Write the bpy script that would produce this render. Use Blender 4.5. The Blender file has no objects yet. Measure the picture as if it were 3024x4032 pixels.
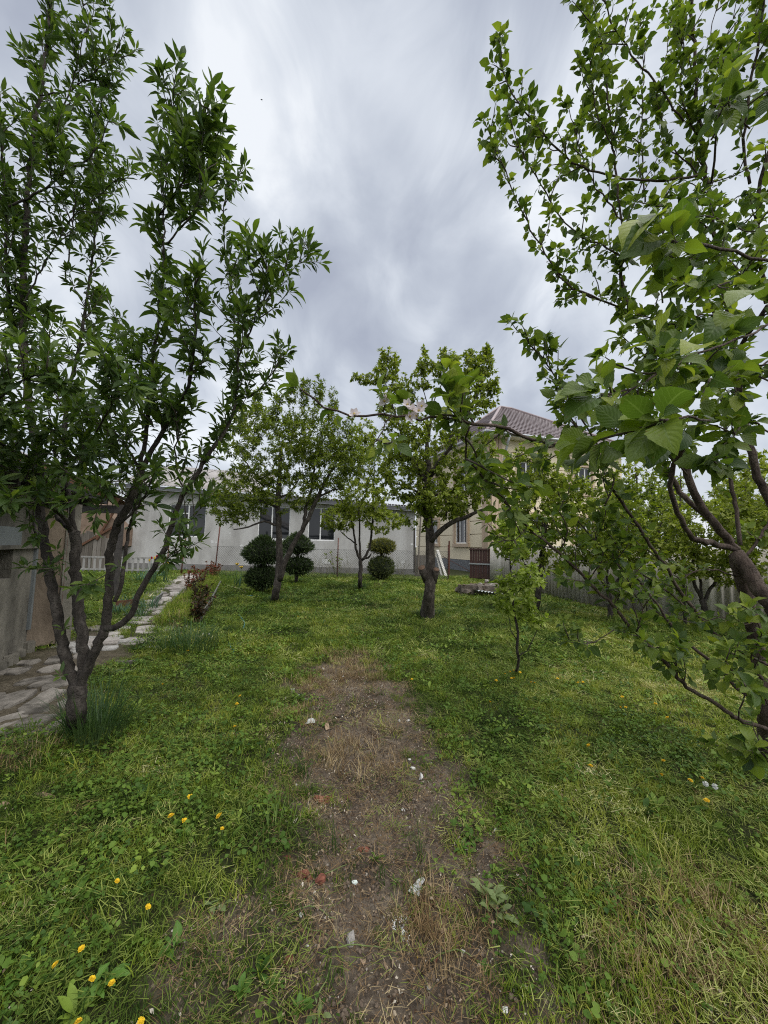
import bpy, math, random
import numpy as np
from mathutils import Matrix, Vector

random.seed(7)
RNG = np.random.default_rng(11)
sc = bpy.context.scene
R = math.radians

# ------------------------------------------------------------------ camera, sky, sun, exposure
CAM = Vector((0.0, 0.0, 1.5))
PITCH, ROLL, FPX, PW, PH = R(5.0), R(1.25), 1515.0, 3024.0, 4032.0
fwd = Vector((0, math.cos(PITCH), math.sin(PITCH)))
up0 = Vector((0, -math.sin(PITCH), math.cos(PITCH)))
rt0 = Vector((1, 0, 0))
rt = rt0 * math.cos(ROLL) + up0 * math.sin(ROLL)
upv = up0 * math.cos(ROLL) - rt0 * math.sin(ROLL)
cam = bpy.data.cameras.new('camera')
cam.sensor_fit = 'HORIZONTAL'
cam.sensor_width = 36.0
cam.lens = 36.0 * FPX / PW
cam.clip_start = 0.05
cam.clip_end = 2000
cam_o = bpy.data.objects.new('camera', cam)
sc.collection.objects.link(cam_o)
m = Matrix.Identity(4)
for i in range(3):
    m[i][0], m[i][1], m[i][2], m[i][3] = rt[i], upv[i], -fwd[i], CAM[i]
cam_o.matrix_world = m
sc.camera = cam_o

world = bpy.data.worlds.new('World')
sc.world = world
world.use_nodes = True
wn, wl = world.node_tree.nodes, world.node_tree.links
wn.clear()
SUN_EL, SUN_AZ = R(62), R(125)        # azimuth measured clockwise from +Y: behind the camera, to the right
w_out = wn.new('ShaderNodeOutputWorld')
w_bg = wn.new('ShaderNodeBackground')
w_bg.inputs['Strength'].default_value = 0.1
w_sky = wn.new('ShaderNodeTexSky')
w_sky.sky_type = 'NISHITA'
w_sky.sun_disc = False
w_sky.sun_elevation = SUN_EL
w_sky.sun_rotation = SUN_AZ
w_sky.dust_density = 2.0
w_tc = wn.new('ShaderNodeTexCoord')
w_sep = wn.new('ShaderNodeSeparateXYZ')
wl.new(w_tc.outputs['Generated'], w_sep.inputs[0])

def wmath(op, a, b=None, c=None):
    n = wn.new('ShaderNodeMath'); n.operation = op
    for i, s in enumerate((a, b, c)):
        if s is None: continue
        if isinstance(s, (int, float)): n.inputs[i].default_value = s
        else: wl.new(s, n.inputs[i])
    return n.outputs[0]

w_z = wmath('ADD', wmath('MAXIMUM', w_sep.outputs['Z'], 0.0), 0.75)
w_px = wmath('DIVIDE', w_sep.outputs['X'], w_z)
w_py = wmath('DIVIDE', w_sep.outputs['Y'], w_z)
w_cmb = wn.new('ShaderNodeCombineXYZ')
wl.new(wmath('MULTIPLY', w_px, 2.3), w_cmb.inputs[0])
wl.new(wmath('MULTIPLY', w_py, 1.75), w_cmb.inputs[1])
def wnoise(scale, detail, rough, off, dist=0.0):
    mp = wn.new('ShaderNodeMapping'); mp.inputs['Location'].default_value = off
    wl.new(w_cmb.outputs[0], mp.inputs['Vector'])
    n = wn.new('ShaderNodeTexNoise')
    n.inputs['Scale'].default_value = scale; n.inputs['Detail'].default_value = detail
    n.inputs['Roughness'].default_value = rough; n.inputs['Distortion'].default_value = dist
    wl.new(mp.outputs[0], n.inputs['Vector'])
    return n.outputs['Fac']
n1 = wnoise(1.3, 3.0, 0.5, (7.7, 0.3, 5.5), 0.35)
n2 = wnoise(3.0, 6.0, 0.55, (12.7, -0.7, 7.5), 0.5)
mixn = wmath('ADD', wmath('MULTIPLY', n1, 0.62), wmath('MULTIPLY', n2, 0.38))
w_ramp = wn.new('ShaderNodeValToRGB')
cr = w_ramp.color_ramp
cr.elements[0].position = 0.37; cr.elements[0].color = (0.262, 0.288, 0.35, 1)
cr.elements[1].position = 0.61; cr.elements[1].color = (0.58, 0.61, 0.645, 1)
e = cr.elements.new(0.47); e.color = (0.345, 0.378, 0.435, 1)
e = cr.elements.new(0.56); e.color = (0.465, 0.50, 0.55, 1)
wl.new(mixn, w_ramp.inputs[0])
# the overcast whitens towards the horizon all the way round
w_hz = wn.new('ShaderNodeMapRange')
w_hz.interpolation_type = 'SMOOTHSTEP'
w_hz.inputs['From Min'].default_value = 0.0; w_hz.inputs['From Max'].default_value = 0.22
w_hz.inputs['To Min'].default_value = 0.6; w_hz.inputs['To Max'].default_value = 0.0
wl.new(w_sep.outputs['Z'], w_hz.inputs['Value'])
w_m1 = wn.new('ShaderNodeMix'); w_m1.data_type = 'RGBA'
wl.new(w_hz.outputs[0], w_m1.inputs['Factor'])
wl.new(w_ramp.outputs[0], w_m1.inputs['A'])
w_m1.inputs['B'].default_value = (0.56, 0.58, 0.61, 1)
w_sc = wn.new('ShaderNodeMix'); w_sc.data_type = 'RGBA'; w_sc.blend_type = 'MULTIPLY'
w_sc.inputs['Factor'].default_value = 1.0
wl.new(w_m1.outputs['Result'], w_sc.inputs['A'])
w_sc.inputs['B'].default_value = (6.7, 6.6, 6.5, 1)
w_m2 = wn.new('ShaderNodeMix'); w_m2.data_type = 'RGBA'
w_m2.inputs['Factor'].default_value = 0.93
wl.new(w_sky.outputs[0], w_m2.inputs['A'])
wl.new(w_sc.outputs['Result'], w_m2.inputs['B'])
wl.new(w_m2.outputs['Result'], w_bg.inputs['Color'])
wl.new(w_bg.outputs[0], w_out.inputs['Surface'])

sun = bpy.data.lights.new('sun', 'SUN')
sun.energy = 1.5
sun.angle = R(85)
sun.color = (1.0, 0.97, 0.92)
sun_o = bpy.data.objects.new('sun', sun)
sc.collection.objects.link(sun_o)
sd = Vector((math.sin(SUN_AZ) * math.cos(SUN_EL), math.cos(SUN_AZ) * math.cos(SUN_EL), math.sin(SUN_EL)))
sun_o.rotation_euler = sd.to_track_quat('Z', 'Y').to_euler()
sun_o.location = (20, -20, 40)

vs = sc.view_settings
vs.view_transform = 'Standard'
vs.look = 'None'
vs.exposure = 1.25
vs.gamma = 1.0
vs.use_curve_mapping = False
cy = sc.cycles
cy.use_denoising = False
sc.cycles.filter_width = 1.1
sc.cycles.pixel_filter_type = 'BLACKMAN_HARRIS'
cy.max_bounces = 6
cy.diffuse_bounces = 3
cy.glossy_bounces = 2
cy.transmission_bounces = 4
cy.transparent_max_bounces = 6
cy.caustics_reflective = False
cy.caustics_refractive = False

# ------------------------------------------------------------------ photo pixel -> world helpers
def ray(u, v):
    a, b = (u - PW / 2) / FPX, (PH / 2 - v) / FPX
    return fwd + rt * a + upv * b
def P(u, v, d):
    """the point at distance d ahead of the camera (along +Y) seen at photo pixel u, v"""
    r = ray(u, v)
    return CAM + r * (d / r.y)
def G(u, v, z=0.0):
    """the ground point seen at photo pixel u, v"""
    r = ray(u, v)
    return CAM + r * ((z - CAM.z) / r.z)

# ------------------------------------------------------------------ scene graph helpers
C = sc.collection.objects
def tag(o, label=None, cat=None, group=None, kind=None):
    if label: o['label'] = label
    if cat: o['category'] = cat
    if group: o['group'] = group
    if kind: o['kind'] = kind
    return o
def empty(name, loc, label=None, cat=None, group=None, rz=0.0):
    o = bpy.data.objects.new(name, None)
    o.empty_display_size = 0.1
    o.location = loc
    o.rotation_euler = (0, 0, rz)
    C.link(o)
    return tag(o, label, cat, group)
def link(name, me, parent=None, loc=None, rot=None, scale=None):
    o = bpy.data.objects.new(name, me)
    C.link(o)
    if parent: o.parent = parent
    if loc is not None: o.location = loc
    if rot is not None: o.rotation_euler = rot
    if scale is not None: o.scale = scale if hasattr(scale, '__len__') else (scale,) * 3
    return o

class MB:
    """collects vertices and faces, with an optional per-vertex tint, and becomes ONE mesh"""
    def __init__(self):
        self.v, self.f, self.t, self.n = [], [], [], 0
        self.sm = []
    def add(self, verts, faces, tint=0.5, smooth=False):
        verts = np.asarray(verts, float).reshape(-1, 3)
        self.v.append(verts)
        b = self.n
        for f in faces: self.f.append(tuple(int(i) + b for i in f))
        self.sm += [smooth] * len(faces)
        t = np.broadcast_to(np.asarray(tint, float), (len(verts),))
        self.t.append(t)
        self.n += len(verts)
    def box(self, c, s, rz=0.0, tint=0.5, jit=0.0, M=None):
        x, y, z = s[0] / 2, s[1] / 2, s[2] / 2
        p = np.array([(-x, -y, -z), (x, -y, -z), (x, y, -z), (-x, y, -z), (-x, -y, z), (x, -y, z), (x, y, z), (-x, y, z)])
        if jit: p = p + RNG.normal(0, jit, p.shape)
        if M is not None: p = p @ np.array(M).T
        elif rz:
            ca, sa = math.cos(rz), math.sin(rz)
            p = p @ np.array([(ca, -sa, 0), (sa, ca, 0), (0, 0, 1)]).T
        p = p + np.array(c)
        self.add(p, [(0, 3, 2, 1), (4, 5, 6, 7), (0, 1, 5, 4), (1, 2, 6, 5), (2, 3, 7, 6), (3, 0, 4, 7)], tint)
    def tube(self, pts, radii, sides=8, tint=0.5, cap=True, wob=0.0):
        pts = np.asarray(pts, float); n = len(pts)
        radii = np.broadcast_to(np.asarray(radii, float), (n,))
        d = np.gradient(pts, axis=0); d /= (np.linalg.norm(d, axis=1, keepdims=True) + 1e-9)
        ref = np.array((0.31, 0.95, 0.05)); 
        if abs(d[0] @ ref) > 0.9: ref = np.array((0.95, 0.1, 0.3))
        a = ref - (d @ ref)[:, None] * d; a /= np.linalg.norm(a, axis=1, keepdims=True) + 1e-9
        b = np.cross(d, a)
        th = np.arange(sides) * 2 * math.pi / sides
        rr = radii[:, None] * (1 + (RNG.normal(0, wob, (n, sides)) if wob else 0))
        v = pts[:, None, :] + rr[:, :, None] * (np.cos(th)[None, :, None] * a[:, None, :] + np.sin(th)[None, :, None] * b[:, None, :])
        fs = []
        for i in range(n - 1):
            for k in range(sides):
                k2 = (k + 1) % sides
                fs.append((i * sides + k, i * sides + k2, (i + 1) * sides + k2, (i + 1) * sides + k))
        if cap:
            fs.append(tuple(range(sides))[::-1]); fs.append(tuple((n - 1) * sides + k for k in range(sides)))
        self.add(v.reshape(-1, 3), fs, tint, smooth=sides > 4)
    def build(self, name, mat, parent=None, loc=None, rot=None, kind=None):
        me = self.mesh(name, mat)
        o = link(name, me, parent, loc, rot)
        if kind: o['kind'] = kind
        return o
    def mesh(self, name, mat):
        me = bpy.data.meshes.new(name)
        v = np.concatenate(self.v) if self.v else np.zeros((0, 3))
        me.from_pydata(v.tolist(), [], self.f)
        me.polygons.foreach_set('use_smooth', self.sm)
        at = me.attributes.new('tint', 'FLOAT', 'POINT')
        at.data.foreach_set('value', np.concatenate(self.t).astype(np.float32))
        if mat: me.materials.append(mat)
        me.update()
        return me

# ------------------------------------------------------------------ materials
def new_mat(name):
    mt = bpy.data.materials.new(name)
    mt.use_nodes = True
    nt = mt.node_tree
    bs = nt.nodes['Principled BSDF']
    return mt, nt, nt.nodes, nt.links, bs
def ramp(nt, fac, stops):
    n = nt.nodes.new('ShaderNodeValToRGB')
    c = n.color_ramp
    c.elements[0].position, c.elements[0].color = stops[0][0], (*stops[0][1], 1)
    c.elements[1].position, c.elements[1].color = stops[-1][0], (*stops[-1][1], 1)
    for p, col in stops[1:-1]:
        e = c.elements.new(p); e.color = (*col, 1)
    nt.links.new(fac, n.inputs[0])
    return n.outputs[0]
def noise(nt, scale, detail=4, rough=0.55, coord='Object', stretch=None, dist=0.0):
    tc = nt.nodes.new('ShaderNodeTexCoord')
    if coord == 'World':
        g = nt.nodes.new('ShaderNodeNewGeometry'); out = g.outputs['Position']
    else: out = tc.outputs[coord]
    if stretch:
        mp = nt.nodes.new('ShaderNodeMapping'); mp.inputs['Scale'].default_value = stretch
        nt.links.new(out, mp.inputs[0]); out = mp.outputs[0]
    n = nt.nodes.new('ShaderNodeTexNoise')
    n.inputs['Scale'].default_value = scale; n.inputs['Detail'].default_value = detail
    n.inputs['Roughness'].default_value = rough; n.inputs['Distortion'].default_value = dist
    nt.links.new(out, n.inputs['Vector'])
    return n.outputs['Fac']
def bump(nt, h, strength, dist=0.01):
    b = nt.nodes.new('ShaderNodeBump')
    b.inputs['Strength'].default_value = strength; b.inputs['Distance'].default_value = dist
    nt.links.new(h, b.inputs['Height'])
    return b.outputs[0]
def nmath(nt, op, a, b=None, clamp=False):
    n = nt.nodes.new('ShaderNodeMath'); n.operation = op; n.use_clamp = clamp
    for i, s in enumerate((a, b)):
        if s is None: continue
        if isinstance(s, (int, float)): n.inputs[i].default_value = s
        else: nt.links.new(s, n.inputs[i])
    return n.outputs[0]
def attr(nt, name, inst=False):
    n = nt.nodes.new('ShaderNodeAttribute'); n.attribute_name = name
    if inst: n.attribute_type = 'INSTANCER'
    return n.outputs['Fac']
def mixc(nt, f, a, b, blend='MIX'):
    n = nt.nodes.new('ShaderNodeMix'); n.data_type = 'RGBA'; n.blend_type = blend
    for s, k in ((f, 'Factor'), (a, 'A'), (b, 'B')):
        if isinstance(s, (int, float)): n.inputs[k].default_value = s
        elif isinstance(s, tuple): n.inputs[k].default_value = (*s, 1)
        else: nt.links.new(s, n.inputs[k])
    return n.outputs['Result']
def rough_mat(name, stops, scale=8, detail=5, rough=0.85, bstr=0.3, bscale=60, bdist=0.01, stretch=None, metallic=0.0, coord='Object', tint=0.0):
    mt, nt, N, L, bs = new_mat(name)
    f = noise(nt, scale, detail, 0.6, coord, stretch)
    if tint:
        f = nmath(nt, 'ADD', f, nmath(nt, 'MULTIPLY', nmath(nt, 'SUBTRACT', attr(nt, 'tint'), 0.5), tint))
    L.new(ramp(nt, f, stops), bs.inputs['Base Color'])
    bs.inputs['Roughness'].default_value = rough
    bs.inputs['Metallic'].default_value = metallic
    if bstr:
        L.new(bump(nt, noise(nt, bscale, 4, 0.6, coord, stretch), bstr, bdist), bs.inputs['Normal'])
    return mt
def leaf_mat(name, stops, trans=0.35, rough=0.42, veins=True, inst=False, patch=0.0, spec=0.25, tt=(1.25, 1.35, 0.55)):
    mt, nt, N, L, bs = new_mat(name)
    t = attr(nt, 'tint', inst)
    if patch:
        t = nmath(nt, 'ADD', t, nmath(nt, 'MULTIPLY', nmath(nt, 'SUBTRACT', noise(nt, 1.1, 3, 0.6, 'World'), 0.5), patch))
    col = ramp(nt, t, stops)
    g = N.new('ShaderNodeNewGeometry')
    if veins:
        uv = N.new('ShaderNodeUVMap'); uv.uv_map = 'leaf'
        sp = N.new('ShaderNodeSeparateXYZ'); L.new(uv.outputs[0], sp.inputs[0])
        sa = nmath(nt, 'ABSOLUTE', nmath(nt, 'SUBTRACT', sp.outputs[1], 0.5))
        mid = nmath(nt, 'LESS_THAN', sa, 0.03)
        ph = nmath(nt, 'SUBTRACT', nmath(nt, 'MULTIPLY', sp.outputs[0], 7.0), nmath(nt, 'MULTIPLY', sa, 5.0))
        fr = nmath(nt, 'ABSOLUTE', nmath(nt, 'SUBTRACT', nmath(nt, 'FRACT', ph), 0.5))
        lat = nmath(nt, 'LESS_THAN', fr, 0.07)
        vn = nmath(nt, 'MAXIMUM', mid, nmath(nt, 'MULTIPLY', lat, 0.45))
        col = mixc(nt, nmath(nt, 'MULTIPLY', vn, 0.35), col, (0.20, 0.27, 0.12))
        L.new(bump(nt, nmath(nt, 'SUBTRACT', fr, nmath(nt, 'MULTIPLY', mid, 0.6)), 0.35, 0.004), bs.inputs['Normal'])
    if veins:
        # blemishes: small brown spots and a yellowing that differs from leaf to leaf
        spn = nmath(nt, 'MULTIPLY', nmath(nt, 'SUBTRACT', noise(nt, 55, 3, .6, 'World'), .66), 14, True)
        col = mixc(nt, nmath(nt, 'MULTIPLY', spn, .55), col, (0.13, 0.085, 0.025))
    # the underside of a leaf is paler and greyer than its face
    col2 = mixc(nt, nmath(nt, 'MULTIPLY', g.outputs['Backfacing'], 0.30), col, (0.17, 0.21, 0.10))
    L.new(col2, bs.inputs['Base Color'])
    bs.inputs['Roughness'].default_value = rough
    bs.inputs['Specular IOR Level'].default_value = spec
    tr = N.new('ShaderNodeBsdfTranslucent')
    L.new(mixc(nt, 1.0, col, tt, 'MULTIPLY'), tr.inputs['Color'])
    mx = N.new('ShaderNodeMixShader'); mx.inputs[0].default_value = trans
    L.new(bs.outputs[0], mx.inputs[1]); L.new(tr.outputs[0], mx.inputs[2])
    L.new(mx.outputs[0], N['Material Output'].inputs['Surface'])
    return mt

def plain(name, col, rough=0.6, metallic=0.0, spec=0.5):
    return rough_mat(name, [(0.3, tuple(c * 0.82 for c in col)), (0.7, tuple(min(1, c * 1.12) for c in col))], 6, 4, rough, 0.12, 90, 0.004, metallic=metallic)

M = {}
M['apple_leaf'] = leaf_mat('apple_leaf', [(0.0, (0.034, 0.068, 0.018)), (0.35, (0.078, 0.130, 0.025)), (0.7, (0.165, 0.225, 0.032)), (1.0, (0.30, 0.35, 0.05))], trans=.42)
M['pear_leaf'] = leaf_mat('pear_leaf', [(0.0, (0.028, 0.060, 0.015)), (0.4, (0.058, 0.103, 0.022)), (0.75, (0.115, 0.175, 0.030)), (1.0, (0.20, 0.26, 0.05))], rough=0.40, trans=.40)
M['crown_leaf'] = leaf_mat('crown_leaf', [(0.0, (0.060, 0.092, 0.010)), (0.5, (0.150, 0.200, 0.020)), (0.8, (0.25, 0.30, 0.035)), (1.0, (0.36, 0.39, 0.10))], veins=False, trans=.42)
M['young_leaf'] = leaf_mat('young_leaf', [(0.0, (0.11, 0.16, 0.02)), (0.5, (0.22, 0.30, 0.04)), (1.0, (0.40, 0.46, 0.12))], veins=False, trans=.42)
def bark_mat(name, stops, lich, sc_=1.0, ridge=(1, 1, .22)):
    """bark: fissured along the stem, crossed by lenticels, spotted with lichen"""
    mt, nt, N, L, bs = new_mat(name)
    f = noise(nt, 16 * sc_, 6, .62, 'World', (1, 1, .5))
    f = nmath(nt, 'ADD', f, nmath(nt, 'MULTIPLY', nmath(nt, 'SUBTRACT', attr(nt, 'tint'), .5), .2))
    col = ramp(nt, f, stops)
    ln = noise(nt, 55 * sc_, 3, .6, 'World', (.45, .45, 2.6))
    lm = nmath(nt, 'MULTIPLY', nmath(nt, 'SUBTRACT', ln, .60), 9.0, True)
    col = mixc(nt, nmath(nt, 'MULTIPLY', lm, .55), col, (.14, .115, .095))
    sp = noise(nt, 9 * sc_, 5, .7, 'World')
    sm = nmath(nt, 'MULTIPLY', nmath(nt, 'SUBTRACT', sp, .60), 10.0, True)
    col = mixc(nt, nmath(nt, 'MULTIPLY', sm, .5), col, lich)
    L.new(col, bs.inputs['Base Color']); bs.inputs['Roughness'].default_value = .9; bs.inputs['Specular IOR Level'].default_value = .25
    h = nmath(nt, 'ADD', nmath(nt, 'MULTIPLY', noise(nt, 42 * sc_, 6, .65, 'World', ridge), 1.0), nmath(nt, 'MULTIPLY', lm, .35))
    L.new(bump(nt, h, 1.0, .03), bs.inputs['Normal'])
    return mt
M['bark'] = bark_mat('bark', [(0.3, (0.020, 0.017, 0.015)), (0.5, (0.058, 0.049, 0.042)), (0.72, (0.125, 0.108, 0.094))], (.15, .155, .12))
M['dark_bark'] = bark_mat('dark_bark', [(0.25, (0.020, 0.017, 0.014)), (0.5, (0.060, 0.050, 0.042)), (0.78, (0.15, 0.13, 0.11))], (.17, .18, .13), .9, (1, 1, .16))
M['apple_bark'] = bark_mat('apple_bark', [(0.3, (0.034, 0.024, 0.020)), (0.5, (0.088, 0.064, 0.052)), (0.72, (0.165, 0.128, 0.105))], (.19, .185, .15))
M['twig'] = rough_mat('twig', [(0.3, (0.045, 0.034, 0.027)), (0.7, (0.12, 0.095, 0.075))], 25, 3, 0.85, 0.3, 90, 0.003, coord='World')
M['cut_wood'] = rough_mat('cut_wood', [(0.3, (0.075, 0.045, 0.028)), (0.7, (0.15, 0.092, 0.058))], 20, 4, 0.9, 0.3, 60)
# ------------------------------------------------------------------ leaves
def nrm(a): return a / (np.linalg.norm(a, axis=-1, keepdims=True) + 1e-9)
def leaf_template(width, n, curl, fold, serr=0.0, peak=0.42, tip=1.0, twist=0.0, petiole=0.18, wave=0.0):
    """a leaf one unit long along +x, lying flat in xy: 3 columns of vertices, folded at the midrib, bent down towards its tip"""
    ts = np.linspace(0, 1, n)
    e = math.log(0.5) / math.log(peak)
    vs, uv, fs = [], [], []
    for i, t in enumerate(ts):
        w = width / 2 * (math.sin(math.pi * min(1, max(0, t)) ** e) ** 0.85) if 0 < t < 1 else 0.004
        if t > 0.7: w *= 1 - tip * 0.25 * ((t - 0.7) / 0.3)
        if serr and 0 < t < 1: w *= 1 + serr * (1 if i % 2 else -1)
        x = petiole + t * math.cos(curl * t * 0.7)
        z = -curl * t * t * 0.55 + 0.06 * t
        tw = twist * t
        wv = wave * math.sin(t * 9.0)
        for s in (-1, 0, 1):
            y = s * w * math.cos(tw); zz = z + abs(s) * w * fold + s * w * math.sin(tw) + (s * wv * w)
            vs.append((x, y, zz)); uv.append((t, 0.5 + 0.5 * s))
    for i in range(n - 1):
        a = i * 3
        fs += [(a, a + 3, a + 4, a + 1), (a + 1, a + 4, a + 5, a + 2)]
    k = len(vs)
    if petiole > 0.02:
        pw = 0.012
        vs += [(0, -pw, 0.0), (petiole, -pw, 0), (petiole, pw, 0), (0, pw, 0)]
        uv += [(0, 0.5)] * 4
        fs.append((k, k + 1, k + 2, k + 3))
    return np.array(vs), fs, np.array(uv)

def leaf_mesh(name, tpl, mat, tint):
    v, f, uv = tpl
    me = bpy.data.meshes.new(name)
    me.from_pydata(v.tolist(), [], f)
    me.polygons.foreach_set('use_smooth', [True] * len(f))
    at = me.attributes.new('tint', 'FLOAT', 'POINT')
    at.data.foreach_set('value', np.full(len(v), tint, np.float32))
    ul = me.uv_layers.new(name='leaf')
    idx = [i for fc in f for i in fc]
    ul.data.foreach_set('uv', uv[idx].astype(np.float32).ravel())
    me.materials.append(mat)
    return me

class Leaves:
    """positions, directions, normals, sizes and tints of all leaves of one plant"""
    def __init__(self): self.p, self.d, self.u, self.s, self.t = [], [], [], [], []
    def add(self, p, d, u, s, t):
        self.p.append(p); self.d.append(d); self.u.append(u); self.s.append(s); self.t.append(t)
    def arrays(self):
        p = np.concatenate(self.p); d = nrm(np.concatenate(self.d)); u = np.concatenate(self.u)
        s = np.concatenate(self.s); t = np.clip(np.concatenate(self.t), 0, 1)
        z = nrm(u - (u * d).sum(1, keepdims=True) * d)
        y = np.cross(z, d)
        return p, np.stack([d, y, z], axis=2), s, t

def merged_leaves(name, tpls, mat, parent, p, Rm, s, t, kind='stuff', loc=None):
    """many leaves joined into one mesh (fast path)"""
    vs, tt, loops, tot, uvs, base = [], [], [], [], [], 0
    which = RNG.integers(0, len(tpls), len(p))
    for k, (tv, tf, tuv) in enumerate(tpls):
        ii = np.where(which == k)[0]
        if not len(ii): continue
        v = np.einsum('nij,mj->nmi', Rm[ii], tv) * s[ii][:, None, None] + p[ii][:, None, :]
        nv = len(tv)
        vs.append(v.reshape(-1, 3)); tt.append(np.repeat(t[ii], nv))
        fl = np.concatenate([np.array(f) for f in tf])
        offs = (np.arange(len(ii)) * nv + base)[:, None]
        loops.append((fl[None, :] + offs).ravel())
        tot.append(np.tile(np.array([len(f) for f in tf]), len(ii)))
        uvs.append(np.tile(tuv[fl], (len(ii), 1)))
        base += nv * len(ii)
    v = np.concatenate(vs); lp = np.concatenate(loops); lt = np.concatenate(tot)
    me = bpy.data.meshes.new(name)
    me.vertices.add(len(v)); me.vertices.foreach_set('co', v.astype(np.float32).ravel())
    me.loops.add(len(lp)); me.loops.foreach_set('vertex_index', lp.astype(np.int32))
    me.polygons.add(len(lt))
    st = np.concatenate([[0], np.cumsum(lt)[:-1]])
    me.polygons.foreach_set('loop_start', st.astype(np.int32))
    me.polygons.foreach_set('use_smooth', np.ones(len(lt), bool))
    at = me.attributes.new('tint', 'FLOAT', 'POINT')
    at.data.foreach_set('value', np.concatenate(tt).astype(np.float32))
    ul = me.uv_layers.new(name='leaf')
    ul.data.foreach_set('uv', np.concatenate(uvs).astype(np.float32).ravel())
    me.materials.append(mat)
    me.update(calc_edges=True)
    me.validate()
    o = link(name, me, parent, loc)
    if kind: o['kind'] = kind
    return o

def leafage(root, lv, tpls_near, tpls_far, mat, n_single=300, crown='foliage'):
    """the leaves that show largest become objects of their own, the rest one mesh"""
    p, Rm, s, t = lv.arrays()
    org = np.array(root.location)
    rel = p - np.array(CAM)
    dep = rel @ np.array(fwd); dep = np.where(dep < 0.05, 99, dep)
    px = FPX * (rel @ np.array(rt)) / dep; py = FPX * (rel @ np.array(upv)) / dep
    vis = (np.abs(px) < PW / 2 + 30) & (np.abs(py) < PH / 2 + 30)
    size = np.where(vis, s / dep, 0)
    order = np.argsort(-size)
    k = min(n_single, int((size > 0).sum()))
    single, rest = order[:k], order[k:]
    tints = [0.05, 0.3, 0.5, 0.7, 0.95]
    meshes = {}
    for i in single:
        a = RNG.integers(0, len(tpls_near)); b = int(np.argmin([abs(t[i] - q) for q in tints]))
        if (a, b) not in meshes: meshes[(a, b)] = leaf_mesh('leaf', tpls_near[a], mat, tints[b])
        o = bpy.data.objects.new('leaf', meshes[(a, b)])
        C.link(o); o.parent = root
        mt = Matrix(((*Rm[i][0], 0), (*Rm[i][1], 0), (*Rm[i][2], 0), (0, 0, 0, 1)))
        o.matrix_local = Matrix.Translation(Vector(p[i] - org)) @ mt @ Matrix.Scale(float(s[i]), 4)
    if len(rest):
        merged_leaves(crown, tpls_far, mat, root, p[rest] - org, Rm[rest], s[rest], t[rest])

APPLE_N = [leaf_template(0.62, 13, c, f, 0.05, 0.42, 1.0, tw, 0.22, wv) for c, f, tw, wv in ((0.5, 0.25, 0.2, 0.08), (0.9, 0.4, -0.3, 0.0), (0.2, 0.15, 0.1, 0.12), (1.2, 0.55, 0.3, 0.05), (0.6, 0.3, -0.6, 0.1))]
APPLE_F = [leaf_template(0.62, 4, c, f, 0, 0.42, 1.0, tw, 0.2) for c, f, tw in ((0.5, 0.25, 0.2), (1.0, 0.45, -0.3), (0.2, 0.2, 0.4))]
LANCE_N = [leaf_template(w, 9, c, f, 0.03, 0.45, 1.6, tw, 0.15, wv) for w, c, f, tw, wv in ((0.30, 0.35, 0.35, 0.2, 0.1), (0.33, 0.8, 0.3, -0.5, 0.0), (0.26, 0.15, 0.5, 0.6, 0.14), (0.34, -0.2, 0.4, -0.2, 0.08), (0.28, 1.1, 0.45, 0.3, 0.1))]
LANCE_F = [leaf_template(w, 4, c, f, 0, 0.45, 1.6, tw, 0.14) for w, c, f, tw in ((0.30, 0.4, 0.35, 0.2), (0.33, 0.7, 0.3, -0.4), (0.26, 0.1, 0.5, 0.5))]
SMALL_F = [leaf_template(w, 3, c, f, 0, 0.47, 0.0, tw, 0.01) for w, c, f, tw in ((0.50, 0.4, 0.3, 0.2), (0.58, 0.8, 0.3, -0.4), (0.42, 0.1, 0.4, 0.5))]
SLIM_F = [leaf_template(w, 3, c, f, 0, 0.47, 0.0, tw, 0.01) for w, c, f, tw in ((0.32, 0.5, 0.3, 0.2), (0.36, 0.8, 0.3, -0.4), (0.28, 0.2, 0.4, 0.5))]

# ------------------------------------------------------------------ branches
def spline(pts, step=0.06):
    """Catmull-Rom curve through the points, resampled evenly"""
    p = np.asarray([tuple(q) for q in pts], float)
    if len(p) < 2: return p
    q = np.concatenate([[2 * p[0] - p[1]], p, [2 * p[-1] - p[-2]]])
    out = []
    for i in range(1, len(q) - 2):
        n = max(2, int(np.linalg.norm(q[i + 1] - q[i]) / step))
        t = np.linspace(0, 1, n, endpoint=False)[:, None]
        out.append(0.5 * (2 * q[i] + (q[i + 1] - q[i - 1]) * t + (2 * q[i - 1] - 5 * q[i] + 4 * q[i + 1] - q[i + 2]) * t ** 2 + (3 * q[i] - q[i - 1] - 3 * q[i + 1] + q[i + 2]) * t ** 3))
    out.append(p[-1:])
    return np.concatenate(out)
def taper(n, r0, r1, pw=0.8): return r1 + (r0 - r1) * (1 - np.linspace(0, 1, n)) ** pw
def rvec(n, zb=0.0):
    v = RNG.normal(size=(n, 3)); v[:, 2] += zb
    return nrm(v)

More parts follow.
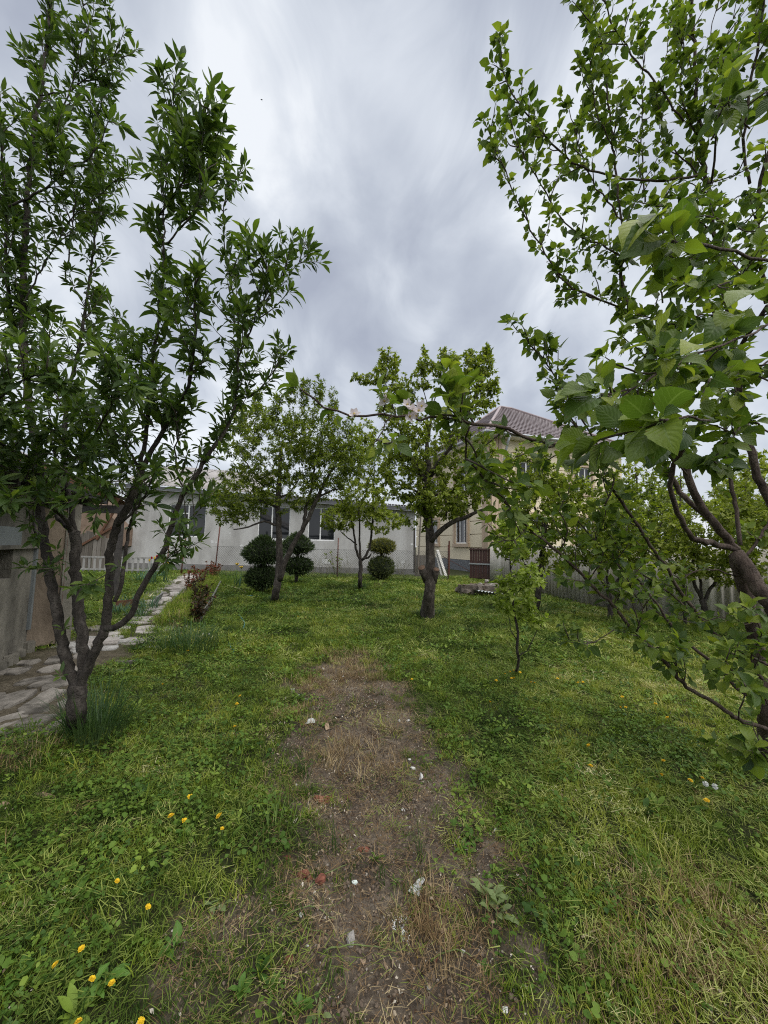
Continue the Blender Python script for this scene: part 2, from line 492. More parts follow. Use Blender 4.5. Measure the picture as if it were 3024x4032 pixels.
def leaf_node(lv, pos, axis, n, size, tint, spread=0.9, droop=0.0, upw=0.6, tj=0.22):
    """a rosette of n leaves around pos, opening along axis"""
    axis = nrm(np.asarray(axis, float))
    a0 = RNG.uniform(0, 6.28)
    ref = np.array((0.3, 0.2, 0.9)) if abs(axis[2]) < 0.9 else np.array((1.0, 0.1, 0))
    e1 = nrm(np.cross(axis, ref)); e2 = np.cross(axis, e1)
    th = a0 + np.arange(n) * 2.4 + RNG.normal(0, 0.25, n)
    sp = spread * RNG.uniform(0.55, 1.35, n)
    rad = np.cos(th)[:, None] * e1 + np.sin(th)[:, None] * e2
    d = axis * np.cos(sp)[:, None] + rad * np.sin(sp)[:, None]
    d[:, 2] -= droop * RNG.uniform(0.2, 1.2, n)
    u = axis[None, :] * 0.6 - rad * 0.2 + np.array((0, 0, upw)) + RNG.normal(0, 0.32, (n, 3))
    s = size * np.clip(RNG.normal(.88, .26, n), .35, 1.45)
    # leaves closer to the shoot tip, drawn last in the spiral, are the younger and smaller ones
    lv.add(np.repeat(np.asarray(pos)[None], n, 0) + rad * 0.004, d, u, s, RNG.normal(tint, tj, n))

def shoot_leaves(lv, pts, size, tint, gap=0.05, per=3, start=0.0, spread=1.0, droop=0.15, tipn=6, upw=0.6, tj=0.2):
    d = np.gradient(pts, axis=0)
    seg = np.concatenate([[0], np.cumsum(np.linalg.norm(np.diff(pts, axis=0), axis=1))])
    L = seg[-1]
    x = L * start
    while x < L:
        i = min(len(pts) - 1, int(np.searchsorted(seg, x)))
        if RNG.random() < 0.9:
            ax = nrm(d[i]) * 0.55 + rvec(1)[0] * 0.75
            leaf_node(lv, pts[i], ax, max(1, RNG.poisson(per)), size * RNG.uniform(0.75, 1.1), tint, spread, droop, upw, tj)
        x += gap * RNG.uniform(0.6, 1.5)
    leaf_node(lv, pts[-1], d[-1], tipn, size * 0.95, tint + 0.12, spread * 0.75, droop * 0.4, upw, tj)

def grow_twig(base, direction, length, rise=0.25, wob=0.12, n=6):
    d = nrm(np.asarray(direction, float))
    pts = [np.asarray(base, float)]
    for k in range(n):
        d = nrm(d + RNG.normal(0, wob, 3) + np.array((0, 0, rise / n)))
        pts.append(pts[-1] + d * length / n)
    return np.array(pts)

def limb_part(root, name, pts, r0, r1, mat, sides=9, tint=0.5, pw=0.8, wob=0.045):
    b = MB()
    b.tube(np.asarray(pts) - np.array(root.location), taper(len(pts), r0, r1, pw), sides, tint, True, wob)
    return b.build(name, mat, root)

def traced_tree(root, limbs, mat_bark, lv, leafsize, tint, twig_gap=0.10, twig_len=(0.12, 0.4), leaf_gap=0.045, per=3, spread=0.95, droop=0.1, upw=0.6, twig_mat='twig'):
    """limbs: (points, r0, r1, twigs start fraction (None: bare), leaf size factor)"""
    tw = MB(); org = np.array(root.location)
    for spec in limbs:
        pts, r0, r1, st, k = spec[:5]
        den = spec[5] if len(spec) > 5 else 1.0
        c = spline(pts, 0.03 if r0 > .03 else 0.05)
        c[1:-1] += RNG.normal(0, 0.004, (len(c) - 2, 3))
        limb_part(root, 'trunk' if spec is limbs[0] else 'limb', c, r0, r1, mat_bark, 14 if r0 > 0.03 else 7)
        if st is None: continue
        d = np.gradient(c, axis=0)
        seg = np.concatenate([[0], np.cumsum(np.linalg.norm(np.diff(c, axis=0), axis=1))])
        x = seg[-1] * st
        while x < seg[-1]:
            i = min(len(c) - 1, int(np.searchsorted(seg, x)))
            f = x / seg[-1]
            out = rvec(1)[0]; ax = nrm(d[i]); out = nrm(out - (out @ ax) * ax)
            if RNG.random() < 0.45:
                leaf_node(lv, c[i] + out * r1, out + ax * 0.6, RNG.integers(3, 7), leafsize * k * RNG.uniform(0.7, 1.1), tint, spread, droop, upw)
            else:
                ln = RNG.uniform(*twig_len) * (1.15 - 0.5 * f)
                t = grow_twig(c[i], out * 0.8 + ax * 0.7 + np.array((0, 0, 0.25)), ln, 0.3)
                tw.tube(t - org, taper(len(t), 0.0045, 0.0018), 5, RNG.uniform(0.2, 0.8))
                shoot_leaves(lv, t, leafsize * k, tint, leaf_gap, per, 0.12, spread, droop, 6, upw)
            x += twig_gap / den * RNG.uniform(0.6, 1.4)
        leaf_node(lv, c[-1], d[-1], 7, leafsize * k, tint + 0.1, spread * 0.7, droop * 0.5, upw)
    if tw.n:
        tw.build('twigs', M[twig_mat], root, kind='stuff')

def envelope_tree(root, limbs, targets, mat_bark, lv, leafsize, tint, per_target=26, gap=0.05, twig_r=0.004, spread=1.0, droop=0.2, per=3, upw=0.6, twig_mat='twig', lf=0.55, tj=0.22):
    """traced trunk and limbs, then twigs grown out to target points spread through the crown"""
    org = np.array(root.location)
    nodes = []
    for k, spec in enumerate(limbs):
        pts, r0, r1 = spec[:3]
        c = spline(pts, 0.10)
        c[1:-1] += RNG.normal(0, 0.008, (len(c) - 2, 3))
        limb_part(root, 'trunk' if k == 0 else 'limb', c, r0, r1, mat_bark, 12 if k == 0 else 8, wob=0.06)
        if len(spec) > 3 and spec[3] is not None: nodes.append(c[int(len(c) * spec[3]):])
    nodes = np.concatenate(nodes)
    tw = MB()
    T = np.asarray(targets)
    dist = np.min(np.linalg.norm(T[:, None, :] - nodes[None], axis=2), axis=1)
    for i in np.argsort(dist):
        q = T[i]
        dd = np.linalg.norm(nodes - q, axis=1) + 0.8 * np.maximum(0, nodes[:, 2] - q[2])
        b = nodes[np.argmin(dd)]
        L = np.linalg.norm(q - b)
        if L < 0.05: L = 0.05
        mid = (b + q) / 2 + RNG.normal(0, 0.09 * L, 3) - np.array((0, 0, 0.08 * L))
        c = spline([b, mid, q], max(0.05, L / 7))
        tw.tube(c - org, taper(len(c), twig_r * (0.8 + 1.3 * min(L, 1.2)), twig_r * 0.45), 4, RNG.uniform(0.2, 0.8))
        nodes = np.concatenate([nodes, c[1::2]])
        shoot_leaves(lv, c, leafsize, tint + RNG.normal(0, 0.08), gap, per, 1 - lf if L > 0.25 else 0.1, spread, droop, 6, upw, tj)
    tw.build('twigs', M[twig_mat], root, kind='stuff')

def blob_targets(blobs, n, shell=0.35):
    """points in a union of ellipsoids (centre, radii, weight)"""
    w = np.array([b[2] for b in blobs], float); w /= w.sum()
    out = []
    for (c, r, _), k in zip(blobs, RNG.multinomial(n, w)):
        d = rvec(k)
        rad = RNG.uniform(shell, 1, k) ** 0.6
        out.append(np.array(c) + d * rad[:, None] * np.array(r))
    return np.concatenate(out)
# ------------------------------------------------------------------ masks of the garden, in world coordinates
def poly_px(pts): return np.array([G(u, v)[:2] for u, v in pts])
K = 3024.0 / 1659.0
SOIL = poly_px([(u * K, v * K) for u, v in ((690, 1412), (800, 1410), (850, 1470), (895, 1550), (960, 1640), (1020, 1720), (1090, 1800), (1130, 1900), (1140, 2010), (1150, 2140), (1160, 2211), (1100, 2600), (520, 2600), (480, 2190), (450, 2080), (470, 1970), (590, 1860), (640, 1760), (625, 1660), (622, 1570), (640, 1480))])
def seg_dist(x, y, poly):
    """signed distance to a polygon: negative inside"""
    d = np.full(x.shape, 1e9); ins = np.zeros(x.shape, bool)
    n = len(poly)
    for i in range(n):
        ax, ay = poly[i]; bx, by = poly[(i + 1) % n]
        ex, ey = bx - ax, by - ay
        t = np.clip(((x - ax) * ex + (y - ay) * ey) / (ex * ex + ey * ey + 1e-12), 0, 1)
        d = np.minimum(d, np.hypot(x - ax - t * ex, y - ay - t * ey))
        c = ((ay > y) != (by > y)) & (x < ex * (y - ay) / (ey + 1e-12) + ax)
        ins ^= c
    return np.where(ins, -d, d)
def vnoise(x, y, s, seed=0):
    """smooth value noise in 0..1"""
    x, y = x * s + seed * 17.3, y * s - seed * 9.1
    xi, yi = np.floor(x), np.floor(y); fx, fy = x - xi, y - yi
    fx, fy = fx * fx * (3 - 2 * fx), fy * fy * (3 - 2 * fy)
    h = lambda a, b: np.modf(np.abs(np.sin(a * 127.1 + b * 311.7 + seed) * 43758.5453))[0]
    return (h(xi, yi) * (1 - fx) + h(xi + 1, yi) * fx) * (1 - fy) + (h(xi, yi + 1) * (1 - fx) + h(xi + 1, yi + 1) * fx) * fy
def soil_w(x, y):
    d = seg_dist(x, y, SOIL) + 0.34 * (vnoise(x, y, 3.3, 1) - 0.5) + 0.34 * (vnoise(x, y, 9.0, 2) - 0.5) + 0.2 * (vnoise(x, y, 23.0, 9) - 0.5)
    return np.clip(0.42 - d / 0.34, 0, 1)
PATH = poly_px([(415, 2560), (520, 2500), (600, 2390), (640, 2325), (690, 2285), (730, 2262), (800, 2262), (775, 2290), (735, 2325), (690, 2375), (640, 2440), (560, 2510), (500, 2570)])
PATH_MID = [(470, 2545), (560, 2462), (630, 2388), (680, 2328), (728, 2285), (765, 2256)]
YARD = poly_px([(-900, 2990), (250, 2860), (330, 2745), (345, 2640), (520, 2590), (470, 2500), (330, 2470), (230, 2550), (100, 2570), (0, 2630), (-900, 3000)])
BED = poly_px([(590, 2470), (660, 2400), (740, 2330), (800, 2285), (860, 2285), (868, 2310), (850, 2345), (785, 2450), (700, 2480)])

# ------------------------------------------------------------------ ground
def axis(lo, hi, fine, coarse_to):
    a = list(np.arange(lo, hi, fine)); st = fine; x = hi
    while x < coarse_to: a.append(x); st *= 1.25; x += st
    a.append(coarse_to); st = fine; x = lo - fine
    b = []
    while x > -coarse_to: b.append(x); st *= 1.25; x -= st
    b.append(-coarse_to)
    return np.array(b[::-1] + a)
def ground_z(x, y):
    near = np.clip(1 - np.hypot(x, y - 6) / 26, 0, 1)
    s = soil_w(x, y)
    z = 0.05 * (vnoise(x, y, 0.5, 3) - 0.5) + 0.03 * (vnoise(x, y, 1.7, 4) - 0.5) + 0.014 * (vnoise(x, y, 6, 5) - 0.5)
    z = z * near - 0.012 * s + s * (0.03 * (vnoise(x, y, 7, 6) - 0.5) + 0.026 * (vnoise(x, y, 15, 6) - 0.5) + 0.018 * (vnoise(x, y, 31, 7) - 0.5))
    z += 0.05 * np.clip(-seg_dist(x, y, BED) / 0.3, 0, 1)
    return z
gx, gy = axis(-2.3, 2.3, 0.026, 600), axis(0.8, 6.2, 0.026, 600)
GX, GY = np.meshgrid(gx, gy)
GZ = ground_z(GX.ravel(), GY.ravel())
nx, ny = len(gx), len(gy)
ii = (np.arange(ny - 1)[:, None] * nx + np.arange(nx - 1)[None]).ravel()
me = bpy.data.meshes.new('ground')
me.vertices.add(nx * ny)
me.vertices.foreach_set('co', np.stack([GX.ravel(), GY.ravel(), GZ], 1).astype(np.float32).ravel())
q = np.stack([ii, ii + 1, ii + nx + 1, ii + nx], 1).ravel()
me.loops.add(len(q)); me.loops.foreach_set('vertex_index', q.astype(np.int32))
me.polygons.add(len(ii)); me.polygons.foreach_set('loop_start', (np.arange(len(ii)) * 4).astype(np.int32))
me.polygons.foreach_set('use_smooth', np.ones(len(ii), bool))
at = me.attributes.new('soil', 'FLOAT', 'POINT')
xr, yr = GX.ravel(), GY.ravel()
SW = soil_w(xr, yr)
SW = np.maximum(SW, np.clip(0.6 - seg_dist(xr, yr, BED) / 0.2, 0, 1) * (0.35 + 0.65 * (vnoise(xr, yr, 5, 8) > 0.45)))
SW = np.maximum(SW, 0.7 * np.clip(0.5 - seg_dist(xr, yr, YARD) / 0.2, 0, 1))
at.data.foreach_set('value', SW.astype(np.float32))
me.update(calc_edges=True)
mt, nt, N, L, bs = new_mat('ground')
f1 = noise(nt, 2.2, 6, 0.65, 'World'); f2 = noise(nt, 40, 6, 0.7, 'World'); f3 = noise(nt, 0.35, 4, 0.6, 'World')
turf = ramp(nt, nmath(nt, 'ADD', nmath(nt, 'MULTIPLY', f2, 0.6), nmath(nt, 'MULTIPLY', f3, 0.4)), [(0.3, (0.012, 0.015, 0.005)), (0.5, (0.035, 0.042, 0.012)), (0.7, (0.085, 0.095, 0.030))])
soil = ramp(nt, nmath(nt, 'ADD', nmath(nt, 'MULTIPLY', f1, 0.55), nmath(nt, 'MULTIPLY', f2, 0.45)), [(0.36, (0.034, 0.026, 0.020)), (0.47, (0.100, 0.078, 0.058)), (0.56, (0.175, 0.142, 0.107)), (0.66, (0.31, 0.265, 0.205))])
L.new(mixc(nt, attr(nt, 'soil'), turf, soil), bs.inputs['Base Color'])
bs.inputs['Roughness'].default_value = 0.95
bs.inputs['Specular IOR Level'].default_value = 0.2
L.new(bump(nt, noise(nt, 75, 6, 0.75, 'World'), 0.9, 0.02), bs.inputs['Normal'])
me.materials.append(mt)
tag(link('ground', me), 'garden ground, soil bare along the middle of the lawn', None, None, 'structure')

# ------------------------------------------------------------------ flagstones: path and yard
M['flag'] = rough_mat('flag', [(0.3, (0.055, 0.048, 0.038)), (0.48, (0.15, 0.135, 0.115)), (0.7, (0.26, 0.235, 0.205))], 7, 8, 0.95, 0.8, 26, 0.02, coord='World', tint=0.25)
M['path_flag'] = rough_mat('path_flag', [(0.3, (0.13, 0.115, 0.10)), (0.48, (0.29, 0.265, 0.24)), (0.7, (0.42, 0.39, 0.36))], 7, 8, 0.95, 0.7, 26, 0.02, coord='World', tint=0.3)
M['pale_flag'] = rough_mat('pale_flag', [(0.3, (0.14, 0.13, 0.115)), (0.5, (0.33, 0.32, 0.30)), (0.7, (0.50, 0.49, 0.47))], 7, 8, 0.9, 0.8, 26, 0.02, coord='World')
def slab(parent, cx, cy, a, b, rz, h, mat, n=9, name='stone', org=(0, 0)):
    """an irregular flat stone with a chipped outline and slightly dished top"""
    bm = MB()
    th = np.sort(np.linspace(0, 2 * math.pi, n, endpoint=False) + RNG.normal(0, 0.14, n))
    sq = 1 / np.maximum(np.abs(np.cos(th)), np.abs(np.sin(th))) ** 0.75
    r = sq * RNG.uniform(0.82, 1.06, n)
    x, y = np.cos(th) * r * a / 2, np.sin(th) * r * b / 2
    ca, sa = math.cos(rz), math.sin(rz)
    X, Y = x * ca - y * sa, x * sa + y * ca
    zt = h + RNG.normal(0, 0.006, n)
    top = np.stack([X * 0.96, Y * 0.96, zt], 1); mid = np.stack([X, Y, zt - 0.012], 1); bot = np.stack([X * 1.02, Y * 1.02, np.full(n, -0.06)], 1)
    v = np.concatenate([top, mid, bot, [[0, 0, h - 0.003]]])
    fs = []
    for i in range(n):
        j = (i + 1) % n
        fs += [(i, j, 3 * n), (n + i, n + j, j, i), (2 * n + i, 2 * n + j, n + j, n + i)]
    bm.add(v, fs, RNG.uniform(0, 1))
    o = bm.build(name, mat, parent, (cx - org[0], cy - org[1], 0))
    return o
pm = np.array([G(u, v)[:2] for u, v in PATH_MID]); pc = spline([(a[0], a[1], 0) for a in pm], 0.2)[:, :2]
path = empty('garden_path', (float(pm[0][0]), float(pm[0][1]), 0)); path['kind'] = 'structure'
path['label'] = 'path of irregular pale flagstones leading to the grey house'
seg = np.concatenate([[0], np.cumsum(np.linalg.norm(np.diff(pc, axis=0), axis=1))])
x = 0.0
while x < seg[-1]:
    i = int(np.searchsorted(seg, x)); i = min(i, len(pc) - 2)
    d = pc[i + 1] - pc[i]; d /= np.linalg.norm(d); nn = np.array((-d[1], d[0]))
    ln = RNG.uniform(0.5, 0.9)
    w = 1.1 + 0.5 * (x / seg[-1])
    if RNG.random() < 0.55:
        cut = RNG.uniform(0.35, 0.65)
        for off, ww in ((-(1 - cut) / 2, cut), (cut / 2, 1 - cut)):
            c = pc[i] + d * ln / 2 + nn * (off * w) + RNG.normal(0, 0.03, 2)
            slab(path, c[0], c[1], ln * 0.93, ww * w * 0.93, math.atan2(d[1], d[0]) + RNG.normal(0, 0.06), RNG.uniform(0.02, 0.042), M['path_flag'], org=path.location)
    else:
        c = pc[i] + d * ln / 2 + RNG.normal(0, 0.03, 2)
        slab(path, c[0], c[1], ln * 0.93, w * RNG.uniform(0.8, 0.95), math.atan2(d[1], d[0]) + RNG.normal(0, 0.06), RNG.uniform(0.02, 0.042), M['path_flag'], org=path.location)
    x += ln
g0 = G(150, 2730)
yard = empty('paved_yard', (g0.x, g0.y, 0)); yard['kind'] = 'structure'
yard['label'] = 'weathered stone paving overgrown with grass beside the shed'
for (u, v, a, b, rz, pale) in ((60, 2760, .62, .5, .2, 0), (190, 2690, .55, .42, -.3, 0), (120, 2860, .75, .55, .1, 0), (30, 2650, .4, .35, .5, 0), (250, 2640, .5, .3, .0, 0), (170, 2610, .5, .28, .2, 0), (-120, 2780, .7, .6, .3, 0), (20, 2930, .6, .5, -.2, 0), (210, 2780, .5, .4, .6, 0),
                               (395, 2520, .62, .34, .1, 1), (480, 2530, .7, .30, .15, 1), (290, 2545, .55, .4, -.1, 1), (370, 2560, .5, .26, .4, 1), (500, 2612, .3, .16, .2, 0), (455, 2650, .2, .15, .2, 0), (280, 2590, .45, .3, .3, 0), (590, 2553, .18, .1, .4, 1), (330, 2480, .7, .5, .4, 0), (420, 2470, .6, .45, .7, 0)):
    p = G(u, v)
    k = 3 if a * b > .2 else (2 if a * b > .12 else 1)
    for j in range(k):
        off = ((j + .5) / k - .5) * a
        slab(yard, p.x + off * math.cos(rz) + RNG.normal(0, .015), p.y + off * math.sin(rz) + RNG.normal(0, .015), a / k * .92, b * RNG.uniform(.75, .95), rz + RNG.normal(0, .12), RNG.uniform(0.018, 0.036), M['pale_flag' if pale else 'flag'], 9, org=yard.location)

# ------------------------------------------------------------------ grey house at the end of the lawn
M['render'] = rough_mat('render', [(0.3, (0.31, 0.30, 0.285)), (0.5, (0.44, 0.43, 0.415)), (0.7, (0.53, 0.525, 0.51))], 1.3, 9, 0.92, 0.35, 30, 0.015, stretch=(1, 1, 0.45))
M['plinth'] = rough_mat('plinth', [(0.2, (0.14, 0.135, 0.13)), (0.8, (0.24, 0.23, 0.225))], 2.5, 6, 0.95, 0.4, 25, 0.02)
M['white'] = plain('white', (0.78, 0.78, 0.77), 0.35)
M['gutter'] = plain('gutter', (0.10, 0.10, 0.11), 0.5)
M['asbestos'] = rough_mat('asbestos', [(0.2, (0.20, 0.185, 0.175)), (0.5, (0.33, 0.31, 0.30)), (0.8, (0.44, 0.42, 0.41))], 2, 6, 0.9, 0.3, 30, 0.01, stretch=(1, 0.3, 1))
mt, nt, N, L, bs = new_mat('pane'); bs.inputs['Base Color'].default_value = (0.012, 0.014, 0.016, 1); bs.inputs['Roughness'].default_value = 0.04; bs.inputs['Specular IOR Level'].default_value = 0.7
L.new(bump(nt, noise(nt, 1.3, 2), 0.05, 0.02), bs.inputs['Normal'])
M['pane'] = mt
M['plaster'] = plain('plaster', (0.62, 0.62, 0.61), 0.9)

def window(parent, c, w, h, ux, splits, name='window', sill=True, mat='white', fr=0.06, transom=None):
    """window lying in the wall plane: c = bottom left corner (local to parent), ux = unit vector along the wall, facing out = cross(ux, z)"""
    ux = np.array((ux[0], ux[1], 0.0)); uz = np.array((0, 0, 1.0)); out = np.array((ux[1], -ux[0], 0))
    Mx = np.stack([ux, -out, uz], 1)
    root = link(name, None, parent)
    root.empty_display_size = 0.1
    b = MB(); c = np.array(c, float)
    def bar(x0, x1, z0, z1, d0=-0.05, d1=0.03):
        b.box(c + ux * (x0 + x1) / 2 + uz * (z0 + z1) / 2 + out * (d0 + d1) / 2, (x1 - x0, d1 - d0, z1 - z0), M=Mx)
    bar(0, fr, 0, h); bar(w - fr, w, 0, h); bar(fr, w - fr, 0, fr); bar(fr, w - fr, h - fr, h)
    for s in splits: bar(s * w - fr / 2, s * w + fr / 2, fr, h - fr)
    edges = [0] + list(splits) + [1]
    if transom: bar(fr, edges[1] * w - fr / 2, transom * h - fr / 2, transom * h + fr / 2, -0.05, 0.025)
    b.build('frame', M[mat], root)
    for i in range(len(edges) - 1):
        x0 = edges[i] * w + fr / 2 + 0.004; x1 = edges[i + 1] * w - fr / 2 - 0.004
        if i == 0: x0 += fr / 2
        if i == len(edges) - 2: x1 -= fr / 2
        p = MB()
        p.box(c + ux * (x0 + x1) / 2 + uz * h / 2 + out * (-0.02), (x1 - x0, 0.012, h - 2 * fr - 0.006), M=Mx)
        p.build('pane', M['pane'], root)
    if sill:
        s = MB(); s.box(c + ux * w / 2 + uz * (-0.03) + out * 0.04, (w + 0.08, 0.16, 0.05), M=Mx)
        s.build('sill', M[mat], root)
    return root

YH = 19.8
xl, xr_ = P(470, 2200, YH).x, P(1632, 2200, YH).x
zt = lambda x: 4.05 + (x - (-10.6)) * (3.32 - 4.05) / 12.1     # the eave drops gently to the right
gh = empty('grey_house', (xl, YH, 0), 'long low grey rendered house with white windows behind the wire fence', 'house')
org = np.array((xl, YH, 0))
wins = []
for u0, u1, vt, vb, sp, tr in ((658, 806, 1985, 2113, [0.52], 0.72), (1011, 1140, 1992, 2123, [0.43], None), (1209, 1318, 1998, 2128, [0.46], None)):
    a, b_ = P(u0, vb, YH), P(u1, vb, YH); t_ = P((u0 + u1) / 2, vt, YH)
    wins.append((a.x, b_.x, a.z, t_.z, sp, tr))
def wall_grid(xs_cut, x0, x1, zb, ztop, holes):
    """front wall with real openings: vertical strips split at the hole edges"""
    b = MB(); xs = sorted(set([x0, x1] + [h for q in holes for h in q[:2]]))
    for a, c in zip(xs[:-1], xs[1:]):
        hs = [h for h in holes if h[0] <= a + 1e-6 and h[1] >= c - 1e-6]
        zs = [(zb, zb, hs[0][2], hs[0][2]), (hs[0][3], hs[0][3], ztop(a), ztop(c))] if hs else [(zb, zb, ztop(a), ztop(c))]
        for za, zb_, zc, zd in zs:
            v = [(a, 0, za), (c, 0, zb_), (c, 0, zd), (a, 0, zc), (a, 0.3, za), (c, 0.3, zb_), (c, 0.3, zd), (a, 0.3, zc)]
            b.add(v, [(0, 1, 2, 3), (5, 4, 7, 6), (3, 2, 6, 7), (1, 0, 4, 5), (0, 3, 7, 4), (2, 1, 5, 6)])
    return b
b = wall_grid(None, 0, xr_ - xl, 0.0, lambda x: zt(x + xl), [(w[0] - xl, w[1] - xl, w[2], w[3]) for w in wins])
b.box(((xr_ - xl) - 0.15, 2.2, 1.6), (0.3, 3.8, 3.2)); b.box((0.15, 2.2, 1.9), (0.3, 3.8, 3.8)); b.box(((xr_ - xl) / 2, 4.2, 1.7), (xr_ - xl - 0.61, 0.25, 3.4))
b.build('wall', M['render'], gh)
b = MB(); b.box(((xr_ - xl) / 2, -0.035, 0.17), (xr_ - xl + 0.04, 0.065, 0.36)); b.build('plinth', M['plinth'], gh)
for w in wins:
    window(gh, (w[0] - xl, 0.10, w[2]), w[1] - w[0], w[3] - w[2], (1, 0), w[4], sill=False, transom=w[5])
for u, v, s in ((835, 2133, .11), (851, 2137, .08), (950, 2148, .09), (1284, 2210, .22), (1622, 2143, .08), (1585, 2215, .1), (905, 2100, .06)):
    p = P(u, v, YH); k = 9; th = np.linspace(0, 6.283, k, endpoint=False); r = s * RNG.uniform(0.6, 1.1, k)
    b = MB(); X, Z = np.cos(th) * r, np.sin(th) * r * 0.7
    vv = np.concatenate([np.stack([X, np.full(k, -0.006), Z], 1), np.stack([X * 1.1, np.full(k, 0.004), Z * 1.1], 1)])
    b.add(vv, [tuple(range(k))[::-1]] + [(i, (i + 1) % k, k + (i + 1) % k, k + i) for i in range(k)])
    b.build('plaster_patch', M['plaster'], gh, (p.x - xl, 0, p.z))
p = P(735, 2240, YH); b = MB(); th = np.linspace(0, 2 * math.pi, 13)[:-1]
b.tube([(0, -0.10, 0), (0, -0.06, 0)], 0.10, 12); b.build('vent_pipe', M['gutter'], gh, (p.x - xl, 0, p.z))
# fascia along the sloping eave, then corrugated sheets
b = MB()
x0, x1 = -0.25, xr_ - xl + 0.25
for a, c in ((x0, x1),):
    za, zc = zt(a + xl), zt(c + xl)
    v = [(a, -0.42, za - 0.03), (c, -0.42, zc - 0.03), (c, -0.42, zc + 0.15), (a, -0.42, za + 0.15), (a, -0.38, za - 0.03), (c, -0.38, zc - 0.03), (c, -0.38, zc + 0.15), (a, -0.38, za + 0.15)]
    b.add(v, [(0, 1, 2, 3), (5, 4, 7, 6), (3, 2, 6, 7), (1, 0, 4, 5), (0, 3, 7, 4), (2, 1, 5, 6)])
b.build('fascia', M['gutter'], gh)
b = MB(); v = [(x0, -0.378, zt(x0 + xl) + 0.0), (x1, -0.378, zt(x1 + xl)), (x1, -0.004, zt(x1 + xl) + 0.004), (x0, -0.004, zt(x0 + xl) + 0.004)]
v = v + [(a, c, z + 0.02) for a, c, z in v]
b.add(v, [(3, 2, 1, 0), (4, 5, 6, 7), (0, 1, 5, 4), (2, 3, 7, 6)]); b.build('soffit', M['asbestos'], gh)
def corrugated(w, l, waves, amp, th=0.006, per=8):
    """corrugated sheet: w along x, l along y, from origin"""
    n = waves * per + 1
    x = np.linspace(0, w, n); z = amp * np.cos(np.linspace(0, waves * 2 * math.pi, n))
    b = MB()
    v = np.concatenate([np.stack([x, np.full(n, yy), z + t_], 1) for yy, t_ in ((0, 0), (l, 0), (0, th), (l, th))])
    fs = []
    for i in range(n - 1):
        fs += [(i + 1, i, n + i, n + i + 1), (2 * n + i, 2 * n + i + 1, 3 * n + i + 1, 3 * n + i), (i, i + 1, 2 * n + i + 1, 2 * n + i), (n + i + 1, n + i, 3 * n + i, 3 * n + i + 1)]
    b.add(v, fs, 0.5, True)
    return b
sw, run, rise = 1.0, 4.6, 1.75
sl = math.hypot(run, rise)
skew = math.atan((3.32 - 4.05) / 12.1)
sheet = corrugated(sw + 0.06, sl / 2 + 0.1, 7, 0.028).mesh('roof_sheet', M['asbestos'])
sh = np.array([[1, 0, 0], [0, 1, 0], [0, 0, 1]])
k = 0; x = x0
while x < x1 - 0.05:
    for row in (0, 1):
        o = link('roof_sheet', sheet, gh)
        rs = rise if x + xl < P(960, 2000, YH).x else .45
        o.rotation_euler = (math.atan2(rs, run), -skew, 0)
        f = row * 0.5
        o.location = (x, -0.46 + run * f * 0.98, zt(x + xl) + 0.20 + rs * f * 0.98 + 0.012 * row + 0.004 * (k % 2))
    x += sw; k += 1

# ------------------------------------------------------------------ yellow two-storey house
def stucco(name, col):
    return rough_mat(name, [(0.2, tuple(c * 0.85 for c in col)), (0.8, tuple(min(1, c * 1.08) for c in col))], 0.9, 6, 0.9, 0.2, 40, 0.008)
M['yellow'] = stucco('yellow', (0.86, 0.75, 0.55))
M['trim_brown'] = stucco('trim_brown', (0.58, 0.45, 0.33))
M['roof_red'] = rough_mat('roof_red', [(0.2, (0.10, 0.072, 0.074)), (0.8, (0.165, 0.13, 0.132))], 1.5, 5, 0.45, 0.1, 30, 0.01)
M['ridge'] = plain('ridge', (0.30, 0.24, 0.24), 0.5)
M['zinc'] = plain('zinc', (0.42, 0.44, 0.46), 0.4, 0.3)
M['rubble_stone'] = rough_mat('rubble_stone', [(0.25, (0.08, 0.085, 0.095)), (0.75, (0.26, 0.27, 0.29))], 9, 5, 0.95, 0.9, 14, 0.03)
CY = Vector((6.1, 22.0, 0)); d1 = np.array((0.953, 0.304, 0)); d2 = np.array((-0.304, 0.953, 0))
L1, L2, HE = 10.0, 11.0, 8.0
yh = empty('yellow_house', CY, 'yellow two storey house with dark red tiled hip roof beyond the fence', 'house')
n1 = np.array((d1[1], -d1[0], 0)); n2 = np.array((-d2[1], d2[0], 0))
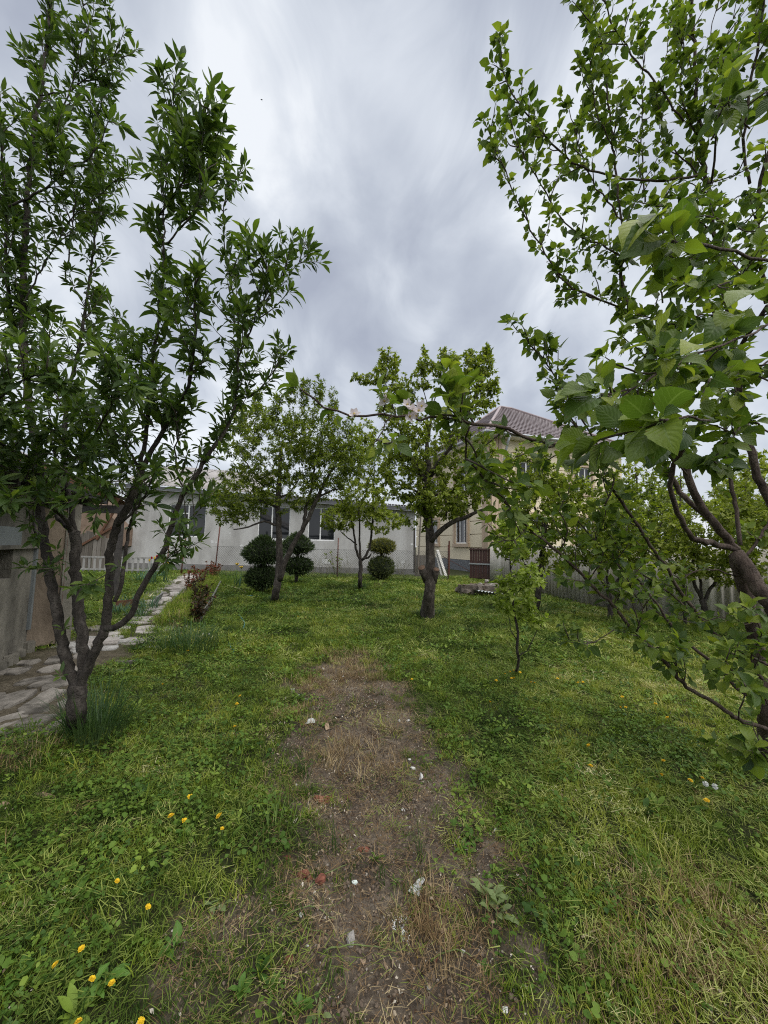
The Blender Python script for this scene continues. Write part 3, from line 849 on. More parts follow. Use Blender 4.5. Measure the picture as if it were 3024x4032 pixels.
def wall_bands(u, L, nout, holes, z0, z1, bands):
    """wall made of render bands with recessed joints; holes = (s0, s1, z0, z1)"""
    b = MB(); Mx = np.stack([u, -nout, np.array((0, 0, 1.0))], 1)
    zs = list(np.linspace(z0, z1, bands + 1))
    cuts = sorted(set([0, L] + [h for q in holes for h in q[:2]]))
    for a, c in zip(cuts[:-1], cuts[1:]):
        hs = [h for h in holes if h[0] <= a + 1e-6 and h[1] >= c - 1e-6]
        for za, zb in zip(zs[:-1], zs[1:]):
            ivs = [(za + 0.02, zb - 0.02)]
            for h in hs:
                nv = []
                for p_, q_ in ivs:
                    if h[2] > p_: nv.append((p_, min(q_, h[2])))
                    if h[3] < q_: nv.append((max(p_, h[3]), q_))
                ivs = [(p_, q_) for p_, q_ in nv if q_ - p_ > 0.01]
            for p_, q_ in ivs:
                b.box(u * (a + c) / 2 - nout * 0.06 + np.array((0, 0, (p_ + q_) / 2)), (c - a, 0.12, q_ - p_), M=Mx)
        ivs = [(z0, z1)]
        for h in hs:
            ivs = [(z0, h[2]), (h[3], z1)] if len(hs) == 1 else [(z0, hs[0][2]), (hs[0][3], hs[1][2]), (hs[1][3], z1)]
        for p_, q_ in ivs:
            b.box(u * (a + c) / 2 - nout * 0.22 + np.array((0, 0, (p_ + q_) / 2)), (c - a, 0.2, q_ - p_), M=Mx)
    return b
H2 = [(2.5, 4.1, 1.75, 3.5), (6.7, 8.3, 1.75, 3.5)]
H2 = H2 + [(2.5, 4.1, 5.1, 6.7), (6.7, 8.3, 5.1, 6.7)]
H1 = [(2.0, 3.5, 1.75, 3.5), (6.0, 7.4, 1.75, 3.5), (2.0, 3.5, 5.1, 6.7), (6.0, 7.4, 5.1, 6.7)]
wall_bands(d2, L2, n2, H2, 0.7, HE, 9).build('wall', M['yellow'], yh)
wall_bands(d1, L1, n1, H1, 0.7, HE, 9).build('wall', M['yellow'], yh)
b = MB()
for u, L_, no in ((d2, L2, n2), (d1, L1, n1)):
    b.box(u * L_ / 2 - no * 0.11 + np.array((0, 0, 0.35)), (L_ + 0.1, 0.34, 0.69), M=np.stack([u, -no, np.array((0, 0, 1.0))], 1))
b.build('plinth', M['rubble_stone'], yh)
for u, no, hs in ((d2, n2, H2), (d1, n1, H1)):
    for s0, s1, za, zb in hs:
        ux = u if no is n1 else -u
        c = (u * (s0 if no is n1 else s1) - no * 0.06); c[2] = za
        w_ = window(yh, c, s1 - s0, zb - za, ux, [0.33, 0.67], sill=False, fr=0.08)
        b = MB(); Mx = np.stack([u, -no, np.array((0, 0, 1.0))], 1)
        mid = u * (s0 + s1) / 2 + no * 0.06
        for du, dz, sx, sz in ((0, za - 0.12 - (za + zb) / 2, s1 - s0 + 0.5, 0.2), (0, zb + 0.1 - (za + zb) / 2, s1 - s0 + 0.4, 0.18), (-(s1 - s0) / 2 - 0.1, 0, 0.16, zb - za), ((s1 - s0) / 2 + 0.1, 0, 0.16, zb - za)):
            b.box(mid + u * du + np.array((0, 0, (za + zb) / 2 + dz)), (sx, 0.13, sz), M=Mx)
        b.build('surround', M['trim_brown'], w_)
b = MB()
for u, no, off in ((d1, n1, 0.0), (d2, n2, 0.0)):
    for k in range(3):
        b.box(u * (0.16 + 0.24 * k) + no * (0.05 if k != 1 else 0.035) + np.array((0, 0, (0.7 + HE) / 2)), (0.21, 0.09, HE - 0.7), M=np.stack([u, -no, np.array((0, 0, 1.0))], 1))
b.build('pilaster', M['trim_brown'], yh)
# hip roof: eaves overhang, pressed tile relief on each slope
OV = 0.65
def loc2(a, b_, z): return d1 * a + d2 * b_ + np.array((0, 0, z))
ZE, ZR = HE + 0.05, 12.2
e00, e10, e11, e01 = (-OV, -OV), (L1 + OV, -OV), (L1 + OV, L2 + OV), (-OV, L2 + OV)
r0, r1 = (L1 / 2 - 0.5, L2 / 2), (L1 / 2 + 0.5, L2 / 2)
def roof_slope(A, B, Cc, D, zA, zC):
    """pressed-tile slope: eave A->B, ridge D->C (D above A); rows step, columns wave"""
    A, B, Cc, D = [np.array((*q, z)) for q, z in ((A, zA), (B, zA), (Cc, zC), (D, zC))]
    rows = 20
    bm = MB(); nrm_ = np.cross(B - A, D - A); nrm_ /= np.linalg.norm(nrm_)
    if nrm_[2] < 0: nrm_ = -nrm_
    W = np.linalg.norm(B - A)
    for r_ in range(rows):
        t0, t1 = r_ / rows, (r_ + 1) / rows
        pa, pb = A + (D - A) * t0, B + (Cc - B) * t0
        qa, qb = A + (D - A) * t1, B + (Cc - B) * t1
        n = max(3, int(np.linalg.norm(pb - pa) / 0.055))
        s = np.linspace(0, 1, n)[:, None]
        lo, hi = pa + (pb - pa) * s, qa + (qb - qa) * s
        xw = (lo - A) @ ((B - A) / W)
        wv = 0.03 * np.abs(np.sin(xw * math.pi / 0.28))[:, None]
        lo2, hi2 = lo + nrm_ * (0.045 + wv), hi + nrm_ * (0.012 + wv)
        v = np.concatenate([lo2, hi2, lo - nrm_ * 0.01])
        fs = []
        for i in range(n - 1): fs += [(i, i + 1, n + i + 1, n + i), (2 * n + i, 2 * n + i + 1, i + 1, i)]
        bm.add(np.array([d1 * q[0] + d2 * q[1] + np.array((0, 0, q[2])) for q in v]), fs)
    return bm
for A, B, Cc, D in ((e00, e10, r1, r0), (e01, e00, r0, r0), (e11, e01, r0, r1), (e10, e11, r1, r1)):
    roof_slope(A, B, Cc, D, ZE, ZR).build('roof_slope', M['roof_red'], yh)
b = MB()
for (ea, rr) in ((e00, r0), (e01, r0), (e10, r1), (e11, r1)):
    b.tube([loc2(*ea, ZE + 0.07), loc2(*rr, ZR + 0.07)], 0.10, 8)
b.tube([loc2(*r0, ZR + 0.07), loc2(*r1, ZR + 0.07)], 0.10, 8)
b.build('ridge_cap', M['ridge'], yh)
b = MB()
q = [e00, e10, e11, e01]
v = [loc2(*p_, ZE - 0.12) for p_ in q] + [loc2(*p_, ZE - 0.02) for p_ in q]
b.add(v, [(3, 2, 1, 0), (4, 5, 6, 7)] + [(i, (i + 1) % 4, 4 + (i + 1) % 4, 4 + i) for i in range(4)]); b.build('soffit', M['white'], yh)
b = MB()
g_ = [(-OV - .08, -OV - .08), (L1 + OV + .08, -OV - .08)]
b.tube([loc2(*p_, ZE) for p_ in g_], 0.085, 8); b.tube([loc2(-OV - .08, -OV - .08, ZE), loc2(-OV - .08, L2 + OV, ZE)], 0.085, 8)
b.build('gutter', M['zinc'], yh)
b = MB()
b.tube([loc2(0.85, -OV - 0.05, ZE - 0.08), loc2(0.85, -0.5, ZE - 0.45), loc2(0.85, -0.16, ZE - 1.3), loc2(0.85, -0.16, 0.3)], 0.07, 8)
b.build('downspout', M['zinc'], yh)

# ------------------------------------------------------------------ corrugated boundary fence on the right, dark gate
M['fence_sheet'] = rough_mat('fence_sheet', [(0.2, (0.36, 0.335, 0.295)), (0.5, (0.48, 0.45, 0.40)), (0.8, (0.60, 0.57, 0.52))], 1.8, 6, 0.85, 0.3, 25, 0.01, stretch=(1, 1, 0.35), tint=0.4)
M['dark_post'] = rough_mat('dark_post', [(0.3, (0.03, 0.027, 0.025)), (0.7, (0.075, 0.065, 0.06))], 9, 4, 0.85, 0.3)
FL = [np.array(p_) for p_ in ((4.70, 17.0), (5.5, 10.4), (7.2, 8.4), (11.5, 6.4))]
fence = empty('corrugated_fence', (4.7, 17.0, 0), 'grey corrugated sheet fence running along the right edge of the lawn', 'fence')
fo = np.array((4.7, 17.0))
FH = 1.52
k = 0
for A, B in zip(FL[:-1], FL[1:]):
    Ls = np.linalg.norm(B - A); u = (B - A) / Ls; n = max(1, int(round(Ls / 1.05)))
    wv = Ls / n
    for i in range(n):
        h = FH + RNG.uniform(-0.05, 0.05)
        bm = corrugated(wv * (0.995 if k % 3 else 0.95), h, 6, 0.035)
        V = np.concatenate(bm.v)
        me = bm
        me.v = [np.stack([V[:, 0], V[:, 2], V[:, 1]], 1)]
        me.f = [f[::-1] for f in me.f]
        me.t = [np.full(len(V), RNG.uniform(0, 1))]
        s = A + u * wv * i
        me.build('sheet', M['fence_sheet'], fence, (s[0] - fo[0], s[1] - fo[1], 0.04 + RNG.uniform(-0.02, 0.02)), (RNG.normal(0, 0.012), RNG.normal(0, 0.008), math.atan2(u[1], u[0])))
        b = MB(); nn = np.array((-u[1], u[0])) * (1 if u[0] > 0 else -1)
        b.tube([(0, 0, -0.1), (0, 0, FH - 0.05)], 0.03, 8)
        b.build('post', M['dark_post'], fence, (s[0] - fo[0] + nn[0] * 0.09, s[1] - fo[1] + nn[1] * 0.09, 0))
        k += 1
    b = MB()
    for z in (0.4, 1.2): b.tube([(*(A - fo + nn * 0.06), z), (*(B - fo + nn * 0.06), z)], 0.022, 6)
    b.build('rail', M['dark_post'], fence)
M['gate_brown'] = rough_mat('gate_brown', [(0.25, (0.035, 0.016, 0.014)), (0.75, (0.085, 0.038, 0.032))], 5, 5, 0.7, 0.3, 40, 0.006, stretch=(1, 1, 0.2), tint=0.3)
ga, gb = P(1850, 2280, 17.6), P(1929, 2290, 17.1)
gate = empty('board_gate', (ga.x, ga.y, 0), 'dark brown gate of upright boards at the far end of the fence', 'gate')
gl = math.hypot(gb.x - ga.x, gb.y - ga.y); ang = math.atan2(gb.y - ga.y, gb.x - ga.x)
gate.rotation_euler = (0, 0, ang)
for i in range(8):
    b = MB(); b.box((0, 0, 0.80), (gl / 8 - 0.014, 0.025, 1.36 + RNG.normal(0, 0.012)), tint=RNG.uniform(0, 1))
    b.build('board', M['gate_brown'], gate, ((i + 0.5) * gl / 8, RNG.normal(0, 0.003), 0))
for z in (0.18, 0.78, 1.42):
    b = MB(); b.box((gl / 2, -0.03, z), (gl + 0.04, 0.03, 0.06)); b.build('rail', M['zinc'] if z == 0.78 else M['gate_brown'], gate)

# ------------------------------------------------------------------ chain-link fence in front of the grey house
M['rust'] = rough_mat('rust', [(0.25, (0.05, 0.02, 0.016)), (0.55, (0.11, 0.042, 0.03)), (0.8, (0.19, 0.085, 0.05))], 12, 5, 0.85, 0.4, 50, 0.006)
M['wire'] = plain('wire', (0.20, 0.195, 0.19), 0.5, 0.5)
YF = 17.3
wa, wb = P(655, 2230, YF), P(1700, 2250, YF)
wf = empty('wire_fence', (wa.x, YF, 0), 'rusty post and chain link fence in front of the grey house', 'fence')
for u, top, lean in ((640, 2115, 0.02), (655, 2150, .015), (712, 2115, .09), (845, 2062, .10), (1328, 2118, .0), (1765, 2145, 0.0)):
    q = P(u, 2240, YF); zt_ = P(u, top, YF).z
    b = MB(); b.tube([(0, 0, -0.1), (lean * 0.6, 0, zt_ * 0.5), (lean * 1.2, 0, zt_)], 0.028, 8, wob=0.03)
    b.build('post', M['rust'], wf, (q.x - wa.x, 0.03, 0))
b = MB()
wx0, wx1 = P(850, 2230, YF).x - wa.x, P(1768, 2240, YF).x - wa.x
for sgn in (1, -1):
    x = wx0 - 1.2
    while x < wx1 + 1.2:
        # one diagonal wire from bottom to top, clipped to the fence
        za, zb = 0.06, 1.30
        xa, xb = x, x + sgn * (zb - za)
        if min(xa, xb) >= wx0 and max(xa, xb) <= wx1:
            b.tube([(xa, 0, za), (xb, 0.006 * sgn, zb)], 0.0048, 3, cap=False)
        else:
            pa, pb = np.array((xa, 0, za)), np.array((xb, 0, zb))
            ts = [t_ for t_ in np.linspace(0, 1, 40) if wx0 <= pa[0] + (pb[0] - pa[0]) * t_ <= wx1]
            if len(ts) > 1: b.tube([pa + (pb - pa) * ts[0], pa + (pb - pa) * ts[-1]], 0.0048, 3, cap=False)
        x += 0.105
b.build('wire_mesh', M['wire'], wf, (0, 0, 0), kind='stuff')
b = MB()
b.tube([(wx0, 0, 1.31), ((wx0 + wx1) / 2, 0, 1.27), (wx1, 0, 1.31)], 0.006, 5)
b.tube([(0.0, 0, 1.22), (wx0 * 0.5, 0, 1.18), (wx0, 0, 1.31)], 0.005, 5); b.tube([(0.0, 0, 0.75), (0.6, 0, 0.72)], 0.005, 5)
b.build('top_wire', M['wire'], wf)

# ------------------------------------------------------------------ plastered shed at the left edge
M['shed_plaster'] = rough_mat('shed_plaster', [(0.32, (0.055, 0.050, 0.040)), (0.5, (0.145, 0.134, 0.110)), (0.68, (0.235, 0.215, 0.178))], 2.2, 9, 0.95, 0.8, 22, 0.02, coord='World', stretch=(1, 1, 0.6))
M['shed_door'] = rough_mat('shed_door', [(0.32, (0.075, 0.056, 0.038)), (0.5, (0.165, 0.128, 0.092)), (0.68, (0.25, 0.195, 0.145))], 2.0, 9, 0.9, 0.7, 25, 0.02, coord='World', stretch=(1, 1, 0.4))
M['old_metal'] = rough_mat('old_metal', [(0.25, (0.13, 0.145, 0.15)), (0.7, (0.24, 0.26, 0.265))], 4, 6, 0.6, 0.2, 30, 0.006, metallic=0.3)
M['black'] = plain('black', (0.012, 0.011, 0.010), 0.8)
M['wood_red'] = rough_mat('wood_red', [(0.3, (0.06, 0.026, 0.014)), (0.7, (0.16, 0.075, 0.04))], 8, 5, 0.85, 0.3, 50, 0.006)
B_ = np.array(G(98, 2570)[:2]); A_ = np.array(G(0, 2630)[:2]); A_ = B_ + (A_ - B_) / np.linalg.norm(A_ - B_) * 2.9
C_ = np.array(G(226, 2548)[:2])
wu = B_ - A_; wl_ = np.linalg.norm(wu); wu = np.array((*(wu / wl_), 0)); wn_ = np.array((wu[1], -wu[0], 0))
HS = 2.12
shed = empty('plaster_shed', (B_[0], B_[1], 0), 'weathered plaster shed with a small window niche at the left edge', 'shed')
so = np.array((B_[0], B_[1], 0)); Mw = np.stack([wu, -wn_, np.array((0, 0, 1.0))], 1)
def sloc(s, z, o=0.0): return -wu * s + wn_ * o + np.array((0, 0, z))    # s metres back from the corner towards the camera
def on_wall(u, v):
    """(s, z) of the wall point seen at photo pixel u, v"""
    r = ray(u, v); pl = Vector(so); n_ = Vector(wn_)
    t_ = (pl - CAM).dot(n_) / r.dot(n_); q = CAM + r * t_
    return float((np.array(q) - so) @ (-wu)), q.z
s0, z0 = on_wall(54, 2163); s1, z1 = on_wall(-20, 2288)
zs0, zs1 = z1, z0
b = MB()
def wbox(s_a, s_b, za, zb, o0, o1): b.box(sloc((s_a + s_b) / 2, (za + zb) / 2, (o0 + o1) / 2), (s_b - s_a, o1 - o0, zb - za), M=Mw)
wbox(0, s0, 0, HS, -0.25, 0); wbox(s0, s0 + 0.5, 0, zs0, -0.25, 0); wbox(s0, s0 + 0.5, zs1, HS, -0.25, 0); wbox(s0 + 0.5, wl_, 0, HS, -0.25, 0)
b.build('wall', M['shed_plaster'], shed)
b = MB(); wbox(s0 - 0.02, s0 + 0.52, zs0 - 0.02, zs1 + 0.02, -0.32, -0.20); b.build('window_niche', M['black'], shed)
b = MB()
for k in range(3): wbox(s0 + 0.08 + 0.15 * k, s0 + 0.10 + 0.15 * k, zs0, zs1, -0.16, -0.14)
b.build('window_bar', M['rust'], shed)
sa, za = on_wall(70, 2150); sb, zb = on_wall(0, 2071)
b = MB(); wbox(sa, sb + 0.4, za, zb, 0.002, 0.03); b.build('metal_plate', M['old_metal'], shed)
sa, za = on_wall(136, 2152)
b = MB(); wbox(0.0, wl_, za - 0.02, za + 0.025, 0.001, 0.05); b.build('ledge', M['shed_plaster'], shed)
b = MB(); b.box((0.012, -0.012, 0.95), (0.055, 0.055, 1.3), rz=0.4); b.build('corner_strip', M['old_metal'], shed)
b = MB()
for s_ in (0.25, 0.42): b.tube([sloc(s_, 1.92, 0.08), sloc(s_, 1.62, 0.10), sloc(s_ - 0.02, 1.55, 0.12), sloc(s_ - 0.12, 1.56, 0.13), sloc(s_ - 0.14, 1.42, 0.12)], 0.018, 8)
b.build('bent_pipe', M['dark_post'], shed)
# rough footing stones
for k in range(16):
    s_ = RNG.uniform(0.0, 1.3); p = sloc(s_, RNG.uniform(0.02, 0.14), RNG.uniform(0.0, 0.05))
    o = slab(shed, p[0] + so[0], p[1] + so[1], RNG.uniform(.10, .2), RNG.uniform(.08, .14), RNG.uniform(0, 3), RNG.uniform(.06, .15), M['shed_plaster'], 7, 'footing_stone', org=so)
du = np.array((*(C_ - B_), 0)); dl = np.linalg.norm(du); du /= dl; dn = np.array((du[1], -du[0], 0)); Md = np.stack([du, -dn, np.array((0, 0, 1.0))], 1)
b = MB(); b.box(du * (dl / 2) + np.array((0, 0, 0.98)) - dn * 0.05, (dl, 0.05, 1.86), M=Md); b.build('door', M['shed_door'], shed)
door = b
b = MB(); b.box(du * (dl + .03) + np.array((0, 0, 0.95)) - dn * 0.04, (0.05, 0.07, 1.9), M=Md); b.build('door_strip', M['rust'], shed)
b = MB(); b.tube([du * (dl * .78) + np.array((0, 0, 1.22)) - dn * 0.02, du * (dl * .78) + np.array((0, 0, 1.22)) + dn * 0.05], [0.02, 0.028], 10); b.build('knob', M['rust'], shed)
du2 = np.array((-.80, .60, 0)); Md2 = np.stack([du2, -np.array((du2[1], -du2[0], 0)), np.array((0, 0, 1.0))], 1)
b = MB(); b.box(du * (dl + .06) + du2 * 1.0 + np.array((0, 0, 1.0)), (2.0, 0.16, 2.0), M=Md2); b.build('side_wall', M['shed_plaster'], shed)
b = MB(); b.box(sloc(0.55, 2.19, -1.15), (4.7, 3.1, 0.10), M=Mw); b.build('roof', M['black'], shed)
b = MB()
for k in range(6): b.box(sloc(-1.2 + k * 0.65, 2.09, -0.2), (0.07, 0.9, 0.09), M=Mw)
b.build('rafter', M['dark_post'], shed)

# ------------------------------------------------------------------ open lean-to roof behind the shed, wooden barn, picket fence
M['old_wood'] = rough_mat('old_wood', [(0.25, (0.085, 0.072, 0.058)), (0.5, (0.15, 0.13, 0.11)), (0.8, (0.25, 0.225, 0.20))], 3, 6, 0.92, 0.5, 30, 0.01, stretch=(3, 3, 0.25), tint=0.45)
M['clay'] = rough_mat('clay', [(0.25, (0.15, 0.10, 0.07)), (0.75, (0.27, 0.195, 0.145))], 3, 6, 0.95, 0.5, 18, 0.02)
YL = 9.0
la, lb = P(232, 1856, YL), P(402, 1930, YL)
lt_ = empty('open_lean_to', ((la.x + lb.x) / 2, YL, 0), 'open timber lean-to with corrugated roof behind the shed', 'shelter')
lo = np.array(lt_.location)
slope = math.atan2(lb.z - la.z, lb.x - la.x); Lr = math.hypot(lb.x - la.x, lb.z - la.z) + 2.2
for k in range(2):
    o = link('roof_sheet', corrugated(Lr, 0.8, 9, 0.03).mesh('roof_sheet', M['asbestos']) if k == 0 else lsheet, lt_)
    if k == 0: lsheet = o.data
    o.location = (lb.x - lo[0] - Lr * math.cos(slope), k * 0.76, lb.z - Lr * math.sin(slope) + 0.05 + 0.006 * (k % 2) - k * 0.76 * 0.2)
    o.rotation_euler = (-0.2, -slope, 0)
for k in range(3):
    b = MB(); b.box((0, 0, 0), (Lr * 0.94, 0.07, 0.14)); b.build('rafter', M['wood_red'], lt_, (lb.x - lo[0] - Lr / 2 * math.cos(slope), 0.08 + k * 0.62, lb.z - Lr / 2 * math.sin(slope) - 0.09 - k * 0.62 * .2), (0, -slope, 0))
for k in range(7):
    b = MB(); b.box((0, .72, 0), (0.07, 1.45, 0.06), M=np.array(Matrix.Rotation(-.2, 3, 'X'))); t_ = (k + 0.5) / 7 * Lr
    b.build('purlin', M['wood_red'], lt_, (lb.x - lo[0] - t_ * math.cos(slope), 0, lb.z - t_ * math.sin(slope) - 0.19))
b = MB(); b.box((lb.x - lo[0] - 0.9, 0.9, 2.28), (2.3, 0.14, 0.2)); b.build('beam', M['dark_post'], lt_)
for xx in (lb.x - lo[0] - 0.12, lb.x - lo[0] - 2.4):
    b = MB(); b.box((xx, 0.9, 1.2), (0.12, 0.12, 2.4)); b.build('post', M['dark_post'], lt_)
YB = 19.0
ba, bb = P(200, 2235, YB), P(470, 2235, YB)
barn = empty('wooden_barn', (ba.x, YB, 0), 'old barn of grey boards under a clay gable behind the picket fence', 'barn')
w_ = bb.x - ba.x
nb = 17
for k in range(nb):
    b = MB(); hh = 1.35 + 0.55 * (1 - abs(2 * (k + .5) / nb - 1)) + RNG.normal(0, 0.02)
    b.box((0, 0, hh / 2), (w_ / nb - 0.02, 0.03, hh), tint=RNG.uniform(0, 1)); b.build('board', M['old_wood'], barn, ((k + .5) * w_ / nb, RNG.normal(0, 0.008), 0))
b = MB(); v = [(0, 0.06, 1.2), (w_, 0.06, 1.2), (w_, 0.06, 2.1), (w_ * 0.5, 0.06, 3.5), (0, 0.06, 2.1)]; v = v + [(a, 2.0, c) for a, _, c in v]
b.add(v, [(0, 1, 2, 3, 4), (9, 8, 7, 6, 5)] + [(i, 5 + i, 5 + (i + 1) % 5, (i + 1) % 5) for i in range(5)]); b.build('gable', M['clay'], barn)
b = MB()
b.box((w_ * 0.62, -0.05, 1.6), (2.2, 0.08, 0.1), M=np.array(Matrix.Rotation(-0.55, 3, 'Y'))); b.box((w_ * 0.75, -0.06, 2.15), (1.5, 0.08, 0.1), M=np.array(Matrix.Rotation(-1.1, 3, 'Y')))
b.build('brace', M['wood_red'], barn)
YP = 17.6
pa_, pb_ = P(318, 2235, YP), P(640, 2245, YP)
pk = empty('picket_fence', (pa_.x, YP, 0), 'low grey wooden picket fence in front of the barn', 'fence')
M['picket'] = rough_mat('picket', [(0.25, (0.19, 0.18, 0.17)), (0.75, (0.38, 0.37, 0.355))], 4, 5, 0.9, 0.4, 30, 0.008, stretch=(3, 3, 0.4), tint=0.3)
w_ = pb_.x - pa_.x; n = 15
for k in range(n):
    b = MB(); b.box((0, 0, 0.36), (0.09, 0.025, 0.72 + RNG.normal(0, 0.02)), tint=RNG.uniform(0, 1)); b.build('picket', M['picket'], pk, ((k + .5) * w_ / n, 0, 0), (0, RNG.normal(0, 0.03), 0))
for z in (0.16, 0.71):
    b = MB(); b.box((w_ / 2, -0.03, z), (w_, 0.03, 0.07)); b.build('rail', M['picket'], pk)
# ------------------------------------------------------------------ trees
def c1(pts, d):     # crop 1: u = .7836 x, v = .7836 y
    dd = np.linspace(d[0], d[1], len(pts)) if isinstance(d, tuple) else [d] * len(pts)
    return [P(.7836 * x, .7836 * y, q) for (x, y), q in zip(pts, dd)]
def px(pts, d):
    dd = np.linspace(d[0], d[1], len(pts)) if isinstance(d, tuple) else [d] * len(pts)
    return [P(x, y, q) for (x, y), q in zip(pts, dd)]
def c3(pts, d): return px([(1824 + .7233 * x, .7233 * y) for x, y in pts], d)
def c4(pts, d): return px([(1824 + 1.2605 * x, 1000 + 1.2605 * y) for x, y in pts], d)
def c5(pts, d): return px([(1824 + 1.2605 * x, 1900 + 1.2605 * y) for x, y in pts], d)

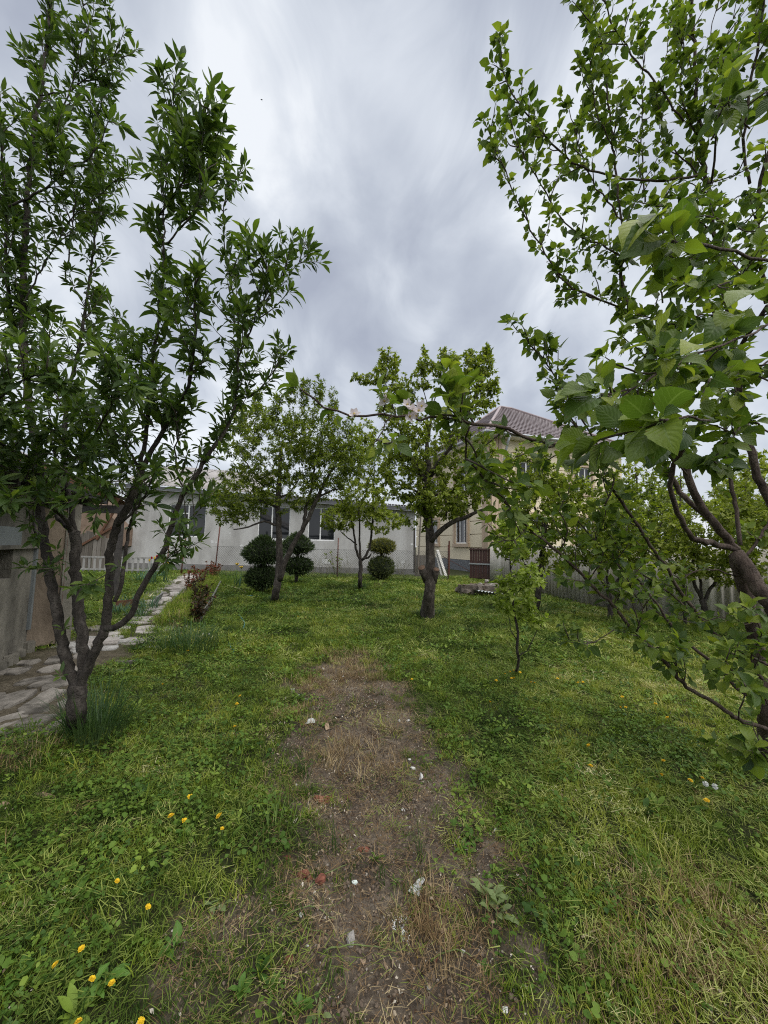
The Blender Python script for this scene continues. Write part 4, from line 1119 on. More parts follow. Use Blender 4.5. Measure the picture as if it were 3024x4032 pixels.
# the pear-leaved tree on the left, forking just above the ground
D0 = 2.9
g = G(303, 2885)
lt = empty('fruit_tree', g, 'fruit tree with narrow leaves forking low beside the shed, at the left edge', 'tree')
lv = Leaves()
limbs = [
    ([g - Vector((0, 0, .1)), g + Vector((0, 0, 0.03)), P(300, 2800, D0), P(309, 2695, D0)], .088, .078, None, 1),
    (px([(309, 2720), (255, 2587), (217, 2370), (190, 2234), (168, 2071), (157, 1984), (149, 1788), (118, 1623), (88, 1254), (102, 862), (129, 548), (157, 376), (180, 196), (200, -40)], (2.9, 3.0)), .054, .008, .42, 1, 1.25),
    (px([(311, 2715), (331, 2587), (309, 2397), (296, 2234), (298, 2090)], (2.9, 3.0)), .056, .045, None, 1),
    (px([(298, 2110), (240, 2030), (184, 1984), (108, 1898), (38, 1849), (-60, 1800)], (3.0, 2.5)), .026, .012, .2, 1),
    (px([(296, 2110), (271, 2080), (225, 2030), (205, 1936), (215, 1850)], (3.0, 3.3)), .034, .016, .4, 1),
    (px([(298, 2104), (277, 1990), (260, 1881), (251, 1811), (262, 1600), (313, 1357), (337, 1216), (352, 1097), (384, 862), (386, 740)], (3.0, 3.2)), .030, .005, .25, .95, 1.2),
    (px([(312, 2710), (374, 2560), (412, 2473), (428, 2342), (434, 2180), (461, 2071), (515, 1963), (555, 1850)], (2.9, 2.72)), .050, .030, None, 1),
    (px([(555, 1850), (619, 1733), (682, 1623), (729, 1553), (756, 1440), (770, 1300), (762, 1160), (786, 1085)], (2.72, 2.2)), .027, .006, .15, 1, 1.3),
    (px([(548, 1858), (578, 1690), (603, 1513), (605, 1396), (627, 1239), (646, 1019), (625, 905), (611, 862)], (2.72, 2.5)), .024, .006, .15, 1, 1.3),
    (px([(611, 870), (690, 760), (744, 682), (776, 600), (800, 470), (823, 430)], (2.5, 2.2)), .010, .004, .0, 1.05, 1.5),
    (px([(640, 1000), (650, 720), (660, 560), (682, 439), (690, 345)], (2.5, 2.5)), .009, .003, .25, .95, 1.1),
    (px([(660, 960), (720, 880), (768, 823), (791, 744), (786, 640), (800, 520)], (2.4, 2.25)), .009, .003, .1, 1.05, 1.3),
    (px([(412, 2473), (450, 2473), (515, 2424), (559, 2315), (608, 2234), (651, 2153), (673, 2071), (721, 1952), (784, 1850), (831, 1780), (901, 1670), (929, 1576)], (2.72, 2.8)), .034, .015, .62, 1, 1.1),
    (px([(929, 1576), (985, 1560), (1042, 1513), (1089, 1451), (1128, 1395)], (2.8, 2.9)), .008, .003, .0, .8, 1.2),
    (px([(929, 1576), (940, 1357), (938, 1254), (905, 1097), (880, 940), (885, 784), (905, 600)], (2.8, 2.7)), .012, .003, .0, .9, 1.2),
    (px([(930, 1430), (985, 1300), (1027, 1175), (1042, 1081), (1050, 1020)], (2.6, 2.3)), .009, .003, .05, 1.0, 1.4),
    (px([(1010, 1230), (1090, 1120), (1160, 1058), (1215, 985)], (2.5, 2.6)), .006, .002, .0, .75, 1.3),
    (px([(450, 2370), (483, 2288), (494, 2180), (505, 2100), (535, 1990), (560, 1900)], (2.75, 2.9)), .022, .010, .55, .9),
    (px([(461, 2071), (530, 2010), (570, 1950), (600, 1880)], (2.7, 2.5)), .014, .006, .3, .95),
    (px([(118, 1803), (60, 1780), (0, 1745), (-60, 1730)], (2.95, 2.4)), .016, .01, .2, .9),
    (px([(149, 1764), (190, 1725), (225, 1690)], (2.95, 2.6)), .014, .006, .3, 1),
    (px([(105, 1420), (40, 1210), (24, 1000), (24, 823), (12, 627), (-20, 420)], (3.0, 2.7)), .022, .008, .1, 1, 1.3),
    (px([(35, 815), (157, 752), (266, 674), (353, 619), (407, 541), (425, 480)], (2.75, 2.6)), .014, .004, .15, .95, 1.3),
    (px([(266, 674), (250, 590), (225, 520)], (2.7, 2.6)), .006, .003, .2, 1),
    (px([(157, 376), (210, 368), (280, 355), (330, 320), (400, 260), (470, 200)], (2.95, 2.9)), .009, .003, .2, .85, 1.3),
    (px([(180, 640), (250, 420), (320, 200), (330, 60), (320, -30)], (2.9, 2.8)), .01, .003, .15, .85, 1.2),
    (px([(259, 1100), (298, 799), (353, 690), (380, 480), (420, 300), (440, 130)], (3.1, 3.0)), .009, .003, .2, .8, 1.1),
    (px([(86, 1200), (200, 1000), (290, 850), (400, 760), (470, 700)], (2.9, 2.8)), .010, .003, .2, .85, 1.1),
    (px([(-40, 1600), (60, 1520), (140, 1480), (230, 1490)], (2.1, 2.0)), .009, .004, .0, .95, 1.8),
    (px([(380, 1700), (430, 1600), (450, 1540), (480, 1480)], (2.4, 2.1)), .008, .003, .1, 1.0, 1.6),
    (px([(548, 1858), (520, 1790), (440, 1690), (330, 1640), (240, 1600)], (2.7, 2.5)), .014, .005, .2, .9, 1.3),
    (px([(603, 1680), (520, 1560), (500, 1400), (480, 1250)], (2.6, 2.9)), .009, .003, .3, .8, .8),
    (px([(721, 1952), (690, 1800), (700, 1700), (690, 1600)], (2.75, 2.5)), .010, .004, .15, .95, 1.2),
    (px([(184, 1984), (140, 1930), (60, 1960), (10, 1990)], (2.7, 2.4)), .008, .004, .2, .95, 1.4),
    (px([(650, 2153), (690, 2190), (720, 2170)], (2.75, 2.6)), .006, .003, .2, .95, 1.5),
    (px([(673, 2071), (740, 2060), (790, 2000)], (2.75, 2.7)), .007, .003, .2, .9, 1.4),
    (px([(434, 2250), (380, 2280), (345, 2300)], (2.75, 2.6)), .005, .003, .3, .85, 1.4),
    (px([(220, 2400), (245, 2260), (200, 2240)], (2.9, 2.8)), .004, .002, .6, .7),
    # foliage low on the left
    (px([(149, 1788), (60, 1700), (-10, 1660), (-70, 1600)], (2.9, 2.3)), .008, .003, .1, .95, 1.2),
    (px([(118, 1623), (200, 1580), (300, 1570), (380, 1600)], (2.9, 2.6)), .008, .003, .1, .9, 1.1),
    (px([(130, 1700), (220, 1780), (330, 1800), (400, 1770)], (2.9, 2.5)), .007, .003, .1, .9, 1.1),
    (px([(205, 1936), (120, 1880), (40, 1800), (-20, 1790)], (3.1, 2.6)), .007, .003, .1, .9, 1.1),
    (px([(255, 1811), (340, 1850), (420, 1900), (470, 1890)], (3.0, 2.6)), .007, .003, .1, .9, 1.0),
    (px([(262, 1700), (350, 1700), (420, 1680), (500, 1700)], (3.0, 2.7)), .007, .003, .1, .9, 1.0),
    (px([(40, 1500), (100, 1400), (180, 1350), (240, 1280)], (2.8, 2.5)), .007, .003, .1, .9, 1.0),
    (px([(184, 1984), (100, 1990), (30, 1940), (-30, 1920)], (2.9, 2.4)), .006, .003, .1, .9, 1.1),
    (px([(515, 1963), (450, 1930), (400, 1960), (350, 1950)], (2.7, 2.4)), .006, .003, .1, .9, 1.0),
]
limbs = [(p_, a_ * .66, b2 * .75, *r_) for p_, a_, b2, *r_ in limbs]
traced_tree(lt, limbs, M['bark'], lv, .100, .42, twig_gap=.044, twig_len=(.10, .34), leaf_gap=.036, per=4, spread=.85, droop=.12, upw=.7)
# small shoots breaking straight from the stems
for u, v, d in ((190, 2235, 2.85), (240, 2660, 2.8), (400, 2300, 2.7), (250, 2480, 2.8), (470, 2230, 2.7)):
    leaf_node(lv, np.array(P(u, v, d)), (0.3, -0.6, 0.6), 6, .085, .5, .9)
leafage(lt, lv, LANCE_N, LANCE_F, M['pear_leaf'])
# pruned knots and the swollen fork
b = MB()
for u, v, d, r in ((313, 2705, 2.90, .030), (322, 2730, 2.88, .022), (296, 2722, 2.90, .02)):
    q = np.array(P(u, v, d)) - np.array(lt.location); b.tube([q - (0, 0, r), q - (0, .012, 0), q + (0, 0, r * .9)], [r * .55, r, r * .5], 9, wob=.08)
b.build('knot', M['bark'], lt)

# broad-leaved apple tree on the right, its trunk at the picture's edge
D1 = 2.75
g = G(3015, 2985)
at_ = empty('apple_tree', g, 'apple tree with broad leaves and many tall branches at the right edge', 'tree')
lv = Leaves()
fork = P(2902, 2190, 2.72)
limbs = [
    ([g - Vector((0, 0, .1)), g, P(3012, 2800, 2.75), P(2985, 2600, 2.75), P(2950, 2400, 2.74), P(2915, 2250, 2.73), fork], .058, .052, None, 1),
    (px([(3130, 2560), (3060, 2420), (3000, 2330), (2940, 2240), (2898, 2180)], (2.45, 2.7)), .066, .056, None, 1),
    (c4([(855, 925), (790, 850), (735, 770), (700, 690), (672, 560), (655, 480), (640, 350)], (2.72, 2.6)), .040, .026, .5, 1),
    (c4([(640, 350), (570, 260), (520, 180), (497, 90), (492, 0)], (2.6, 2.6)), .018, .013, .1, .95, 1.2),
    (c3([(885, 1400), (850, 1100), (815, 800), (785, 500), (740, 200), (700, -40)], (2.6, 2.5)), .012, .005, .1, .85, 1.3),
    (c4([(760, 905), (720, 885), (680, 830), (655, 760), (652, 690), (672, 630), (690, 600)], (2.5, 2.2)), .024, .015, .8, 1),
    (c4([(855, 925), (770, 900), (720, 890)], (2.72, 2.5)), .030, .024, None, 1),
    (c4([(840, 900), (760, 820), (690, 760), (640, 680), (600, 620), (560, 560)], (2.72, 2.9)), .032, .015, .5, .9),
    (c4([(1010, 860), (952, 765), (905, 640), (862, 440), (840, 270), (820, 130), (790, 0)], (2.5, 2.5)), .036, .020, .35, .9),
    (c3([(1420, 1600), (1370, 1300), (1330, 1000), (1290, 750), (1270, 500), (1255, 200), (1240, -40)], (2.5, 2.45)), .020, .011, .05, .8, 1.3),
    (c4([(865, 910), (850, 780), (825, 640), (815, 500), (800, 420)], (2.9, 3.1)), .022, .013, .3, .9),
    (c4([(880, 950), (930, 880), (975, 790)], (2.9, 3.0)), .016, .010, .3, .9),
    # shoots against the sky
    (c3([(1320, 950), (1200, 967), (1050, 985), (880, 970), (740, 940), (600, 880), (480, 780), (380, 670), (300, 560), (235, 440), (205, 345), (185, 245)], (2.45, 2.3)), .012, .0035, .45, .72, 1.5),
    (c4([(500, 170), (435, 145), (380, 125), (330, 90), (290, 55)], (2.6, 2.35)), .010, .007, .2, .7, 1.1),
    (c3([(740, 1630), (600, 1570), (500, 1470), (420, 1340), (350, 1210), (300, 1120), (250, 1000), (200, 880), (150, 740), (115, 660)], (2.35, 2.2)), .0085, .003, .05, .68, 1.5),
    (c3([(1200, 660), (1150, 590), (1060, 460), (950, 340), (860, 215), (810, 140), (765, -30)], (2.4, 2.3)), .009, .005, .5, .9, 1.6),
    (c3([(640, 1290), (520, 1180), (470, 1080), (400, 960), (350, 880), (290, 750), (250, 620)], (2.4, 2.3)), .007, .003, .0, .75, 1.5),
    (c3([(870, 1400), (750, 1330), (640, 1290)], (2.6, 2.4)), .009, .007, .1, .8, 1.3),
    (c3([(870, 1200), (810, 1130), (700, 980), (640, 830), (600, 690), (575, 590)], (2.5, 2.4)), .008, .003, .15, .75, 1.4),
    (c3([(990, 1100), (970, 850), (978, 600), (980, 380), (985, 120)], (2.6, 2.6)), .008, .003, .1, .72, 1.4),
    (c3([(1070, 700), (1110, 280), (1155, -30)], (2.7, 2.7)), .005, .003, .1, .6, .7),
    (c3([(1270, 450), (1330, 250), (1395, -30)], (2.5, 2.4)), .005, .003, .3, .6, .5),
    (c3([(1290, 480), (1400, 280), (1480, 70), (1500, -40)], (2.5, 2.4)), .005, .003, .3, .6, .6),
    (c3([(1330, 600), (1480, 350), (1590, 110), (1640, -20)], (2.5, 2.3)), .006, .003, .3, .6, .7),
    (c3([(1560, 1000), (1525, 800), (1545, 600), (1570, 430), (1605, 250), (1630, 60), (1640, -40)], (2.4, 2.2)), .013, .009, .2, .85, 1.1),
    (c3([(1650, 1650), (1610, 1350), (1600, 1150), (1625, 980), (1665, 820)], (2.3, 2.1)), .017, .012, .1, .85, 1.1),
    (c4([(830, 330), (870, 280), (905, 235), (952, 160)], (1.9, 1.7)), .013, .012, .3, .85),
    (c3([(1400, 1660), (1480, 1530), (1540, 1470)], (2.4, 2.3)), .012, .008, .1, .8),
    (c3([(1330, 1000), (1480, 950), (1660, 860)], (2.4, 2.2)), .006, .003, .1, .75, 1.2),
    (c3([(1380, 1150), (1500, 1070), (1650, 1040)], (2.4, 2.2)), .006, .003, .1, .8, 1.2),
    (c3([(1085, 1650), (1050, 1500), (1000, 1380), (960, 1250)], (2.6, 2.5)), .008, .004, .1, .75, 1.3),
    (c3([(1130, 1640), (1110, 1400), (1080, 1200), (1120, 1000)], (2.7, 2.7)), .008, .003, .1, .75, 1.2),
    (c4([(610, 640), (560, 500), (545, 380), (600, 260)], (2.5, 2.3)), .010, .004, .2, .85, 1.2),
    (c4([(440, 690), (420, 600), (350, 480), (250, 330), (190, 260), (150, 215)], (2.5, 2.3)), .010, .003, .45, .78, 1.7),
    # low branches running out to the left across the lawn
    (c5([(945, 768), (860, 740), (800, 700), (700, 640), (640, 570), (540, 470), (470, 390), (390, 310), (300, 220), (200, 140), (120, 50), (60, -30)], (2.7, 2.1)), .021, .006, .28, .88, 1.0),
    (c5([(940, 620), (880, 560), (800, 500), (740, 420), (680, 340), (610, 235), (560, 160), (510, 80), (440, -10)], (2.72, 2.3)), .018, .010, .3, .85, .7),
    (c4([(440, 790), (470, 700), (400, 620), (350, 540), (320, 470), (290, 420)], (2.3, 2.1)), .008, .004, .0, .8, 1.4),
    (c5([(960, 575), (870, 530), (780, 460), (700, 390), (610, 320), (520, 260), (410, 180), (350, 110)], (2.6, 2.45)), .011, .004, .25, .8, 1.0),
    (c5([(925, 685), (850, 640), (800, 580), (690, 490), (620, 400), (560, 320), (500, 240)], (2.76, 3.1)), .019, .008, .4, .8, .8),
    (c5([(860, 295), (780, 272), (720, 280), (670, 318)], (2.74, 2.6)), .008, .005, .4, .7),
    (c5([(470, 460), (430, 490), (390, 500), (330, 490)], (2.4, 2.3)), .005, .002, .3, .7, 1.6),
    (c4([(560, 612), (480, 605), (380, 600), (270, 588), (180, 562), (90, 535), (-10, 522)], (1.6, 1.25)), .011, .007, .15, .8, .75),
    (px([(1812, 1658), (1740, 1642), (1650, 1642), (1560, 1636), (1440, 1645), (1330, 1620), (1235, 1572), (1180, 1530)], (1.25, 1.1)), .007, .003, .75, .62, .35),
    (px([(1840, 1665), (1790, 1640), (1765, 1605), (1770, 1570)], (1.24, 1.15)), .004, .002, .2, .75, 2.2),
    (px([(1850, 1680), (1830, 1760), (1870, 1850), (1950, 1930), (2010, 2000)], (1.26, 1.5)), .005, .004, .1, .72, 1.4),
    (px([(1520, 1640), (1515, 1590), (1505, 1560)], (1.14, 1.1)), .003, .0015, .5, .5, 1.0),
    (px([(1545, 1640), (1510, 1690), (1480, 1730), (1470, 1760)], (1.14, 1.1)), .003, .0015, .6, .5, .8),
    # near sprays
    (c3([(1700, 1425), (1560, 1385), (1400, 1350), (1250, 1335), (1140, 1315)], (1.0, .82)), .006, .004, .9, .85, .5),
    (c4([(952, 220), (870, 262), (730, 310), (560, 400), (480, 437), (430, 440)], (1.5, 1.1)), .007, .004, .55, .85, .9),
    (c4([(770, 520), (720, 515), (660, 522), (615, 518)], (.85, .72)), .004, .003, .8, .85, .6),
    (c3([(1350, 1000), (1370, 760), (1400, 620), (1440, 560)], (1.4, 1.1)), .006, .003, .5, .85, .9),
    (c3([(1350, 760), (1450, 640), (1650, 500)], (1.3, 1.1)), .005, .003, .5, .85, .8),
    (c5([(1000, 800), (950, 840), (900, 845)], (2.3, 2.2)), .006, .003, .4, .9, 1.5),
    # inner shoots that fill the crown between the long stems
    (c4([(860, 330), (780, 340), (700, 360), (620, 330)], (2.0, 1.2)), .008, .003, .1, 1.0, 1.2),
    (c4([(830, 200), (740, 190), (660, 220), (590, 200)], (2.2, 1.8)), .008, .003, .1, 1.0, 1.15),
    (c4([(960, 330), (880, 380), (830, 400), (770, 390)], (1.8, 1.4)), .007, .003, .1, .95, 1.15),
    (c4([(960, 90), (860, 80), (760, 110), (690, 90)], (2.0, 1.7)), .008, .003, .1, .95, 1.15),
    (c4([(660, 480), (600, 400), (570, 320), (500, 260)], (2.3, 2.0)), .008, .003, .1, .95, 1.15),
    (c4([(700, 690), (620, 600), (560, 520), (480, 470)], (2.4, 2.0)), .009, .003, .15, .95, 1.4),
    (c4([(960, 560), (900, 520), (850, 560), (780, 640)], (2.0, 1.8)), .007, .003, .2, 1.0, 1.4),
    (c4([(560, 640), (500, 560), (420, 520), (380, 450)], (2.5, 2.2)), .008, .003, .1, .85, 1.15),
    (c3([(1300, 800), (1230, 650), (1180, 480), (1200, 300), (1180, 150)], (2.5, 2.4)), .008, .003, .1, .8, 1.15),
    (c3([(1330, 1000), (1230, 900), (1140, 800), (1080, 650), (1050, 520)], (2.5, 2.4)), .008, .003, .1, .8, 1.15),
    (c3([(1290, 750), (1370, 600), (1420, 420), (1440, 250)], (2.5, 2.3)), .007, .003, .1, .8, 1.3),
    (c3([(1560, 700), (1480, 600), (1450, 450), (1470, 330)], (2.3, 2.1)), .007, .003, .1, .85, 1.4),
    (c3([(860, 1300), (930, 1100), (1000, 950), (1080, 880)], (2.6, 2.4)), .008, .003, .1, .8, 1.15),
    (c3([(1370, 1300), (1280, 1200), (1180, 1180), (1080, 1120)], (2.4, 2.1)), .008, .003, .1, .85, 1.15),
    (c3([(1400, 1450), (1300, 1400), (1190, 1420), (1090, 1380)], (2.4, 2.1)), .008, .003, .1, .85, 1.15),
    (c3([(1610, 1300), (1520, 1230), (1460, 1250), (1400, 1200)], (2.2, 1.9)), .008, .003, .1, .85, 1.4),
    (c3([(815, 800), (760, 700), (720, 560), (700, 420), (690, 300)], (2.55, 2.4)), .007, .003, .1, .78, 1.4),
    (c3([(740, 200), (690, 120), (660, 20), (650, -60)], (2.5, 2.4)), .006, .003, .0, .8, 1.2),
    (c5([(700, 640), (660, 560), (600, 520), (560, 500)], (2.55, 2.3)), .007, .003, .2, .85, 1.3),
    (c5([(470, 390), (500, 310), (480, 240), (500, 180)], (2.4, 2.3)), .006, .003, .1, .8, 1.4),
    (c5([(300, 220), (330, 150), (300, 90), (330, 30)], (2.3, 2.2)), .006, .003, .1, .8, 1.15),
    (c5([(860, 740), (880, 640), (840, 580), (860, 500)], (2.6, 2.4)), .007, .003, .2, .9, 1.2),
    (c5([(200, 140), (160, 180), (110, 170)], (2.2, 2.1)), .005, .003, .1, .75, 1.15),
    (c5([(940, 640), (900, 560), (930, 470), (900, 400)], (2.6, 2.4)), .007, .003, .1, .95, .8),
    (c5([(960, 420), (880, 440), (800, 420), (740, 440)], (2.7, 2.5)), .006, .003, .1, .95, .8),
    (c5([(540, 470), (560, 390), (520, 320), (560, 260)], (2.4, 2.3)), .006, .003, .1, .85, .8),
    (c5([(960, 700), (920, 640), (860, 620), (820, 560)], (2.5, 2.2)), .006, .003, .1, 1.0, .8),
    (c5([(390, 310), (430, 250), (410, 190), (440, 120)], (2.35, 2.25)), .006, .003, .1, .85, 1.5),
]
limbs = [(p_, a_ * .68, b2 * .8, *r_) for p_, a_, b2, *r_ in limbs]
traced_tree(at_, limbs, M['apple_bark'], lv, .085, .48, twig_gap=.066, twig_len=(.05, .24), leaf_gap=.046, per=3, spread=1.0, droop=.25, upw=.8)
# hand-placed big leaves of the nearest sprays: tip pixel from base pixel
def near_leaf(u0, v0, u1, v1, d0, d1, t, nx_=0.0, ny_=-0.5, nz=0.8):
    a, b_ = np.array(P(u0, v0, d0)), np.array(P(u1, v1, d1))
    s = np.linalg.norm(b_ - a) / 1.22 * .74
    lv.add(a[None], nrm(b_ - a)[None], np.array([[nx_, ny_, nz]]), np.array([s]), np.array([t]))
Z = lambda x, y: (1824 + .7233 * x, .7233 * y)
Y4 = lambda x, y: (1824 + 1.2605 * x, 1000 + 1.2605 * y)
for (a, b_, t, nn) in ((Z(1120, 1190), Z(710, 1230), .85, (0, -.3, .9)), (Z(1060, 1110), Z(1200, 890), .95, (-.8, -.5, .2)), (Z(1110, 1240), Z(1320, 980), .35, (.2, -.8, .5)), (Z(1140, 1260), Z(1395, 1110), .30, (.2, -.7, .6)),
                       (Z(1100, 1290), Z(790, 1340), .25, (-.1, -.9, .4)), (Z(1080, 1150), Z(950, 1220), .5, (0, -.5, .8)), 
                       (Z(1090, 1260), Z(1000, 1050), .4, (-.4, -.8, .3))):
    near_leaf(*a, *b_, .85, .78, t, *nn)
for (a, b_, t, nn) in ((Y4(655, 525), Y4(420, 505), .75, (0, -.5, .9)), (Y4(640, 528), Y4(425, 560), .7, (0, -.6, .8)), (Y4(610, 560), Y4(590, 700), .12, (0, -1, .25)), (Y4(690, 545), Y4(690, 630), .1, (.2, -1, .1)),
                       (Y4(680, 470), Y4(600, 415), .5, (.3, -.8, .5)), (Y4(600, 505), Y4(575, 570), .65, (0, -.7, .6)), (Y4(720, 500), Y4(810, 520), .15, (.2, -.8, .5)), 
                       (Y4(740, 450), Y4(830, 390), .45, (.2, -.9, .3)), (Y4(430, 440), Y4(275, 520), .25, (-.4, -.8, .5)), (Y4(410, 435), Y4(235, 430), .8, (0, -.5, .9)), (Y4(420, 430), Y4(350, 350), .45, (.2, -.8, .5)),
                       (Y4(430, 430), Y4(440, 350), .8, (.2, -.9, .3)), (Y4(400, 440), Y4(280, 380), .4, (-.3, -.7, .6)), (Y4(800, 200), Y4(770, 270), .35, (0, -.8, .5)),
                       (Y4(860, 190), Y4(770, 200), .7, (0, -.6, .8)), (Y4(920, 110), Y4(800, 140), .75, (0, -.5, .8)), (Y4(780, 290), Y4(640, 270), .85, (0, -.3, .9))):
    near_leaf(*a, *b_, .80, .74, t, *nn)
leafage(at_, lv, APPLE_N, APPLE_F, M['apple_leaf'])
# blossom on the long hanging branch
M['petal'] = leaf_mat('petal', [(0, (0.62, 0.52, 0.54)), (1, (0.84, 0.79, 0.80))], .3, .6, veins=False, tt=(1, .97, .97))
PET = leaf_template(.75, 5, -.5, .2, petiole=.05)
pet = leaf_mesh('petal', PET, M['petal'], .6)
M['stamen'] = plain('stamen', (.55, .42, .10), .7)
def blossom(u, v, d, ax, s=.021, n=5):
    r = link('blossom', None, at_); r.empty_display_size = .02
    q = P(u, v, d); r.location = q - at_.location
    r.rotation_euler = Vector(ax).to_track_quat('Z', 'Y').to_euler()
    for k in range(n):
        o = link('petal', pet, r); o.scale = (s,) * 3
        o.rotation_euler = (RNG.normal(0, .15), -.35 + RNG.normal(0, .25), k * 2 * math.pi / n)
    b = MB(); b.tube([(0, 0, -.004), (0, 0, .003), (0, 0, .006)], [.002, .004, .002], 7); b.build('stamen', M['stamen'], r)
for i, (u, v, d) in enumerate(((1605, 1595, 1.15), (1622, 1615, 1.14), (1650, 1618, 1.15), (1640, 1640, 1.16), (1525, 1565, 1.12), (1515, 1580, 1.11), (1395, 1632, 1.12), (1612, 1640, 1.15), (1660, 1600, 1.16))):
    blossom(u, v, d, (RNG.normal(0, .5), -.8, RNG.uniform(-.2, .6)))

def mid_tree(name, g, label, limbs, blobs, n, leaf, tint, mat='crown_leaf', bark='bark', tpl=SMALL_F, group=None, nsingle=0, **kw):
    t = empty(name, g, label, 'tree', group)
    lv = Leaves()
    envelope_tree(t, limbs, blob_targets(blobs, n), M[bark], lv, leaf, tint, **kw)
    leafage(t, lv, tpl, tpl, M[mat], nsingle)
    return t

# apple tree with a leaning side stem, beside the big topiary
D = 9.6; g = G(1080, 2372)
mid_tree('fruit_tree', g, 'full round fruit tree with a leaning side stem beside the dark topiary', [
    ([g - Vector((0, 0, .1)), g] + px([(1088, 2330), (1100, 2230), (1099, 2100), (1094, 1980), (1100, 1880), (1105, 1760)], (9.6, 9.6)), .10, .04, .5),
    (px([(1100, 2285), (1120, 2215), (1170, 2120), (1215, 2040), (1250, 1960), (1290, 1880), (1320, 1830)], (9.55, 9.3)), .075, .03, .5),
    (px([(1195, 2075), (1205, 1990), (1230, 1900), (1240, 1800)], (9.45, 9.5)), .05, .02, .3),
    (px([(1097, 2070), (1040, 2055), (960, 2080), (920, 2085)], (9.6, 9.2)), .03, .012, .2),
    (px([(1096, 2000), (1030, 1975), (980, 1965), (930, 1990)], (9.6, 10.2)), .035, .012, .2),
    (px([(1100, 1960), (1140, 1940), (1180, 1880)], (9.6, 9.9)), .03, .012, .2),
    (px([(1096, 1930), (1020, 1880), (950, 1800)], (9.6, 9.6)), .035, .012, .2),
    (px([(1250, 1960), (1310, 1930), (1350, 1925)], (9.4, 9.2)), .03, .012, .2)],
    [(P(1080, 1760, 9.6), (1.25, 1.3, .95), 5), (P(940, 1950, 9.5), (.75, .9, .75), 2.5), (P(1230, 1720, 9.5), (.85, .9, .75), 3), (P(1300, 1830, 9.4), (.6, .8, .7), 2), (P(880, 1990, 9.5), (.45, .6, .5), 1), (P(1000, 1660, 9.6), (.6, .7, .5), 1), (P(1150, 1930, 9.6), (1.0, .9, .6), 2.2), (P(950, 1640, 9.6), (.16, .16, .45), .4), (P(1010, 1590, 9.8), (.16, .16, .45), .4), (P(1090, 1590, 9.4), (.16, .16, .45), .4), (P(1150, 1560, 9.7), (.16, .16, .45), .4), (P(1200, 1545, 9.5), (.16, .16, .45), .4), (P(1255, 1540, 9.5), (.16, .16, .45), .4), (P(1310, 1600, 9.4), (.16, .16, .45), .4), (P(1370, 1700, 9.4), (.16, .16, .45), .4), (P(1380, 1800, 9.3), (.4, .5, .5), 1)],
    1900, .100, .40, tpl=SLIM_F, bark='bark', per=5, gap=.045, droop=.35)
